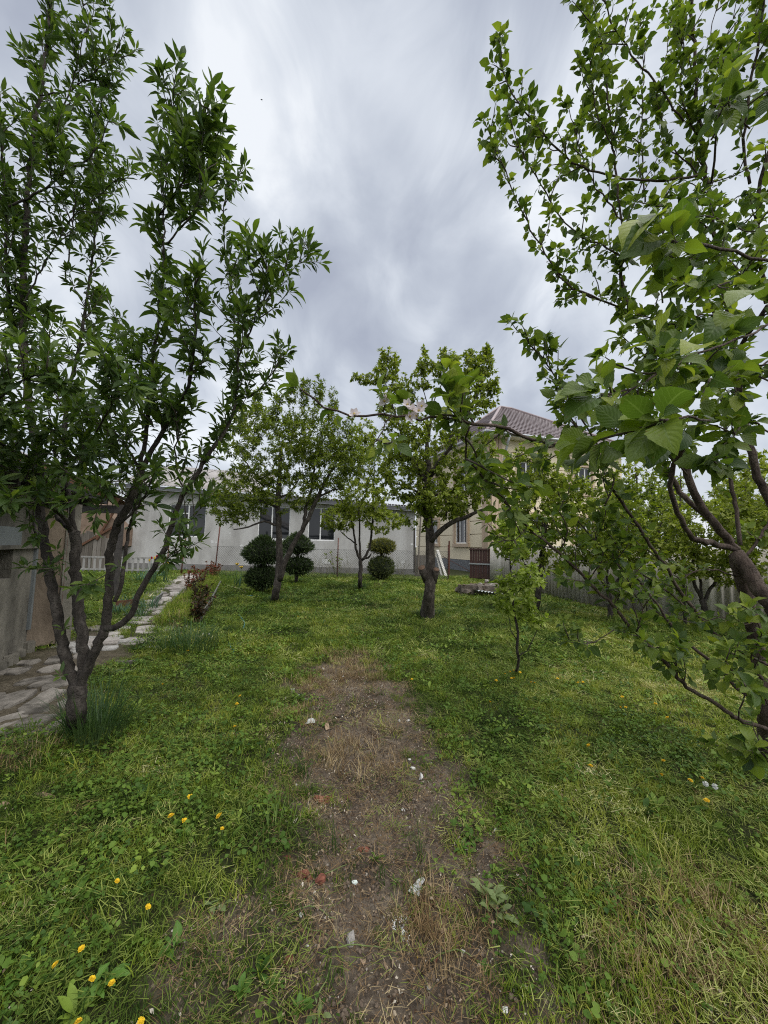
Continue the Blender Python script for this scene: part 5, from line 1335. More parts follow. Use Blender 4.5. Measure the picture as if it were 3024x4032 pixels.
# old apple tree with sawn stubs in the middle of the lawn
D = 7.8; g = G(1683, 2440)
tt = mid_tree('fruit_tree', g, 'old fruit tree with thick rough trunk and two sawn off stubs, middle of the lawn', [
    ([g - Vector((0, 0, .12)), g + Vector((0, 0, .02))] + px([(1690, 2330), (1693, 2230), (1693, 2120), (1683, 2030), (1672, 1970), (1685, 1900), (1690, 1840)], (7.8, 7.8)), .122, .055, .6),
    (px([(1698, 2130), (1725, 2100), (1762, 2065), (1820, 2040), (1880, 2015), (1935, 1995)], (7.75, 7.2)), .055, .025, .4),
    (px([(1688, 1880), (1720, 1830), (1760, 1780), (1800, 1720)], (7.8, 7.5)), .06, .02, .2),
    (px([(1690, 1850), (1680, 1780), (1690, 1700), (1700, 1600)], (7.8, 7.8)), .05, .012, .2),
    (px([(1684, 1900), (1640, 1840), (1600, 1760), (1560, 1640), (1540, 1560)], (7.8, 7.9)), .05, .01, .2),
    (px([(1760, 1780), (1800, 1650), (1830, 1520), (1850, 1470)], (7.6, 7.6)), .03, .006, .1),
    (px([(1690, 1950), (1740, 1950), (1760, 1990), (1755, 2040)], (7.8, 7.6)), .03, .012, .3),
    (px([(1680, 1960), (1610, 1920), (1550, 1900)], (7.8, 7.8)), .03, .01, .2),
    (px([(1800, 1720), (1860, 1600), (1900, 1480), (1915, 1430)], (7.5, 7.6)), .02, .005, .1),
    (px([(1700, 1600), (1750, 1480), (1752, 1400)], (7.8, 7.8)), .014, .004, .1),
    (px([(1560, 1640), (1520, 1500), (1530, 1400)], (7.9, 7.9)), .014, .004, .1),
    (px([(1700, 1650), (1660, 1500), (1670, 1420)], (7.9, 8.0)), .012, .004, .1)],
    [(P(1700, 1760, 7.8), (.85, .9, .75), 4), (P(1850, 1560, 7.6), (.45, .6, .55), 2.6), (P(1560, 1580, 7.9), (.45, .5, .65), 1.6), (P(1780, 1930, 7.6), (.7, .8, .5), 2.6), (P(1590, 1880, 7.9), (.55, .6, .6), 2.2), (P(1820, 1470, 7.6), (.35, .4, .35), 1.0), (P(1500, 1480, 7.9), (.3, .3, .25), .5), (P(1680, 1480, 8.0), (.4, .4, .35), .8), (P(1640, 2010, 7.9), (.45, .5, .5), 1.2), (P(1730, 1980, 7.8), (.7, .7, .45), 1.6), (P(1600, 1740, 7.9), (.55, .6, .6), 1.6), (P(1880, 1900, 7.4), (.4, .5, .45), 1.2), (P(1910, 1470, 7.6), (.22, .3, .5), .8), (P(1755, 1450, 7.8), (.22, .3, .45), .7), (P(1530, 1440, 7.9), (.25, .3, .4), .6), (P(1512, 1420, 7.9), (.11, .11, .36), .34), (P(1560, 1440, 8.1), (.11, .11, .36), .34), (P(1668, 1430, 8.0), (.11, .11, .36), .34), (P(1752, 1410, 7.8), (.11, .11, .36), .34), (P(1790, 1440, 8.0), (.11, .11, .36), .34), (P(1845, 1420, 7.6), (.11, .11, .36), .34), (P(1880, 1450, 7.4), (.11, .11, .36), .34), (P(1918, 1420, 7.6), (.11, .11, .36), .34), (P(1945, 1540, 7.5), (.11, .11, .36), .34), (P(1440, 1490, 7.9), (.3, .12, .12), .3), (P(1890, 1760, 7.4), (.35, .5, .5), .9)],
    1450, .084, .58, bark='dark_bark', per=5, gap=.04, droop=.45)
b = MB(); o3 = np.array(tt.location)
for a, c, r0_, r1_ in (((1672, 2270), (1660, 2235), .07, .075), ((1712, 2275), (1718, 2242), .06, .062)):
    p0, p1 = np.array(P(*a, 7.75)) - o3, np.array(P(*c, 7.62)) - o3
    b = MB(); b.tube([p0 - (p1 - p0) * .6, p0, p1], [r0_ * .9, r0_, r1_], 11, wob=.05); st = b.build('stub', M['dark_bark'], tt)
    b = MB(); b.tube([p1, p1 + (p1 - p0) * .03], [r1_ * .96, r1_ * .9], 11); b.build('sawn_face', M['cut_wood'], st)
b = MB(); b.tube([o3 * 0 + (0, 0, -.05), (0, 0, .12), (0.02, 0, .4)], [.185, .145, .118], 14, wob=.07); b.build('root_flare', M['dark_bark'], tt)
# slim pale-stemmed tree between the topiaries
D = 12.6; g = G(1420, 2322)
mid_tree('fruit_tree', g, 'slim pale stemmed young fruit tree between the topiary shrubs in front of the grey wall', [
    ([g - Vector((0, 0, .1)), g] + px([(1418, 2290), (1420, 2230), (1420, 2205)], (12.6, 12.6)), .075, .065, None),
    (px([(1420, 2210), (1400, 2160), (1395, 2100), (1375, 2030), (1340, 1960)], (12.6, 12.4)), .045, .012, .3),
    (px([(1420, 2210), (1416, 2140), (1415, 2060), (1410, 1960)], (12.6, 12.7)), .04, .012, .3),
    (px([(1422, 2208), (1450, 2170), (1462, 2110), (1468, 2040), (1470, 1940), (1475, 1840)], (12.6, 12.6)), .045, .012, .3),
    (px([(1424, 2205), (1450, 2195), (1462, 2180)], (12.6, 12.3)), .04, .02, None),
    (px([(1405, 2145), (1360, 2110), (1340, 2090)], (12.6, 12.2)), .025, .01, .3)],
    [(P(1420, 1960, 12.6), (1.0, 1.0, .75), 4), (P(1330, 2040, 12.3), (.6, .7, .45), 1.6), (P(1470, 1800, 12.6), (.7, .8, .9), 2.2), (P(1510, 2050, 12.4), (.7, .7, .4), 1.4), (P(1390, 1790, 12.6), (.6, .6, .7), 1.2), (P(1440, 1700, 12.7), (.45, .5, .5), .7)],
    850, .108, .62, per=4, gap=.06, droop=.4, bark='bark')
# young sapling with dandelions round its foot
D = 4.6; g = G(2035, 2652)
mid_tree('sapling', g, 'thin young sapling with light leaves, dandelions round its foot', [
    ([g - Vector((0, 0, .05)), g] + px([(2040, 2560), (2033, 2450), (2015, 2330), (2012, 2240), (2005, 2120), (1990, 2010)], (4.6, 4.6)), .018, .004, .25),
    (px([(2042, 2585), (2075, 2560), (2110, 2500), (2125, 2440)], (4.6, 4.5)), .007, .003, .3),
    (px([(2035, 2520), (2010, 2480), (1998, 2400), (1990, 2330)], (4.6, 4.7)), .006, .003, .3),
    (px([(2020, 2360), (2055, 2310), (2110, 2250), (2140, 2230)], (4.6, 4.4)), .006, .003, .2),
    (px([(2012, 2240), (2050, 2150), (2060, 2060)], (4.6, 4.7)), .005, .003, .2)],
    [(P(2020, 2340, 4.6), (.26, .26, .32), 3), (P(2080, 2270, 4.5), (.22, .25, .22), 1.6), (P(2000, 2120, 4.6), (.16, .2, .3), 2), (P(2060, 2110, 4.7), (.16, .2, .25), 1.2), (P(2110, 2420, 4.5), (.12, .12, .16), .6)],
    190, .075, .5, mat='young_leaf', tpl=SMALL_F, twig_r=.002, per=4, gap=.04, droop=.1, nsingle=300)
# tree behind the sapling, near the fence
D = 9.0; g = G(2108, 2412)
mid_tree('fruit_tree', g, 'bushy light green young tree behind the sapling, in front of the fence', [
    ([g - Vector((0, 0, .1)), g] + px([(2120, 2330), (2130, 2230), (2140, 2150), (2150, 2050)], (9.0, 9.0)), .075, .04, .5),
    (px([(2125, 2270), (2060, 2220), (1990, 2200)], (9.0, 8.6)), .03, .012, .3),
    (px([(2135, 2170), (2180, 2080), (2200, 1980), (2190, 1900)], (9.0, 9.2)), .035, .012, .3),
    (px([(2145, 2090), (2100, 1980), (2080, 1880)], (9.0, 9.0)), .03, .01, .3)],
    [(P(2130, 2000, 9.0), (.9, .9, .9), 4), (P(2080, 1850, 9.0), (.6, .7, .7), 2), (P(2040, 2130, 8.7), (.5, .6, .45), 1.4), (P(2220, 1930, 9.0), (.6, .7, .7), 2), (P(2200, 2200, 8.8), (.55, .5, .35), 1.2)],
    800, .095, .62, mat='crown_leaf', per=5, gap=.05, droop=.3)
# trees standing along the fence
for nm, base, hgt, seed_blobs, lab, tnt in (
        ('fruit_tree', (5.0, 8.6), 2.0, [((5.0, 8.6, 2.0), (.9, .9, .8), 1), ((5.6, 8.8, 1.5), (.6, .7, .5), .5), ((4.6, 8.2, 1.5), (.5, .5, .4), .4)], 'dark stemmed fruit tree at the corrugated fence, left of the forked one', .58),
        ('fruit_tree', (6.25, 7.6), 1.7, [((6.3, 7.6, 1.9), (.9, .8, .7), 1), ((6.7, 7.4, 1.2), (.6, .5, .35), .4), ((5.7, 7.4, 1.4), (.5, .5, .4), .5)], 'low fruit tree forking near the ground at the corrugated fence', .68),
        ('fruit_tree', (6.6, 6.4), 2.3, [((6.6, 6.4, 2.5), (1.0, .8, .9), 1), ((7.3, 6.5, 1.9), (.7, .6, .6), .6), ((5.9, 6.2, 1.9), (.5, .5, .5), .5)], 'spreading fruit tree nearest the camera along the corrugated fence', .7)):
    bx, by = base
    mid_tree(nm, (bx, by, 0), lab, [
        ([(bx, by, -.1), (bx, by, 0), (bx + .03, by, .35), (bx - .02, by, .6)], .06, .05, None),
        ([(bx, by, .55), (bx - .25, by - .1, 1.0), (bx - .3, by - .2, 1.6), (bx - .45, by - .2, hgt)], .035, .012, .3),
        ([(bx, by, .55), (bx + .3, by + .05, .95), (bx + .5, by, 1.4), (bx + .6, by + .1, hgt)], .035, .012, .3),
        ([(bx, by, .5), (bx + .02, by + .1, 1.3), (bx, by + .1, hgt + .2)], .03, .01, .3)],
        seed_blobs, 520, .095, tnt, per=4, gap=.05, droop=.3, tpl=SMALL_F)
g = G(2702, 2420)
b = None
mid_tree('sapling', (6.3, 8.15, 0), 'straight thin pole like tree against the corrugated fence', [
    ([(6.3, 8.15, -.1), (6.3, 8.15, 0), (6.32, 8.15, 1.2), (6.3, 8.15, 2.3), (6.36, 8.15, 3.2)], .035, .01, .5)],
    [((6.3, 8.15, 2.4), (.5, .5, .9), 1)], 60, .07, .65, per=3, gap=.06)
# trees beyond the fence
for base, hgt, r, lab, tnt, mat in (((8.6, 13.0), 4.0, 1.7, 'dense dark green tree behind the corrugated fence beside the yellow house', .22, 'crown_leaf'),
                                    ((12.2, 11.5), 4.4, 2.0, 'pale loose tree behind the corrugated fence at the far right', .72, 'crown_leaf'),
                                    ((10.6, 16.0), 5.6, 1.7, 'tall thin crowned tree beyond the fence in front of the yellow house', .6, 'crown_leaf'),
                                    ((15.5, 15.0), 5.2, 2.4, 'broad mid green tree beyond the fence right of the yellow house', .5, 'crown_leaf')):
    bx, by = base
    mid_tree('garden_tree', (bx, by, 0), lab, [
        ([(bx, by, -.1), (bx, by, 0), (bx + .05, by, 1.2), (bx, by, hgt * .55), (bx, by, hgt * .85)], .11, .03, .4),
        ([(bx, by, 1.2), (bx - .6, by - .2, 2.0), (bx - .9, by - .3, hgt * .7)], .06, .02, .3),
        ([(bx, by, 1.3), (bx + .6, by - .1, 2.1), (bx + .9, by, hgt * .7)], .06, .02, .3)],
        [((bx, by, hgt * .66), (r, r * .9, hgt * .36), 3), ((bx - r * .5, by - .4, hgt * .45), (r * .6, r * .6, hgt * .22), 1), ((bx + r * .5, by, hgt * .5), (r * .6, r * .6, hgt * .22), 1)],
        380, .17, tnt + .08, mat=mat, per=5, gap=.09, twig_r=.005, droop=.3)
# a row of bare poplars on the horizon, left
M['poplar'] = leaf_mat('poplar', [(0, (0.12, 0.15, 0.05)), (1, (0.24, 0.26, 0.12))], .3, .6, veins=False)
for k, (u, h) in enumerate(((330, 9.5), (352, 11), (372, 10.2), (396, 9.0), (418, 10.6), (440, 8.4), (310, 8.6))):
    q = P(u, 2130, 52.0)
    t = empty('poplar', (q.x, 52.0 + RNG.uniform(-2, 2), 0), 'slender poplar just coming into leaf in the row on the horizon', 'tree', 'poplars on the horizon behind the lean-to')
    bm = MB(); bm.tube([(0, 0, 0), (0.05, 0, h * .5), (0, 0, h)], [.22, .12, .02], 7); bm.build('trunk', M['bark'], t)
    bm = MB(); lv = Leaves()
    for i in range(34):
        z = RNG.uniform(.15, .95) * h; a = RNG.uniform(0, 6.28); L_ = (1 - z / h) * 2.0 + .5
        tip = np.array((math.cos(a) * .55, math.sin(a) * .55, z + L_))
        bm.tube([(0, 0, z), (tip * (1, 1, 0) * .7 + (0, 0, z + L_ * .4)), tip], [.04, .025, .01], 4)
        n = 16; f = RNG.uniform(.2, 1, n)[:, None]
        pp = np.array((0, 0, z)) * (1 - f) + tip * f + RNG.normal(0, .16, (n, 3)) + np.array(t.location)
        lv.add(pp, rvec(n, .3), rvec(n, .6), RNG.uniform(.14, .26, n), RNG.uniform(.2, 1, n))
    bm.build('branches', M['bark'], t, kind='stuff')
    leafage(t, lv, SMALL_F, SMALL_F, M['poplar'], 0)

# ------------------------------------------------------------------ clipped topiary conifers
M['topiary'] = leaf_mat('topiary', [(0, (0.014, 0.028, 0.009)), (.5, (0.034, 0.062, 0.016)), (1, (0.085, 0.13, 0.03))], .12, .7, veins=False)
M['topiary_gold'] = leaf_mat('topiary_gold', [(0, (0.05, 0.06, 0.010)), (.5, (0.135, 0.135, 0.020)), (1, (0.30, 0.25, 0.03))], .15, .7, veins=False)
M['topiary_dull'] = leaf_mat('topiary_dull', [(0, (0.022, 0.034, 0.009)), (.5, (0.065, 0.085, 0.016)), (1, (0.15, 0.155, 0.028))], .15, .7, veins=False)
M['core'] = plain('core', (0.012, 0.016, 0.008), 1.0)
SPRIG = [leaf_template(.16, 3, c, .3, petiole=0.0) for c in (.2, -.2, .5)] + [leaf_template(.26, 3, .3, .5, petiole=0.0)]
def topiary(g, label, balls, trunk, group='clipped topiary conifers'):
    t = empty('topiary_shrub', g, label, 'shrub', group)
    b = MB(); b.tube([(0, 0, -.1), (0, 0, trunk * .5), (0.01, 0, trunk)], [.075, .06, .05], 9, wob=.1); b.build('trunk', M['dark_bark'], t)
    for (cx, cz, rx, rz, mat, n, shape) in balls:
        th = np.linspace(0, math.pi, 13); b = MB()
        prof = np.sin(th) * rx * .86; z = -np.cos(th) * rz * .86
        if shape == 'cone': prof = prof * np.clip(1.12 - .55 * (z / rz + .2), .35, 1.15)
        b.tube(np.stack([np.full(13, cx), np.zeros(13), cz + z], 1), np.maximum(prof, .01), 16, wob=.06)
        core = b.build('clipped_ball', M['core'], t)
        lv = Leaves(); d = rvec(n); zz = d[:, 2] * rz
        k_ = np.ones(n) if shape != 'cone' else np.clip(1.12 - .55 * (d[:, 2] + .2), .35, 1.15)
        lump = 1 + .10 * (vnoise(d[:, 0] * 3 + d[:, 2] * 2, d[:, 1] * 3, 2.0, 3) - .5) * 2
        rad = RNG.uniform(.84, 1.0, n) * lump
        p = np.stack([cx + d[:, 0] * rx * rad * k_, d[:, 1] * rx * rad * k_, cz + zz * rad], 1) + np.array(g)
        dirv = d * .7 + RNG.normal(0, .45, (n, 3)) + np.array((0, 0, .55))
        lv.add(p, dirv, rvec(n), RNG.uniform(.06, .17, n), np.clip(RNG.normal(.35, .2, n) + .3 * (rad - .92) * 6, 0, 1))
        pp, Rm, s, tt_ = lv.arrays()
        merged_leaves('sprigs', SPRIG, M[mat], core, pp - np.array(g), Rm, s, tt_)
g = G(1028, 2335)
topiary(g, 'big dark topiary of two stacked balls left of the leaning stem', [(0, .45, .46, .30, 'topiary', 3200, ''), (0, 1.25, .55, .42, 'topiary', 3800, 'cone')], 1.1)
g = G(1166, 2300)
topiary(g, 'dark topiary with pointed cone top over a flattened ball below the window', [(0.03, .66, .54, .30, 'topiary', 3000, ''), (-.03, 1.47, .54, .40, 'topiary', 3000, 'cone')], 1.4)
g = G(1499, 2288)
topiary(g, 'golden tipped topiary with mushroom cap over a round ball, right of the slim tree', [(0, .56, .54, .46, 'topiary_dull', 3000, ''), (0.02, 1.45, .55, .30, 'topiary_gold', 2800, '')], 1.4)
# ------------------------------------------------------------------ lawn
LAWN_STOPS = [(0.0, (0.028, 0.056, 0.010)), (0.3, (0.085, 0.135, 0.016)), (0.55, (0.180, 0.240, 0.026)), (0.8, (0.32, 0.345, 0.055)), (1.0, (0.46, 0.42, 0.15))]
M['grass'] = leaf_mat('grass', LAWN_STOPS, .28, .6, veins=False, inst=True, patch=0.35, spec=.12)
M['clover'] = leaf_mat('clover', [(0, (0.030, 0.070, 0.012)), (.5, (0.085, 0.155, 0.020)), (1, (0.20, 0.28, 0.04))], .25, .5, veins=False, inst=True, patch=0.25, spec=.2)
M['clipping'] = leaf_mat('clipping', [(0, (0.075, 0.11, 0.016)), (.45, (0.19, 0.235, 0.045)), (.8, (0.37, 0.385, 0.12)), (1, (0.58, 0.54, 0.30))], .15, .6, veins=False, inst=True, patch=0.3, spec=.2)
M['straw'] = leaf_mat('straw', [(0, (0.10, 0.056, 0.024)), (.5, (0.22, 0.145, 0.068)), (1, (0.42, 0.33, 0.18))], .1, .7, veins=False, inst=True)
M['dark_grass'] = leaf_mat('dark_grass', [(0, (0.02, 0.05, 0.016)), (1, (0.06, 0.12, 0.03))], .25, .45, veins=False)

def blade(bm, x, y, h, w, az, lean, curl=0.5, segs=3, z0=0.0, tint=.5):
    """a grass blade: bends over in direction az"""
    ca, sa = math.cos(az), math.sin(az); px_, py_ = -sa, ca
    v = []; a = lean
    cx, cz = 0.0, z0
    for i in range(segs):
        ww = w * (1 - (i / segs) ** 1.6 * .75)
        v += [(x + ca * cx + px_ * ww / 2, y + sa * cx + py_ * ww / 2, cz), (x + ca * cx - px_ * ww / 2, y + sa * cx - py_ * ww / 2, cz)]
        cx += math.sin(a) * h / segs; cz += math.cos(a) * h / segs; a += curl / segs
    v.append((x + ca * cx, y + sa * cx, max(cz, .004)))
    fs = [(2 * i, 2 * i + 1, 2 * i + 3, 2 * i + 2) for i in range(segs - 1)] + [(2 * segs - 2, 2 * segs - 1, 2 * segs)]
    bm.add(v, fs, tint, True)
def clump(fn, n, name, mat):
    col = bpy.data.collections.new(name)
    for k in range(n):
        bm = MB(); fn(bm, k)
        o = bpy.data.objects.new(name, bm.mesh(name, mat)); col.objects.link(o)
    return col
U = lambda a, b: float(RNG.uniform(a, b))
def tuft(bm, k, n=22, r=.045, h=(.018, .055), w=.0036, segs=3):
    for _ in range(n):
        a = U(0, 6.28); q = r * math.sqrt(U(0, 1))
        blade(bm, q * math.cos(a), q * math.sin(a), U(*h), w * U(.7, 1.3), U(0, 6.28), U(.1, .8), U(.2, 1.4), segs)
def clip_fn(bm, k, n=12, r=.07, w=.0024, L_=(.02, .07)):
    base = U(0, 6.28)
    for _ in range(n):
        a = U(0, 6.28); q = r * math.sqrt(U(0, 1)); az = base + RNG.normal(0, .9)
        blade(bm, q * math.cos(a), q * math.sin(a), U(*L_), w * U(.7, 1.4), az, U(1.15, 1.5), U(-.1, .45), 3, U(.012, .04))
CLV = leaf_template(.85, 4, .3, .2, peak=.55, petiole=0.0)
def clover_fn(bm, k, n=16, r=.06, s=(.007, .013), lf=3):
    for _ in range(n):
        a = U(0, 6.28); q = r * math.sqrt(U(0, 1)); c = np.array((q * math.cos(a), q * math.sin(a), U(.015, .05))); az = U(0, 6.28); ss = U(*s)
        tl = RNG.normal(0, .35, 2)
        for j in range(lf):
            t_ = az + j * 2.094; ca, sa = math.cos(t_), math.sin(t_)
            v = CLV[0] * ss; v = np.stack([v[:, 0] * ca - v[:, 1] * sa, v[:, 0] * sa + v[:, 1] * ca, v[:, 2]], 1)
            v[:, 2] += v[:, 0] * tl[0] + v[:, 1] * tl[1]
            bm.add(v + c, CLV[1], .5, True)
BRD = [leaf_template(.30, 6, c, .35, .0, .62, 1.0, .2, .02, .1) for c in (.5, 1.0, .2)]
def rosette_fn(bm, k, n=9, s=(.05, .11)):
    for j in range(n):
        az = j * 2.4 + U(-.3, .3); ss = U(*s); ca, sa = math.cos(az), math.sin(az); up_ = U(.15, .9)
        v = BRD[j % 3][0] * ss; v = np.stack([v[:, 0] * math.cos(up_) - v[:, 2] * math.sin(up_), v[:, 1], v[:, 0] * math.sin(up_) + v[:, 2] * math.cos(up_)], 1)
        v = np.stack([v[:, 0] * ca - v[:, 1] * sa, v[:, 0] * sa + v[:, 1] * ca, np.maximum(v[:, 2], .004)], 1)
        bm.add(v, BRD[j % 3][1], .5, True)
def broad_fn(bm, k): clover_fn(bm, k, 10, .07, (.013, .028), 1)
COL = {
    'tuft': clump(tuft, 7, 'grass_tuft', M['grass']),
    'tuft_far': clump(lambda b, k: tuft(b, k, 22, .10, (.03, .085), .008, 2), 6, 'grass_tuft_far', M['grass']),
    'long': clump(lambda b, k: tuft(b, k, 12, .04, (.08, .19), .0042, 4), 5, 'long_grass', M['grass']),
    'clip': clump(clip_fn, 7, 'clipping', M['clipping']),
    'clip_far': clump(lambda b, k: clip_fn(b, k, 12, .13, .008, (.06, .15)), 6, 'clipping_far', M['clipping']),
    'clover': clump(clover_fn, 6, 'clover', M['clover']),
    'broad': clump(broad_fn, 6, 'broad_weed', M['clover']),
    'rosette': clump(rosette_fn, 6, 'rosette', M['clover']),
    'straw': clump(lambda b, k: clip_fn(b, k, 20, .08, .0017, (.015, .07)), 7, 'straw', M['straw']),
    'litter': None, 'straw_up': clump(lambda b, k: tuft(b, k, 16, .05, (.03, .10), .0028, 3), 5, 'dry_tuft', M['straw']),
}
def scatter(name, col, x, y, scale, tint, tilt=.12):
    """instances of a clump collection on a cloud of points, through geometry nodes"""
    n = len(x)
    z = ground_z(x, y)
    me = bpy.data.meshes.new(name)
    me.vertices.add(n)
    me.vertices.foreach_set('co', np.stack([x, y, z], 1).astype(np.float32).ravel())
    rot = np.stack([RNG.normal(0, tilt, n), RNG.normal(0, tilt, n), RNG.uniform(0, 6.283, n)], 1).astype(np.float32)
    me.attributes.new('rot', 'FLOAT_VECTOR', 'POINT').data.foreach_set('vector', rot.ravel())
    me.attributes.new('size', 'FLOAT', 'POINT').data.foreach_set('value', scale.astype(np.float32))
    me.attributes.new('tint', 'FLOAT', 'POINT').data.foreach_set('value', np.clip(tint, 0, 1).astype(np.float32))
    me.attributes.new('pick', 'INT', 'POINT').data.foreach_set('value', RNG.integers(0, 50, n).astype(np.int32))
    o = link(name, me)
    o['kind'] = 'stuff'
    ng = bpy.data.node_groups.new(name, 'GeometryNodeTree')
    ng.interface.new_socket('Geometry', in_out='INPUT', socket_type='NodeSocketGeometry')
    ng.interface.new_socket('Geometry', in_out='OUTPUT', socket_type='NodeSocketGeometry')
    N, L = ng.nodes, ng.links
    gi, go = N.new('NodeGroupInput'), N.new('NodeGroupOutput')
    ip = N.new('GeometryNodeInstanceOnPoints')
    ci = N.new('GeometryNodeCollectionInfo')
    ci.inputs['Collection'].default_value = col
    ci.inputs['Separate Children'].default_value = True
    ci.inputs['Reset Children'].default_value = True
    def na(nm, ty):
        a = N.new('GeometryNodeInputNamedAttribute'); a.data_type = ty; a.inputs['Name'].default_value = nm
        return a.outputs['Attribute']
    L.new(gi.outputs[0], ip.inputs['Points']); L.new(ci.outputs[0], ip.inputs['Instance'])
    ip.inputs['Pick Instance'].default_value = True
    L.new(na('pick', 'INT'), ip.inputs['Instance Index'])
    er = N.new('FunctionNodeEulerToRotation'); L.new(na('rot', 'FLOAT_VECTOR'), er.inputs[0]); L.new(er.outputs[0], ip.inputs['Rotation'])
    cx = N.new('ShaderNodeCombineXYZ'); s_ = na('size', 'FLOAT')
    for i in range(3): L.new(s_, cx.inputs[i])
    L.new(cx.outputs[0], ip.inputs['Scale'])
    L.new(ip.outputs[0], go.inputs[0])
    md = o.modifiers.new('scatter', 'NODES'); md.node_group = ng
    return o
def candidates(y0, y1, dens, margin=.5):
    """random points in the wedge of ground the camera can see (and a step either side)"""
    area = (y1 - y0) * (y0 + y1 + 2 * margin + 1.0)
    n = int(area * dens)
    y = RNG.uniform(y0, y1, int(n * 1.6)); x = RNG.uniform(-1, 1, len(y)) * (y1 + margin + .5)
    k = np.abs(x) < y * 1.02 + margin + .4
    return x[k][:n], y[k][:n]
def open_ground(x, y):
    """1 where lawn grows; 0 on stones, in the bed, under buildings and behind the fences"""
    g_ = np.ones(len(x))
    g_ *= np.clip(seg_dist(x, y, PATH) / .15 + .25, 0, 1)
    g_ *= np.clip(seg_dist(x, y, YARD) / .2 + .42, 0, 1)
    g_ *= np.clip(seg_dist(x, y, BED) / .1 + .35, 0, 1)
    # shed side and boundary fence
    sx = A_[0] + (B_[0] - A_[0]) * (y - A_[1]) / (B_[1] - A_[1])
    g_ *= ~((x < sx + .02) & (y < 5.2) & (y > 0))
    fx = np.interp(y, [6.4, 8.4, 10.4, 17.0], [11.5, 7.2, 5.5, 4.7])
    g_ *= ~((x > fx - .05) & (y > 6.4))
    g_ *= y < 19.6
    return g_
ZONES = ((.75, 2.6, 1.0, 1.0), (2.6, 5.2, .62, 1.15), (5.2, 9.5, .30, 1.5), (9.5, 19.6, .13, 2.1))
def lawn(name, key, key_far, dens, wfn, size=(.7, 1.25), tint=(.5, .16), shift=None, far_from=5.2):
    X, Y, S, far = [], [], [], []
    for y0, y1, f, k in ZONES:
        x, y = candidates(y0, y1, dens * f)
        w = wfn(x, y) * open_ground(x, y)
        m_ = RNG.random(len(x)) < w
        X.append(x[m_]); Y.append(y[m_]); S.append(np.full(m_.sum(), k)); far.append(np.full(m_.sum(), y0 >= far_from))
    X, Y, S, far = map(np.concatenate, (X, Y, S, far))
    T = RNG.normal(*tint, len(X)) + (shift(X, Y) if shift else 0)
    for fl, ky in ((False, key), (True, key_far)):
        m_ = far == fl
        if m_.any():
            sc_ = RNG.uniform(*size, m_.sum()) * (S[m_] if not fl or key_far == key else S[m_] * .62)
            scatter(name, COL[ky], X[m_], Y[m_], sc_, T[m_])
sw = soil_w
# the turf is yellower and lighter on the right, brighter light there painted into the tint, and in drifts of old clippings
def dry(x, y): return .16 * np.clip((x - .6) / 3, -.6, 1) + .35 * (vnoise(x, y, .7, 21) - .5) + .25 * (vnoise(x, y, 2.3, 22) - .5) + .45 * (vnoise(x, y, 5.5, 32) - .5) - .35 * np.clip((vnoise(x, y, 1.1, 33) - .62) * 4, 0, 1)
lawn('grass', 'tuft', 'tuft_far', 620, lambda x, y: np.clip((1 - sw(x, y)) * (1.0 - .35 * (vnoise(x, y, 4, 23) > .7)) + .05, 0, 1), tint=(.42, .17), shift=dry)
lawn('long_grass', 'long', 'long', 34, lambda x, y: np.clip(1 - sw(x, y), 0, 1) * (vnoise(x, y, 1.4, 24) > .55) * .8 + .05, tint=(.42, .15), shift=dry, size=(.6, 1.1))
lawn('grass_clippings', 'clip', 'clip_far', 340, lambda x, y: np.clip((1 - .72 * sw(x, y)) * (.25 + 1.0 * (vnoise(x, y, 1.6, 25))), 0, 1), tint=(.40, .2), shift=dry)
lawn('clover_patch', 'clover', 'clover', 140, lambda x, y: np.clip(1.05 - 1.1 * sw(x, y), 0, 1) * np.clip((vnoise(x, y, 1.2, 26) - .32) * 3.5, .08, 1), tint=(.5, .2))
lawn('broad_weeds', 'broad', 'broad', 150, lambda x, y: np.clip(1 - .93 * sw(x, y), 0, 1) * np.clip((vnoise(x, y, 1.7, 27) - .4) * 3.5, .05, 1), tint=(.5, .25))
lawn('dandelion_leaves', 'rosette', 'rosette', 9, lambda x, y: np.clip(1 - .93 * sw(x, y), 0, 1), tint=(.55, .25), size=(.5, 1.1))
lawn('dry_straw', 'straw', 'straw', 210, lambda x, y: np.clip(sw(x, y) * (.25 + .9 * (vnoise(x, y, 2.2, 28) > .45)), 0, 1) + .02, tint=(.45, .25), size=(.5, 1.2))
# rusty dead tufts: along the left rim of the bare strip and bottom right
RP = [G(*q) for q in ((1250, 2690), (1400, 2650), (1200, 2830), (1340, 2960), (1430, 3010), (1700, 3640), (1380, 2600), (2850, 3900), (2950, 3700), (2650, 3560), (2700, 3800), (2560, 3920), (2880, 3560), (2980, 3980), (2760, 4010), (150, 2960), (60, 3010))]
def rusty(x, y):
    w = .12 * np.clip((vnoise(x, y, .8, 34) - .8) * 8, 0, 1)   # a few yellowed patches elsewhere in the turf
    for p in RP: w = np.maximum(w, np.clip(1 - np.hypot(x - p.x, (y - p.y) * 1.2) / (.32 if p.y < 4 else .5), 0, 1))
    return w
lawn('dead_grass', 'straw_up', 'straw_up', 560, lambda x, y: np.clip(rusty(x, y) * 1.3, 0, 1) * .75, tint=(.55, .3), size=(.6, 1.2))

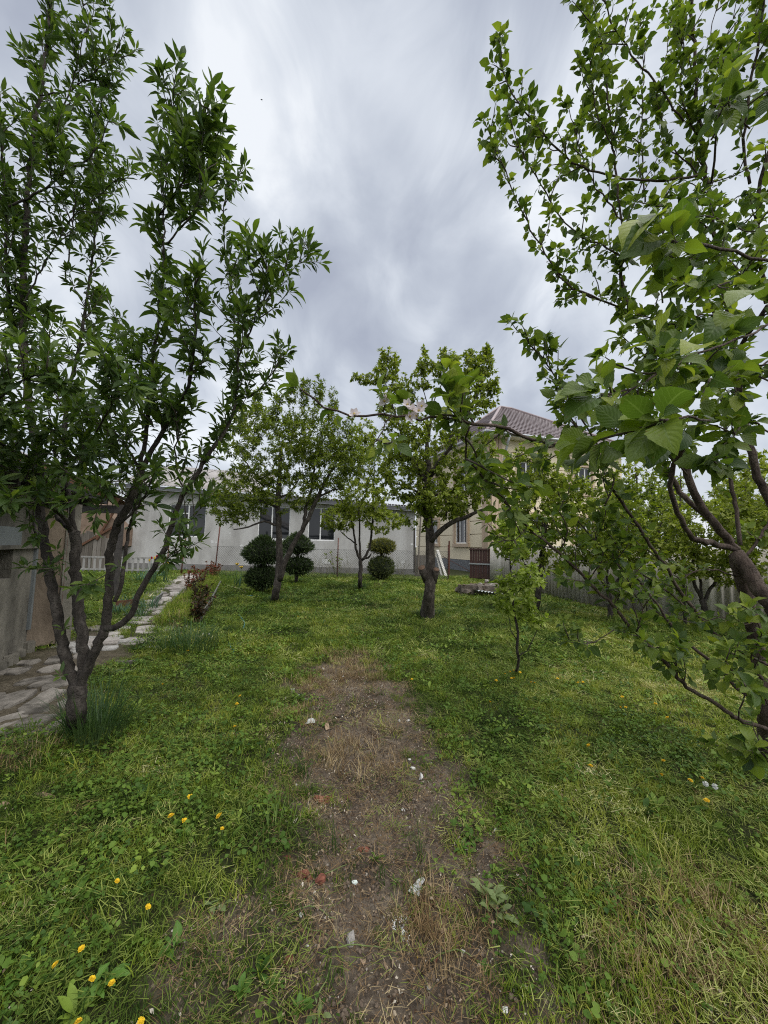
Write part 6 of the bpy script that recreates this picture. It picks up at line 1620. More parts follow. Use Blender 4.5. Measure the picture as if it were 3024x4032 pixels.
# the flower bed is half overgrown with grass, weeds and dry stalks
def in_bed(x, y): return np.clip(-seg_dist(x, y, BED) / .1, 0, 1)
def bed_fill(name, key, dens, w, size, tint):
    x, y = candidates(6.0, 15.0, dens); x, y = RNG.uniform(-8, -2.5, len(x)), y
    m_ = RNG.random(len(x)) < in_bed(x, y) * w(x, y)
    scatter(name, COL[key], x[m_], y[m_], RNG.uniform(*size, m_.sum()), RNG.normal(*tint, m_.sum()))
bed_fill('bed_grass', 'long', 110, lambda x, y: .25 + .75 * (vnoise(x, y, 1.5, 41) > .5), (.9, 2.0), (.45, .2))
bed_fill('bed_weeds', 'broad', 90, lambda x, y: .2 + .8 * (vnoise(x, y, 1.8, 42) > .5), (1.2, 2.4), (.5, .25))
bed_fill('bed_straw', 'straw_up', 60, lambda x, y: .2 + .8 * (vnoise(x, y, 1.3, 43) > .55), (1.2, 2.6), (.6, .3))

# gravel and crumbs of soil on the bare strip
def pebble_mesh(name, mat, seed, flat=.65, n=7):
    r_ = np.random.default_rng(seed); b = MB()
    th = np.linspace(0, 2 * math.pi, n, endpoint=False); rings = []
    for z, rr in ((-.5, .45), (0, 1.0), (.45, .75)):
        k = rr * r_.uniform(.75, 1.15, n) * .5
        rings.append(np.stack([np.cos(th) * k, np.sin(th) * k * .8, np.full(n, z * flat) + r_.normal(0, .05, n)], 1))
    v = np.concatenate(rings + [[[0, 0, .5 * flat]], [[0, 0, -.4 * flat]]])
    fs = []
    for i in range(n):
        j = (i + 1) % n
        fs += [(i, j, n + j, n + i), (n + i, n + j, 2 * n + j, 2 * n + i), (2 * n + i, 2 * n + j, 3 * n), (j, i, 3 * n + 1)]
    b.add(v, fs, r_.uniform(0, 1), False)
    return b.mesh(name, mat)
M['soil_crumb'] = rough_mat('soil_crumb', [(0.3, (0.06, 0.042, 0.03)), (0.7, (0.19, 0.145, 0.105))], 20, 4, .95, .4, 80, .003, coord='World')
M['grit'] = rough_mat('grit', [(0.35, (0.16, 0.13, 0.105)), (0.65, (0.42, 0.38, 0.33))], 9, 3, .9, .2, 80, .003, coord='World')
for nm, mat, dn, sz in (('soil_crumbs', 'soil_crumb', 2200, (.004, .022)), ('grit', 'grit', 260, (.004, .014))):
    col = bpy.data.collections.new(nm)
    for k in range(6): col.objects.link(bpy.data.objects.new(nm, pebble_mesh(nm, M[mat], k)))
    X, Y = [], []
    for y0, y1, f, k in ZONES[:3]:
        x, y = candidates(y0, y1, dn * f); m_ = RNG.random(len(x)) < np.clip(soil_w(x, y), 0, 1) * (.35 + .65 * (vnoise(x, y, 3, 31) > .5)); X.append(x[m_]); Y.append(y[m_])
    X, Y = np.concatenate(X), np.concatenate(Y)
    scatter(nm, col, X, Y, RNG.uniform(*sz, len(X)), np.full(len(X), .5), .5)

def litter_fn(bm, k):
    for _ in range(12):
        a = U(0, 6.28); q = .08 * math.sqrt(U(0, 1)); L_ = U(.004, .016)
        t_ = SMALL_F[k % 3][0] * L_; ca, sa = math.cos(a * 7), math.sin(a * 7); tl = RNG.normal(0, .5, 2)
        v = np.stack([t_[:, 0] * ca - t_[:, 1] * sa, t_[:, 0] * sa + t_[:, 1] * ca, t_[:, 2] + .004 + np.abs(t_[:, 0] * tl[0] + t_[:, 1] * tl[1])], 1)
        bm.add(v + np.array((q * math.cos(a), q * math.sin(a), 0)), SMALL_F[k % 3][1], .5, True)
M['litter'] = leaf_mat('litter', [(0, (0.045, 0.026, 0.016)), (.4, (0.15, 0.095, 0.055)), (.75, (0.32, 0.25, 0.17)), (1, (0.55, 0.50, 0.42))], .1, .8, veins=False, inst=True, spec=.15)
COL['litter'] = clump(litter_fn, 6, 'litter', M['litter'])
lawn('leaf_litter', 'litter', 'litter', 420, lambda x, y: np.clip(sw(x, y) * 1.0 + .12, 0, 1), tint=(.42, .28), size=(.7, 1.4))

# long green stems cut and lying across the soil
def gz(x, y): return float(ground_z(np.array([x]), np.array([y]))[0])

# ------------------------------------------------------------------ tall grass tufts at tree feet and beside the beds
def tall_tuft(u, v, n, r, h, label, mat='dark_grass', w=.006, name='grass_tuft', lean=(.05, .6), group=None):
    g = G(u, v); t = MB()
    for _ in range(n):
        a = U(0, 6.28); q = r * math.sqrt(U(0, 1))
        blade(t, q * math.cos(a), q * math.sin(a), U(h * .5, h), w * U(.7, 1.3), a + RNG.normal(0, .6), U(*lean), U(.2, 1.5), 5, 0, U(0, 1))
    o = t.build(name, M[mat], None, g)
    tag(o, label, 'grass tuft', group)
    return o
M['iris_leaf'] = leaf_mat('iris_leaf', [(0, (0.03, 0.075, 0.045)), (1, (0.08, 0.16, 0.09))], .25, .45, veins=False)
M['fresh_grass'] = leaf_mat('fresh_grass', [(0, (0.07, 0.13, 0.02)), (1, (0.17, 0.25, 0.05))], .3, .5, veins=False)
tall_tuft(378, 2915, 380, .19, .52, 'dark green clump of long leaves at the foot of the narrow leaved tree', lean=(.05, .5))
tall_tuft(1690, 2432, 520, .34, .28, 'ring of uncut grass round the thick trunk with the sawn stubs')  # uncut grass, thickened and dark to stand in for contact shade at the trunk
tall_tuft(1084, 2372, 420, .30, .28, 'uncut grass round the foot of the tree with the leaning side stem')  # dense dark grass, shaped to add contact shade under this trunk too
tall_tuft(1420, 2325, 300, .2, .36, 'uncut grass round the foot of the slim pale stemmed tree')
tall_tuft(745, 2560, 420, .38, .48, 'dark tuft of long grass on the lawn in front of the flower bed')
tall_tuft(905, 2300, 170, .38, .75, 'bright green clump of tall grass beside the red leaved rose bush', 'fresh_grass', .009)
tall_tuft(2120, 2420, 130, .35, .4, 'uncut grass round the bushy light green tree')
tall_tuft(2040, 2655, 60, .14, .10, 'low weeds round the foot of the young sapling', 'fresh_grass', .008)
tall_tuft(660, 2470, 120, .25, .22, 'straw coloured grass at the near corner of the flower bed', 'fresh_grass', .006)
tall_tuft(1070, 3300, 70, .14, .20, 'tuft of longer grass on the left edge of the bare strip', 'fresh_grass', .005)
for u, v, h in ((585, 2400, .40), (540, 2430, .36), (470, 2420, .34), (510, 2390, .4)):
    tall_tuft(u, v, 60, .2, h, 'grey green bulb leaves along the left side of the stone path', 'iris_leaf', .016, 'bulb_leaves', group='bulb leaves left of the path')

# dry weeds in front of the grey wall
WEEDS = ['dry weed just left of the middle fence post at the grey wall', 'dry weed under the right window of the grey house', 'dry weed just right of the young shrub at the grey wall', 'dry weed behind the slim pale stemmed tree', 'dry weed right behind the golden topiary', 'second dry weed from the right end of the grey wall', 'dry weed nearest the right end of the grey wall', 'dry weed farthest left along the grey wall plinth']
M['weed'] = plain('weed', (0.16, 0.155, 0.09), .9)
for k, (u, v) in enumerate(((1262, 2265), (1300, 2268), (1335, 2270), (1365, 2266), (1520, 2268), (1575, 2268), (1600, 2262), (1230, 2266))):
    g = G(u, v); b = MB()
    for _ in range(14):
        a = U(0, 6.28); h = U(.5, 1.15); t_ = grow_twig((RNG.normal(0, .12), RNG.normal(0, .1), 0), (math.cos(a) * .3, math.sin(a) * .3, 1), h, .2, .1)
        b.tube(t_, taper(len(t_), .006, .002), 4)
        for q in t_[2:]: blade(b, q[0], q[1], U(.06, .16), .012, U(0, 6.28), U(.5, 1.2), .4, 2, q[2])
    tag(b.build('weed_plant', M['weed'], None, g), WEEDS[k], 'weed', 'dry weeds along the grey wall')
b = MB(); lvs = Leaves(); g = G(1322, 2268)
t0 = empty('young_shrub', g, 'young leafy shrub against the middle fence post by the grey wall', 'shrub')
for _ in range(7):
    a = U(0, 6.28); t_ = grow_twig((0, 0, 0), (math.cos(a) * .35, math.sin(a) * .35, 1), U(.7, 1.4), .2); b.tube(t_, taper(7, .01, .004), 5)
    shoot_leaves(lvs, t_ + np.array(g), .12, .5, .12, 2, .25)
b.build('stems', M['twig'], t0); leafage(t0, lvs, SMALL_F, SMALL_F, M['crown_leaf'], 0)

# ------------------------------------------------------------------ flower bed: edging planks, red-leaved roses, tulips, irises
M['edge_plank'] = rough_mat('edge_plank', [(0.25, (0.07, 0.07, 0.062)), (0.75, (0.24, 0.24, 0.225))], 5, 5, .9, .4, 30, .01, tint=.3)
def plank(u0, v0, u1, v1, h, label, mat='edge_plank', th=.035, z0=0.0, lean=0.0):
    a, b_ = G(u0, v0), G(u1, v1); L_ = (b_ - a).length
    bm = MB(); n = 6
    for i in range(n):
        bm.box(((i + .5) * L_ / n, RNG.normal(0, .003), h / 2 - .02), (L_ / n + .002 * (i % 2), th, h + .0 + RNG.normal(0, .006)), tint=.5)
    o = bm.build('edging_board', M[mat], None, a + Vector((0, 0, z0)), (lean, 0, math.atan2(b_.y - a.y, b_.x - a.x)))
    return tag(o, label, 'board')
plank(790, 2445, 835, 2370, .16, 'grey weathered board edging the flower bed towards the lawn, nearer piece')
plank(836, 2368, 868, 2302, .16, 'grey weathered board edging the flower bed towards the lawn, farther piece')
plank(655, 2400, 725, 2322, .10, 'thin dark board edging the flower bed along the stone path')
plank(602, 2385, 630, 2362, .22, 'tilted short board standing at the path corner of the flower bed', lean=.3)
plank(455, 2400, 520, 2392, .20, 'red brown board edging the grass left of the path', 'wood_red')
M['rose_leaf'] = leaf_mat('rose_leaf', [(0, (0.03, 0.028, 0.012)), (.5, (0.075, 0.040, 0.018)), (1, (0.19, 0.045, 0.025))], .25, .45, veins=False)
def rose(u, v, n, h, spread_, label, tint):
    g = G(u, v); t = empty('rose_bush', g, label, 'rose bush', 'red leaved rose bushes in the flower bed')
    b = MB(); lv = Leaves()
    for _ in range(n):
        a = U(0, 6.28); t_ = grow_twig((RNG.normal(0, .03), RNG.normal(0, .03), 0), (math.cos(a) * spread_, math.sin(a) * spread_, 1), U(.55, 1) * h, .1, .14, 7)
        b.tube(t_, taper(8, .008, .003), 5); shoot_leaves(lv, t_ + np.array(g), .085, tint, .045, 4, .15, 1.1, .1, 6, .8, .25)
    b.build('stems', M['wood_red'], t); leafage(t, lv, SMALL_F, SMALL_F, M['rose_leaf'], 0)
rose(765, 2450, 12, .60, .40, 'dark red leaved rose bush nearest the lawn end of the bed', .12)
rose(768, 2395, 14, .72, .6, 'bushy rose with dark leaves in the middle of the bed', .10)
rose(795, 2320, 8, .9, .4, 'rose with bare reddish shoots standing behind the middle bush', .7)
rose(840, 2285, 16, .8, .45, 'bright red leaved rose at the far end of the bed', .75)
rose(745, 2340, 6, 1.0, .3, 'thin rose shoots on the path side of the bed', .75)
M['tulip_red'] = plain('tulip_red', (.42, .012, .02), .45); M['tulip_yellow'] = plain('tulip_yellow', (.72, .50, .06), .45)
PETL = leaf_template(.55, 6, -.35, .5, peak=.5, petiole=0.0)
def flower(u, v, h, d, label, cat, group, pmats, s, npet=6, name='tulip', openness=.45, foliage='iris_leaf'):
    q = P(u, v, d); g = Vector((q.x, q.y, 0)); top = q.z
    t = empty(name, g, label, cat, group)
    b = MB(); b.tube([(0, 0, 0), (.01, 0, top * .5), (0, 0, top)], [.006, .005, .004], 6); b.build('stem', M[foliage], t)
    for k in range(npet):
        me_key = (name, pmats[k % len(pmats)])
        if me_key not in PMESH: PMESH[me_key] = leaf_mesh('petal', PETL, M[pmats[k % len(pmats)]], .5)
        o = link('petal', PMESH[me_key], t, (0, 0, top)); o.scale = (s,) * 3
        o.rotation_euler = Matrix.Rotation(k * 2 * math.pi / npet + .3, 3, 'Z').to_euler() if False else (Matrix.Rotation(k * 2 * math.pi / npet, 3, 'Z') @ Matrix.Rotation(-(math.pi / 2 - openness - U(-.12, .12)), 3, 'Y')).to_euler()
    b = MB()
    for k in range(4): blade(b, RNG.normal(0, .02), RNG.normal(0, .02), U(.6, .9) * top, .03, U(0, 6.28), U(.1, .4), .5, 5, 0)
    b.build('leaves', M[foliage], t)
PMESH = {}
TG = 'red and yellow tulips left of the path'
for u, v, mats, lab in ((597, 2203, ['tulip_red'], 'red tulip, lower left of the tulip cluster by the path'), (617, 2197, ['tulip_red'], 'red tulip at the top of the tulip cluster by the path'), (608, 2203, ['tulip_yellow'], 'yellow tulip between the two red ones'),
                        (588, 2212, ['tulip_yellow'], 'pale yellow tulip at the left end of the tulip cluster'), (652, 2208, ['tulip_red', 'tulip_yellow'], 'red and yellow striped tulip at the right of the cluster'), (661, 2222, ['tulip_yellow'], 'yellow tulip at the right end of the cluster')):
    flower(u, v, .6, 13.5 + U(-.3, .3), lab, 'tulip', TG, mats, .11)
for u, v, lab in ((933, 2228, 'taller yellow iris beside the big dark topiary'), (950, 2240, 'shorter yellow iris beside the big dark topiary')):
    flower(u, v, .6, 13.0, lab, 'iris', 'yellow irises beside the topiary', ['tulip_yellow'], .12, 6, 'iris', .9)
for u, v in ((560, 2260), (585, 2250), (620, 2245)):
    tall_tuft(u, v + 30, 70, .3, .5, 'dense grey green tulip leaves left of the path', 'iris_leaf', .022, 'tulip_leaves', group='tulip leaves left of the path')

# ------------------------------------------------------------------ dandelions
M['dandelion'] = rough_mat('dandelion', [(0.35, (.62, .36, .005)), (0.65, (.82, .58, .012))], 60, 3, .8, .5, 160, .003)
M['stem_green'] = plain('stem_green', (.13, .18, .05), .7)
def head_mesh(r):
    b = MB()
    for ring, (n, rr, z, tilt) in enumerate(((18, 1.0, 0, .10), (14, .78, .10, .35), (9, .5, .18, .7))):
        for k in range(n):
            a = k * 2 * math.pi / n + ring * .3 + RNG.normal(0, .06); L_ = r * rr * U(.85, 1.1); w = r * .26
            ca, sa = math.cos(a), math.sin(a); z0 = z * r * 1.4
            i0 = .12 * r
            v = [(i0 * ca - w * .3 * sa, i0 * sa + w * .3 * ca, z0), (i0 * ca + w * .3 * sa, i0 * sa - w * .3 * ca, z0),
                 (L_ * ca + w * .5 * sa, L_ * sa - w * .5 * ca, z0 + L_ * math.sin(tilt)), (L_ * ca - w * .5 * sa, L_ * sa + w * .5 * ca, z0 + L_ * math.sin(tilt))]
            b.add(v, [(0, 1, 2, 3)], .5)
    b.tube([(0, 0, -.25 * r), (0, 0, .1 * r)], [.25 * r, .35 * r], 8)
    return b.mesh('flower_head', M['dandelion'])
HEADS = [head_mesh(1.0) for _ in range(3)]
stemb = MB(); stemb.tube([(0, 0, 0), (.03, 0, .5), (0, 0, 1)], [.05, .045, .04], 5); STEM = stemb.mesh('stem', M['stem_green'])
def dandelion(u, v, label, r=.017, h=.06):
    q = G(u, v, h); z0 = gz(q.x, q.y)
    t = empty('dandelion', (q.x, q.y, z0), label, 'dandelion', 'yellow dandelions in the lawn')
    o = link('stem', STEM, t); o.scale = (.05, .05, h - z0)
    o = link('flower_head', HEADS[int(RNG.integers(3))], t, (0, 0, h - z0)); o.scale = (r,) * 3
    o.rotation_euler = (RNG.normal(.2, .3), RNG.normal(0, .3), U(0, 6))
DL = [
    ('dandelion at the bottom edge of the photo, left of the bare soil', ((309, 4022), )), ('large dandelion cut by the bottom edge, right of the other edge one', ((554, 4022), )),
    ('dandelion nearest the bottom left corner', ((217, 3799), )), ('left one of the close pair of dandelions low on the left lawn', ((362, 3854), )), ('right one of the close pair of dandelions low on the left lawn', ((440, 3870), )),
    ('half hidden small dandelion above the close pair at lower left', ((320, 3735), )), ('open dandelion highest among the large ones on the left lawn', ((461, 3469), )), ('large ragged dandelion on the left lawn next to the bare soil', ((583, 3570), )),
    ('dandelion beside broad leaves on the middle left lawn', ((727, 3232), )), ('small dandelion highest of those left of the bare strip', ((749, 3137), )), ('small dandelion in the grass close to the bare strip, upper one', ((862, 3212), )), ('small dandelion in the grass close to the bare strip, lower one', ((875, 3262), )), ('hidden dandelion left of the one beside the broad leaves', ((673, 3212), )),
    ('dandelion at the left rim of the bare strip, lower', ((924, 2861), )), ('dandelion just above another at the left rim of the bare strip', ((933, 2771), (945, 2740))), ('lone dandelion on the left lawn below the dark tuft', ((640, 2695), (740, 2562), (1173, 2427), (1202, 2434))),
    ('lone dandelion on the lawn right of the bare strip', ((1622, 2675), )),
    ('one of the dandelions crowded round the foot of the sapling', ((1988, 2654), (2008, 2645), (2022, 2640), (2048, 2647), (1954, 2679), (2023, 2670), (2014, 2671))),
    ('one of the two dandelions side by side just right of the sapling', ((2091, 2687), (2105, 2689))), ('small dandelion right of the side by side pair near the sapling', ((2195, 2672), )), ('left one of two tiny dandelions on the middle right lawn', ((2276, 2688), )), ('right one of two tiny dandelions on the middle right lawn', ((2296, 2686), )), ('far dandelion on the lawn below the short hanging twig', ((2361, 2540), )), ('far dandelion on the lawn right of the sapling stem', ((2207, 2498), )),
    ('dandelion below and left of the sapling at the soil edge', ((1930, 2764), )), ('dandelion in the middle of the right lawn', ((2450, 2744), (2442, 2785), (2464, 2786))), ('dandelion under the low diagonal branch', ((2581, 2771), (2628, 2825))),
    ('orange dandelion in the broad leaves of the right lawn', ((2317, 2935), (2325, 3015))), ('one of the two dandelions in a row on the lower right lawn', ((2613, 2996), (2606, 3052))), ('left one of the dandelion pair at lower right', ((2718, 3073), )),
    ('right one of the dandelion pair at lower right', ((2765, 3064), )), ('lowest dandelion on the right lawn', ((2783, 3152), ))]
for lab, pts in DL:
    for u, v in pts:
        near_ = G(u, v).y < 2.2
        dandelion(u, v, lab, r=.0105 if near_ else .016, h=.06)
M['petal_white'] = plain('petal_white', (.75, .75, .72), .7)
for u, v, lab in ((2815, 3097, 'white seed head beside the dandelion pair, right one'), (2778, 3087, 'small white seed head beside the dandelion pair, left one'), (800, 2496, 'white dandelion clock above the dark grass tuft'), (822, 2497, 'second white dandelion clock above the dark grass tuft')):
    q = G(u, v, .06); t = empty('seed_head', (q.x, q.y, 0), lab, 'seed head')
    o = link('stem', STEM, t); o.scale = (.05, .05, .06)
    b = MB()
    for d in rvec(60): b.tube([(0, 0, .06), np.array((0, 0, .06)) + d * .016], [.0006, .0022], 3, cap=True)
    b.build('clock', M['petal_white'], t)

# ------------------------------------------------------------------ litter and stones on the bare strip
M['brick'] = rough_mat('brick', [(0.3, (.055, .022, .015)), (0.5, (.17, .055, .032)), (0.72, (.28, .12, .075))], 24, 6, .95, .9, 50, .01, coord='World')
M['stone_grey'] = rough_mat('stone_grey', [(0.25, (.20, .185, .17)), (0.75, (.40, .375, .35))], 9, 5, .95, .4, 50, .005)
M['stone_white'] = rough_mat('stone_white', [(0.25, (.50, .49, .46)), (0.75, (.74, .73, .70))], 9, 4, .8, .2, 50, .004)
M['dry_leaf'] = rough_mat('dry_leaf', [(0.25, (.22, .14, .085)), (0.75, (.42, .31, .21))], 30, 4, .85, .4, 60, .004)
M['green_white'] = plain('green_white', (.58, .66, .60), .4)
def rock(u, v, size, mat, label, name, cat, flat=.65, seed=None, sx=1.0, rz=None, sink=.28):
    q = G(u, v); k = int(RNG.integers(9999)) if seed is None else seed
    o = link(name, pebble_mesh(name, M[mat], k, flat, 9), None, (q.x, q.y, gz(q.x, q.y) + size * flat * (.5 - sink)))
    o.scale = (size * sx, size, size); o.rotation_euler = (RNG.normal(0, .15), RNG.normal(0, .15), U(0, 6.28) if rz is None else rz)
    return tag(o, label, cat)
C2 = lambda x, y: (700 + .7836 * x, 3200 + .7836 * y)
C1 = lambda x, y: (900 + .7233 * x, 2400 + .7233 * y)
rock(*C2(630, 325), .048, 'brick', 'dark red brick lump, upper left of the pair on the bare soil', 'brick_chunk', 'brick piece', .6, 3, 1.3)
rock(*C2(718, 362), .055, 'brick', 'orange red brick lump, lower right of the pair on the bare soil', 'brick_chunk', 'brick piece', .6, 4, 1.1)
rock(*C2(665, 342), .03, 'brick', 'small brick crumb between the two larger brick lumps', 'brick_chunk', 'brick piece', .6, 9)
rock(*C2(553, 236), .030, 'brick', 'small brown brick bit at the grass edge above the brick lumps', 'brick_chunk', 'brick piece', .6, 5)
rock(*C2(560, 735), .038, 'brick', 'dull dark brick piece low on the bare soil', 'brick_chunk', 'brick piece', .5, 6)
rock(*C1(520, 1042), .085, 'brick', 'flat long orange brick shard on the middle of the bare strip', 'brick_chunk', 'brick piece', .22, 7, 1.7, .1)
rock(*C1(650, 1015), .03, 'brick', 'tiny brick chip right of the flat orange shard', 'brick_chunk', 'brick piece', .4, 8)
rock(*C2(935, 178), .05, 'brick', 'thin reddish shard lying above the brick lumps', 'brick_chunk', 'brick piece', .15, 11, 1.8, -.3)
for (x, y), s, mt_, lab, k in ((C2(890, 355), .024, 'green_white', 'pale green oval pebble right of the brick lumps', 1), (C2(870, 620), .045, 'stone_grey', 'flat tan stone in the middle of the near soil', 2), (C2(620, 525), .024, 'stone_white', 'greyish white stone left of the dry leaf', 3),
                               (C2(1260, 850), .014, 'stone_grey', 'small tan pebble low on the near soil', 4), (C2(1433, 703), .018, 'stone_white', 'pale stone on the near soil toward the right', 5), (C2(650, 658), .011, 'stone_white', 'tiny white chip near the flat tan stone', 6),
                               (C2(310, 760), .010, 'stone_white', 'tiny white crumb on the left of the near soil', 7), (C2(1645, 985), .028, 'stone_white', 'white stone at the bottom right of the bare soil', 8), (C2(1595, 92), .014, 'stone_white', 'white round pebble at the right rim of the bare soil', 9),
                               (C1(515, 318), .032, 'stone_white', 'white stone at the far left rim of the bare strip', 10), (C1(625, 358), .034, 'stone_white', 'white stone in the straw near the far end of the strip', 11), (C1(350, 437), .07, 'stone_grey', 'grey stone on the left rim of the strip', 12),
                               (C1(385, 468), .036, 'stone_white', 'bright white stone just below the grey one', 13), (C1(683, 590), .026, 'stone_white', 'small white stone beside the dry stick', 14), (C1(930, 598), .03, 'stone_white', 'left one of two white pebbles at the right rim', 15),
                               (C1(978, 600), .034, 'stone_white', 'right one of two white pebbles at the right rim', 16), (C1(1005, 872), .034, 'stone_white', 'white shell on the right of the strip', 17), (C1(985, 826), .022, 'stone_white', 'small white stone above the shell', 18),
                               (C1(950, 1086), .018, 'stone_white', 'white pebble in the centre of the strip', 19), (C1(367, 958), .016, 'stone_white', 'white pebble at the left grass edge', 20), (C1(1453, 1205), .022, 'stone_white', 'white pebble among the weeds on the right', 21),
                               (C1(420, 490), .05, 'stone_grey', 'pinkish stone below the grey stone on the left rim', 22)):
    rock(x, y, s, mt_, lab, 'pebble', 'pebble', .55, 100 + k, U(1.0, 1.5))
DRY = [leaf_template(.55, 7, c, f, .06, .45, 1, tw, .1, .3) for c, f, tw in ((.9, .5, .5), (-.5, .7, -.4), (.4, .3, .8))]
for (x, y), s, rz, lab, mt_ in ((C2(706, 522), .036, 2.0, 'curled tan dry leaf right of the white stone', 'dry_leaf'), (C2(555, 452), .034, 1.2, 'narrow brown dry leaf left of the tan one', 'dry_leaf'), (C2(935, 770), .04, 1.8, 'pale dry leaf on the near soil', 'dry_leaf'),
                                (C2(1290, 775), .028, .4, 'orange brown dry leaf low on the soil', 'brick'), (C2(1270, 380), .034, 1.7, 'tan dry leaf right of the plastic scrap', 'dry_leaf'), (C2(840, 255), .03, -.4, 'dry leaf fragment above the green pebble', 'dry_leaf'), (C2(1320, 615), .03, .3, 'brown dry leaf right of the white feathers', 'dry_leaf')):
    q = G(x, y); o = link('dry_leaf', leaf_mesh('dry_leaf', DRY[int(RNG.integers(3))], M[mt_], .5), None, (q.x, q.y, gz(q.x, q.y) + .012), (RNG.normal(0, .3), RNG.normal(0, .3), rz), s)
    tag(o, lab, 'dry leaf', 'dry leaves on the bare soil')
q = G(*C2(1203, 745)); o = link('fallen_petal', leaf_mesh('fallen_petal', DRY[0], M['dandelion'], .5), None, (q.x, q.y, .012), (0, .5, 1.4), .016); tag(o, 'orange petal lying on the near soil', 'petal')
# crumpled transparent plastic scrap
mt, nt, N, L, bs = new_mat('plastic'); bs.inputs['Base Color'].default_value = (.62, .63, .62, 1); bs.inputs['Roughness'].default_value = .3
bs.inputs['Alpha'].default_value = .85; L.new(bump(nt, noise(nt, 18, 4), .8, .01), bs.inputs['Normal']); M['plastic'] = mt
def scrap(pts_px, mat, name, label, cat, h=.02, n=10):
    """crumpled sheet filling a traced outline on the ground, with folds standing up from it"""
    o_ = np.array([G(u, v)[:2] for u, v in pts_px]); c = o_.mean(0)
    b = MB(); rings = []
    for k, f in enumerate((1.0, .66, .33)):
        r_ = c + (o_ - c) * f
        z = np.array([gz(*q) for q in r_]) + .006 + (h * (k / 2) ** .7 * RNG.uniform(.3, 1.2, len(o_)) if k else RNG.uniform(0, h * .4, len(o_)))
        rings.append(np.column_stack([r_ - c, z]))
    m_ = len(o_); v = np.concatenate(rings + [[[0, 0, gz(*c) + h * .8]]]); fs = []
    for k in range(2):
        for i in range(m_): j = (i + 1) % m_; fs.append((k * m_ + i, k * m_ + j, (k + 1) * m_ + j, (k + 1) * m_ + i))
    for i in range(m_): fs.append((2 * m_ + i, 2 * m_ + (i + 1) % m_, 3 * m_))
    b.add(v, fs, .5); o = b.build(name, M[mat], None, (c[0], c[1], 0))
    so_ = o.modifiers.new('thickness', 'SOLIDIFY'); so_.thickness = .0012
    return tag(o, label, cat)
scrap([C2(*q) for q in ((1158, 400), (1165, 370), (1190, 345), (1205, 330), (1225, 318), (1243, 322), (1240, 335), (1225, 345), (1228, 360), (1215, 395), (1212, 415), (1190, 408))], 'plastic', 'plastic_scrap', 'torn piece of clear plastic lying on the bare soil', 'plastic scrap', .018)
scrap([C1(*q) for q in ((415, 628), (430, 610), (450, 600), (472, 605), (470, 622), (440, 630))], 'plastic', 'plastic_scrap', 'crumpled white plastic in rusty grass on the left rim', 'plastic scrap', .03)
scrap([C1(*q) for q in ((490, 605), (510, 610), (545, 625), (550, 660), (530, 668), (520, 635), (495, 625))], 'dry_leaf', 'torn_strip', 'curled brown torn strip beside the crumpled plastic', 'scrap', .02)
scrap([C1(*q) for q in ((1036, 930), (1040, 912), (1050, 915), (1060, 935), (1050, 942))], 'stone_white', 'paper_scrap', 'white paper scrap standing on the right of the strip', 'scrap', .04)
# white feather tuft
def feathers(u, v, n, s, label):
    q = G(u, v); b = MB()
    for _ in range(n):
        a = U(0, 6.28); x, y = RNG.normal(0, s * .45, 2); L_ = U(.4, 1) * s
        for k in range(5): blade(b, x + math.cos(a) * L_ * k / 6, y + math.sin(a) * L_ * k / 6, L_ * .4, .0035, a + RNG.normal(0, .7), U(.9, 1.5), .3, 2, U(.004, .016))
    tag(b.build('feather_tuft', M['petal_white'], None, (q.x, q.y, gz(q.x, q.y))), label, 'feathers')
feathers(*C2(1115, 560), 12, .034, 'upper tuft of white down feathers on the near soil')
feathers(*C2(1140, 622), 7, .026, 'lower tuft of white down feathers on the near soil')
# sticks and cut stems
def stick(pts_px, r, mat, label, name='stick', cat='stick', z=.008):
    pts = [(*(q := G(u, v))[:2], gz(q.x, q.y) + z) for u, v in pts_px]
    c = spline(pts, .03); c[:, 2] += RNG.normal(0, .003, len(c)); o0 = c[0].copy()
    b = MB(); b.tube(c - o0, taper(len(c), r, r * .55), 6, U(.2, .8), wob=.06); tag(b.build(name, M[mat], None, o0), label, cat)
stick([C1(*q) for q in ((570, 575), (640, 572), (720, 552), (805, 547))], .007, 'dark_bark', 'long dark stick lying across the bare strip')
stick([C1(*q) for q in ((608, 602), (680, 598), (725, 580), (745, 550))], .006, 'twig', 'bent thinner stick crossing the long dark one')
stick([C1(*q) for q in ((780, 672), (828, 718))], .005, 'straw', 'short straw stalk in the middle of the strip')
q5 = lambda x, y: (1900 + .6775 * x, 3200 + .6775 * y)
M['pale_stick'] = plain('pale_stick', (.42, .35, .22), .8)
stick([q5(*q) for q in ((575, 742), (640, 708), (712, 676))], .0045, 'pale_stick', 'short pale stick in the grass at lower right')
stick([q5(*q) for q in ((630, 255), (680, 330), (740, 390))], .003, 'pale_stick', 'long yellow stalk lying in the right lawn')
STEMS = ['bent cut stem low on the left of the near soil', 'cut stem running up to the right left of the tan stone', 'cut stem under the first one, in front of the tan stone', 'long pale green stem crossing the middle of the near soil', 'green stem lying across the brick lumps', 'curving dry green stem near the bottom edge', 'hooked green stem near the bottom edge', 'short stem standing at the right rim of the near soil', 'long straight stem lying low at the right of the near soil', 'thin upright stem at the left rim of the near soil', 'short pale stem below the plastic scrap']
C6 = lambda x, y: (.5425 * x, 3100 + .5425 * y)
scrap([C6(*q) for q in ((240, 78), (280, 68), (330, 88), (420, 102), (415, 114), (350, 108), (290, 98))], 'dry_leaf', 'bark_strip', 'pale strip of bark on the left lawn', 'bark strip', .02)
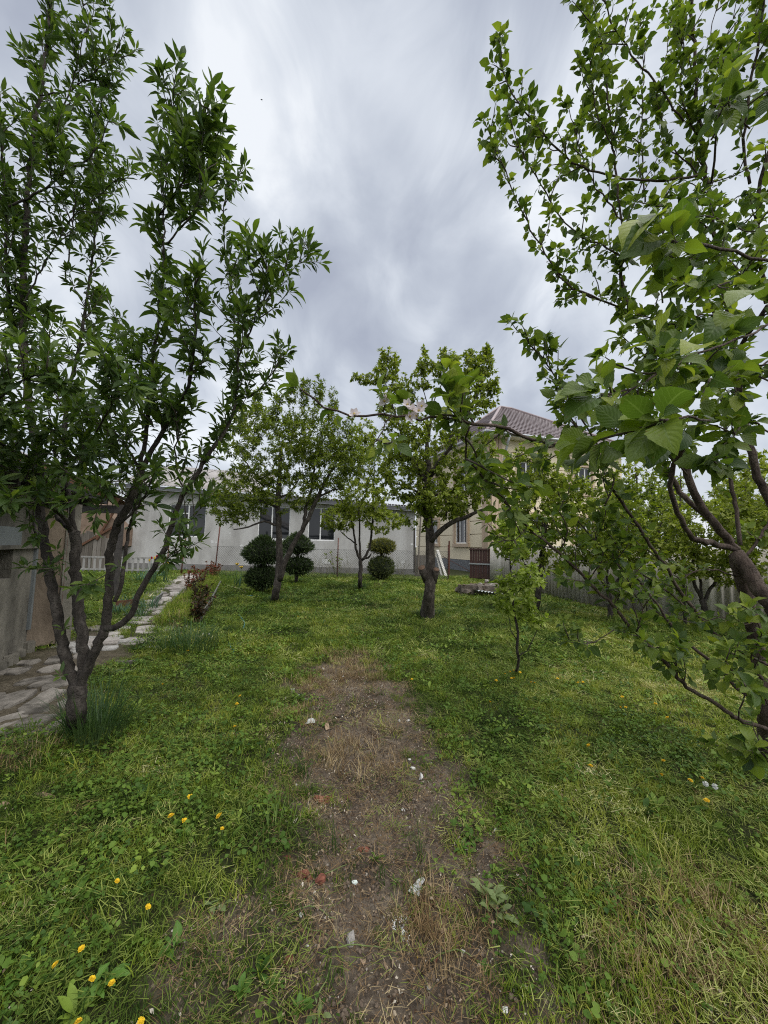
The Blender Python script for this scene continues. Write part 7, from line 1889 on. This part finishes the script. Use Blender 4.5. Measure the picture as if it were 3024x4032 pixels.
scrap([C6(*q) for q in ((-20, 172), (0, 160), (60, 145), (70, 152), (0, 180))], 'dry_leaf', 'bark_strip', 'pale bark strip at the left picture edge', 'bark strip', .02)
for k, (pts) in enumerate(([(105, 490), (160, 480), (240, 440)], [(530, 555), (660, 495), (795, 540)], [(520, 630), (640, 585), (760, 605)], [(730, 690), (900, 670), (1095, 690)], [(640, 410), (720, 340), (850, 275)], [(690, 920), (745, 830), (775, 740)], [(800, 930), (850, 870), (830, 780)], [(1390, 560), (1420, 490), (1450, 455)], [(1270, 735), (1400, 715), (1510, 740)], [(230, 640), (232, 560), (235, 480)], [(1070, 410), (1090, 450), (1115, 480)])):
    stick([C2(*q) for q in pts], .0028, 'stem_green', STEMS[k], 'cut_stem', 'cut stem', .014)
    bpy.context.scene.collection.objects[-1]['group'] = 'cut stems on the near soil'

# ------------------------------------------------------------------ leafy weeds one can pick out near the camera
def weed(u, v, n, s, label, mat='fresh_leaf', h=.05, cat='weed', name='leafy_weed'):
    q = G(u, v); t = empty(name, (q.x, q.y, gz(q.x, q.y)), label, cat)
    n = int(n * 1.8); s = s * .62
    for j in range(n):
        az = j * 2.4 + U(-.3, .3); ss = s * U(.55, 1.25); up_ = U(.1, 1.1)
        me_ = WL[(int(RNG.integers(3)))] if mat == 'fresh_leaf' else WD[(int(RNG.integers(3)))]
        q_ = U(0, .5) * s; o = link('leaf', me_, t, (q_ * math.cos(az * 3), q_ * math.sin(az * 3), U(.002, .3 * s))); o.scale = (ss,) * 3
        o.rotation_euler = (Matrix.Rotation(az, 3, 'Z') @ Matrix.Rotation(-up_, 3, 'Y')).to_euler()
M['fresh_leaf'] = leaf_mat('fresh_leaf', [(0, (0.06, 0.13, 0.02)), (.5, (0.10, 0.20, 0.03)), (1, (0.18, 0.28, 0.06))], .3, .4)
M['limp_leaf'] = leaf_mat('limp_leaf', [(0, (0.10, 0.15, 0.05)), (1, (0.20, 0.25, 0.10))], .2, .5)
WT = [leaf_template(w, 9, c, .3, sr, pk, 1, .2, .08, .15) for w, c, sr, pk in ((.42, .6, 0.0, .5), (.34, 1.0, .22, .6), (.5, .3, 0, .5))]
WL = [leaf_mesh('leaf', t_, M['fresh_leaf'], U(.2, .9)) for t_ in WT]; WD = [leaf_mesh('leaf', t_, M['limp_leaf'], U(.2, .9)) for t_ in WT]
weed(*C2(1430, 165), 12, .075, 'bright green leafy weed on the right rim of the bare soil')
weed(*C2(1475, 130), 10, .07, 'second bright green weed growing beside the first on the right rim')
weed(*C2(480, 870), 12, .055, 'green leafy weed at the bottom left of the bare soil')
weed(*C2(320, 900), 10, .06, 'low green weed left of the bottom leafy weed')
weed(*C2(610, 965), 9, .055, 'broad leaved weed at the bottom edge in the soil')
weed(*C2(715, 975), 3, .075, 'weed with long single leaves at the bottom edge', 'limp_leaf')
weed(*C2(465, 740), 6, .035, 'small weed beside the dull brick piece')
weed(*C2(1555, 420), 8, .11, 'wilted pulled dandelion plant lying at the right rim', 'limp_leaf')
weed(*C2(1600, 500), 6, .12, 'second wilted pulled plant lying at the right rim', 'limp_leaf')
weed(*C2(200, 480), 4, .085, 'wilted weed with a bare root at the left rim', 'limp_leaf')
weed(*C2(1085, 360), 5, .03, 'tiny weed left of the plastic scrap')
weed(*C2(1015, 638), 5, .03, 'tiny weed left of the feather tufts')
weed(*C2(1535, 755), 6, .04, 'small clover like weed at the right of the near soil')
weed(*C6(1340, 400), 9, .10, 'broad leaved plantain under the dandelion on the left lawn')
weed(*C6(750, 1480), 8, .11, 'dandelion leaves below the close dandelion pair')
weed(*C6(120, 1450), 9, .10, 'grey green broad weed at the bottom left corner')
weed(*C6(1240, 1190), 9, .09, 'leafy weed at the left rim of the soil, below the ragged dandelion')
weed(*q5(1000, 380), 6, .07, 'leafy weed in the right lawn beside long stalks')

# ------------------------------------------------------------------ odds and ends of the garden
# rubble heap with a tin sheet, right of the old tree
g = G(1905, 2350)
heap = empty('rubble_heap', g, 'low heap of broken concrete and earth by the fence', 'rubble heap')
M['concrete'] = rough_mat('concrete', [(0.3, (.055, .043, .034)), (0.5, (.12, .098, .08)), (0.72, (.22, .19, .16))], 6, 7, .95, .8, 18, .03, coord='World')
def lump(cx, cy, cz, sx, sy, sz, seed, mat='concrete', name='block'):
    o = link(name, pebble_mesh(name, M[mat], seed, .8, 9), heap, (cx, cy, cz), (0, 0, U(-.3, .3))); o.scale = (sx, sy, sz)
a_, b_ = P(1812, 2330, g.y + .4), P(1990, 2330, g.y + .3)
bm = MB(); bm.box((((a_.x + b_.x) / 2 - g.x), .45, .12), (b_.x - a_.x, .9, .36), jit=.03); bm.build('slab', M['concrete'], heap)
for k in range(30):
    f = k / 29; x = (a_.x - g.x) + (b_.x - a_.x) * f * 1.1
    lump(x, U(-.1, .7), U(.05, .22), U(.18, .4), U(.2, .4), U(.2, .36), 200 + k, 'concrete')
for k in range(40):
    lump((a_.x - g.x) + (b_.x - a_.x) * U(0, 1.2), U(-.15, .9), U(.22, .36), U(.06, .16), U(.06, .14), U(.05, .1), 300 + k, ('soil_crumb', 'concrete', 'stone_grey')[k % 3])
lump((a_.x - g.x) + (b_.x - a_.x) * .65, .7, .42, .16, .14, .13, 400, 'stone_grey', 'round_stone')
M['tin'] = rough_mat('tin', [(0.3, (.38, .41, .42)), (0.7, (.62, .65, .66))], 5, 5, .35, .2, 30, .004, metallic=.5)
for u, v, w, l, rz, lab in ((1878, 2325, .85, .45, .15, 'crumpled corrugated tin sheet on the front of the rubble heap'), (1945, 2305, .5, .35, -.2, 'small tin sheet at the back of the rubble heap')):
    q = P(u, v, g.y - (.3 if w > .6 else -.3)); bm = corrugated(w, l, 8, .018)
    tag(bm.build('tin_sheet', M['tin'], None, q, (-.12, .12, rz)), lab, 'tin sheet')
# leaning white boards and poles behind the old tree
M['white_board'] = rough_mat('white_board', [(0.25, (.42, .41, .38)), (0.75, (.66, .65, .61))], 5, 5, .85, .3, 30, .006, stretch=(2, 2, .3))
def leaning(u0, v0, u1, v1, d0, d1, w, mat, label, name='board', th=.035):
    a, b_ = P(u0, v0, d0), P(u1, v1, d1); L_ = (b_ - a).length; bm = MB(); bm.box((0, 0, L_ / 2), (w, th, L_), jit=.003)
    o = bm.build(name, M[mat], None, a); o.rotation_euler = (b_ - a).to_track_quat('Z', 'Y').to_euler(); tag(o, label, 'board' if w > .05 else 'pole')
g2 = G(1757, 2272)
leaning(1757, 2272, 1722, 2165, g2.y, g2.y + .6, .16, 'white_board', 'broad whitewashed board leaning behind the old tree')
leaning(1741, 2275, 1718, 2180, g2.y + .1, g2.y + .6, .10, 'white_board', 'narrower whitewashed board leaning left of the broad one')
leaning(1645, 2262, 1660, 1960, 16.5, 16.6, .045, 'old_wood', 'tall wooden pole standing at the corner of the grey house', 'pole', .045)
leaning(1632, 2255, 1632, 2080, 19.0, 19.0, .10, 'dark_post', 'dark upright post at the end of the grey wall', 'post', .10)
leaning(1742, 2190, 1852, 2250, 17.9, 17.7, .10, 'gate_brown', 'dark plank propped against the board gate', 'plank', .03)
leaning(1768, 2262, 1769, 2130, 17.2, 17.2, .06, 'rust', 'rusty post between the pole and the board gate', 'post', .06)
for u0, v0, u1, v1, lab in ((1640, 2165, 1700, 2185, 'low brown fence boards in the gap beside the grey house'),):
    a, b_ = P(1632, 2240, 18.6), P(1850, 2240, 18.2)
    t = empty('board_fence', (a.x, a.y, 0), lab, 'fence')
    n = 9; w_ = .9
    for k in range(n):
        bm = MB(); bm.box((0, 0, .55), (w_ / n - .015, .02, 1.1 + RNG.normal(0, .02)), tint=U(0, 1)); bm.build('board', M['old_wood'], t, ((k + .5) * w_ / n, 0, 0))
# hose, bamboo cane
M['hose'] = plain('hose', (.05, .20, .20), .4)
stick([(902, 2540), (908, 2560), (920, 2570), (916, 2585)], .012, 'hose', 'short visible end of the teal hose near the dark grass tuft', 'hose', 'hose', .03)
stick([(940, 2428), (952, 2445), (962, 2460), (958, 2485)], .012, 'hose', 'teal hose loop in the lawn below the leaning stem tree', 'hose', 'hose', .03)
stick([(970, 2350), (1000, 2352), (1030, 2357)], .012, 'hose', 'teal hose running to the foot of the leaning stem tree', 'hose', 'hose', .04)
stick([(878, 2305), (920, 2318), (950, 2328), (970, 2340)], .014, 'pale_stick', 'pale yellow cane lying at the far corner of the flower bed', 'cane', 'cane', .05)
# insect in the sky
q = P(1030, 392, 3.0)
t = empty('flying_insect', q, 'small dark insect flying against the clouds', 'insect')
b = MB(); b.tube([(-.009, 0, 0), (-.003, 0, .001), (.004, 0, .001), (.009, 0, -.001)], [.001, .003, .0026, .001], 7); b.build('body', M['black'], t)
WG = leaf_template(.35, 5, .2, .1, petiole=0.0)
for s_ in (1, -1):
    o = link('wing', leaf_mesh('wing', WG, M['old_metal'], .5), t, (0, 0, .001)); o.scale = (.014,) * 3; o.rotation_euler = (0, -1.1 if s_ > 0 else .9, .4 * s_ + 1.4)
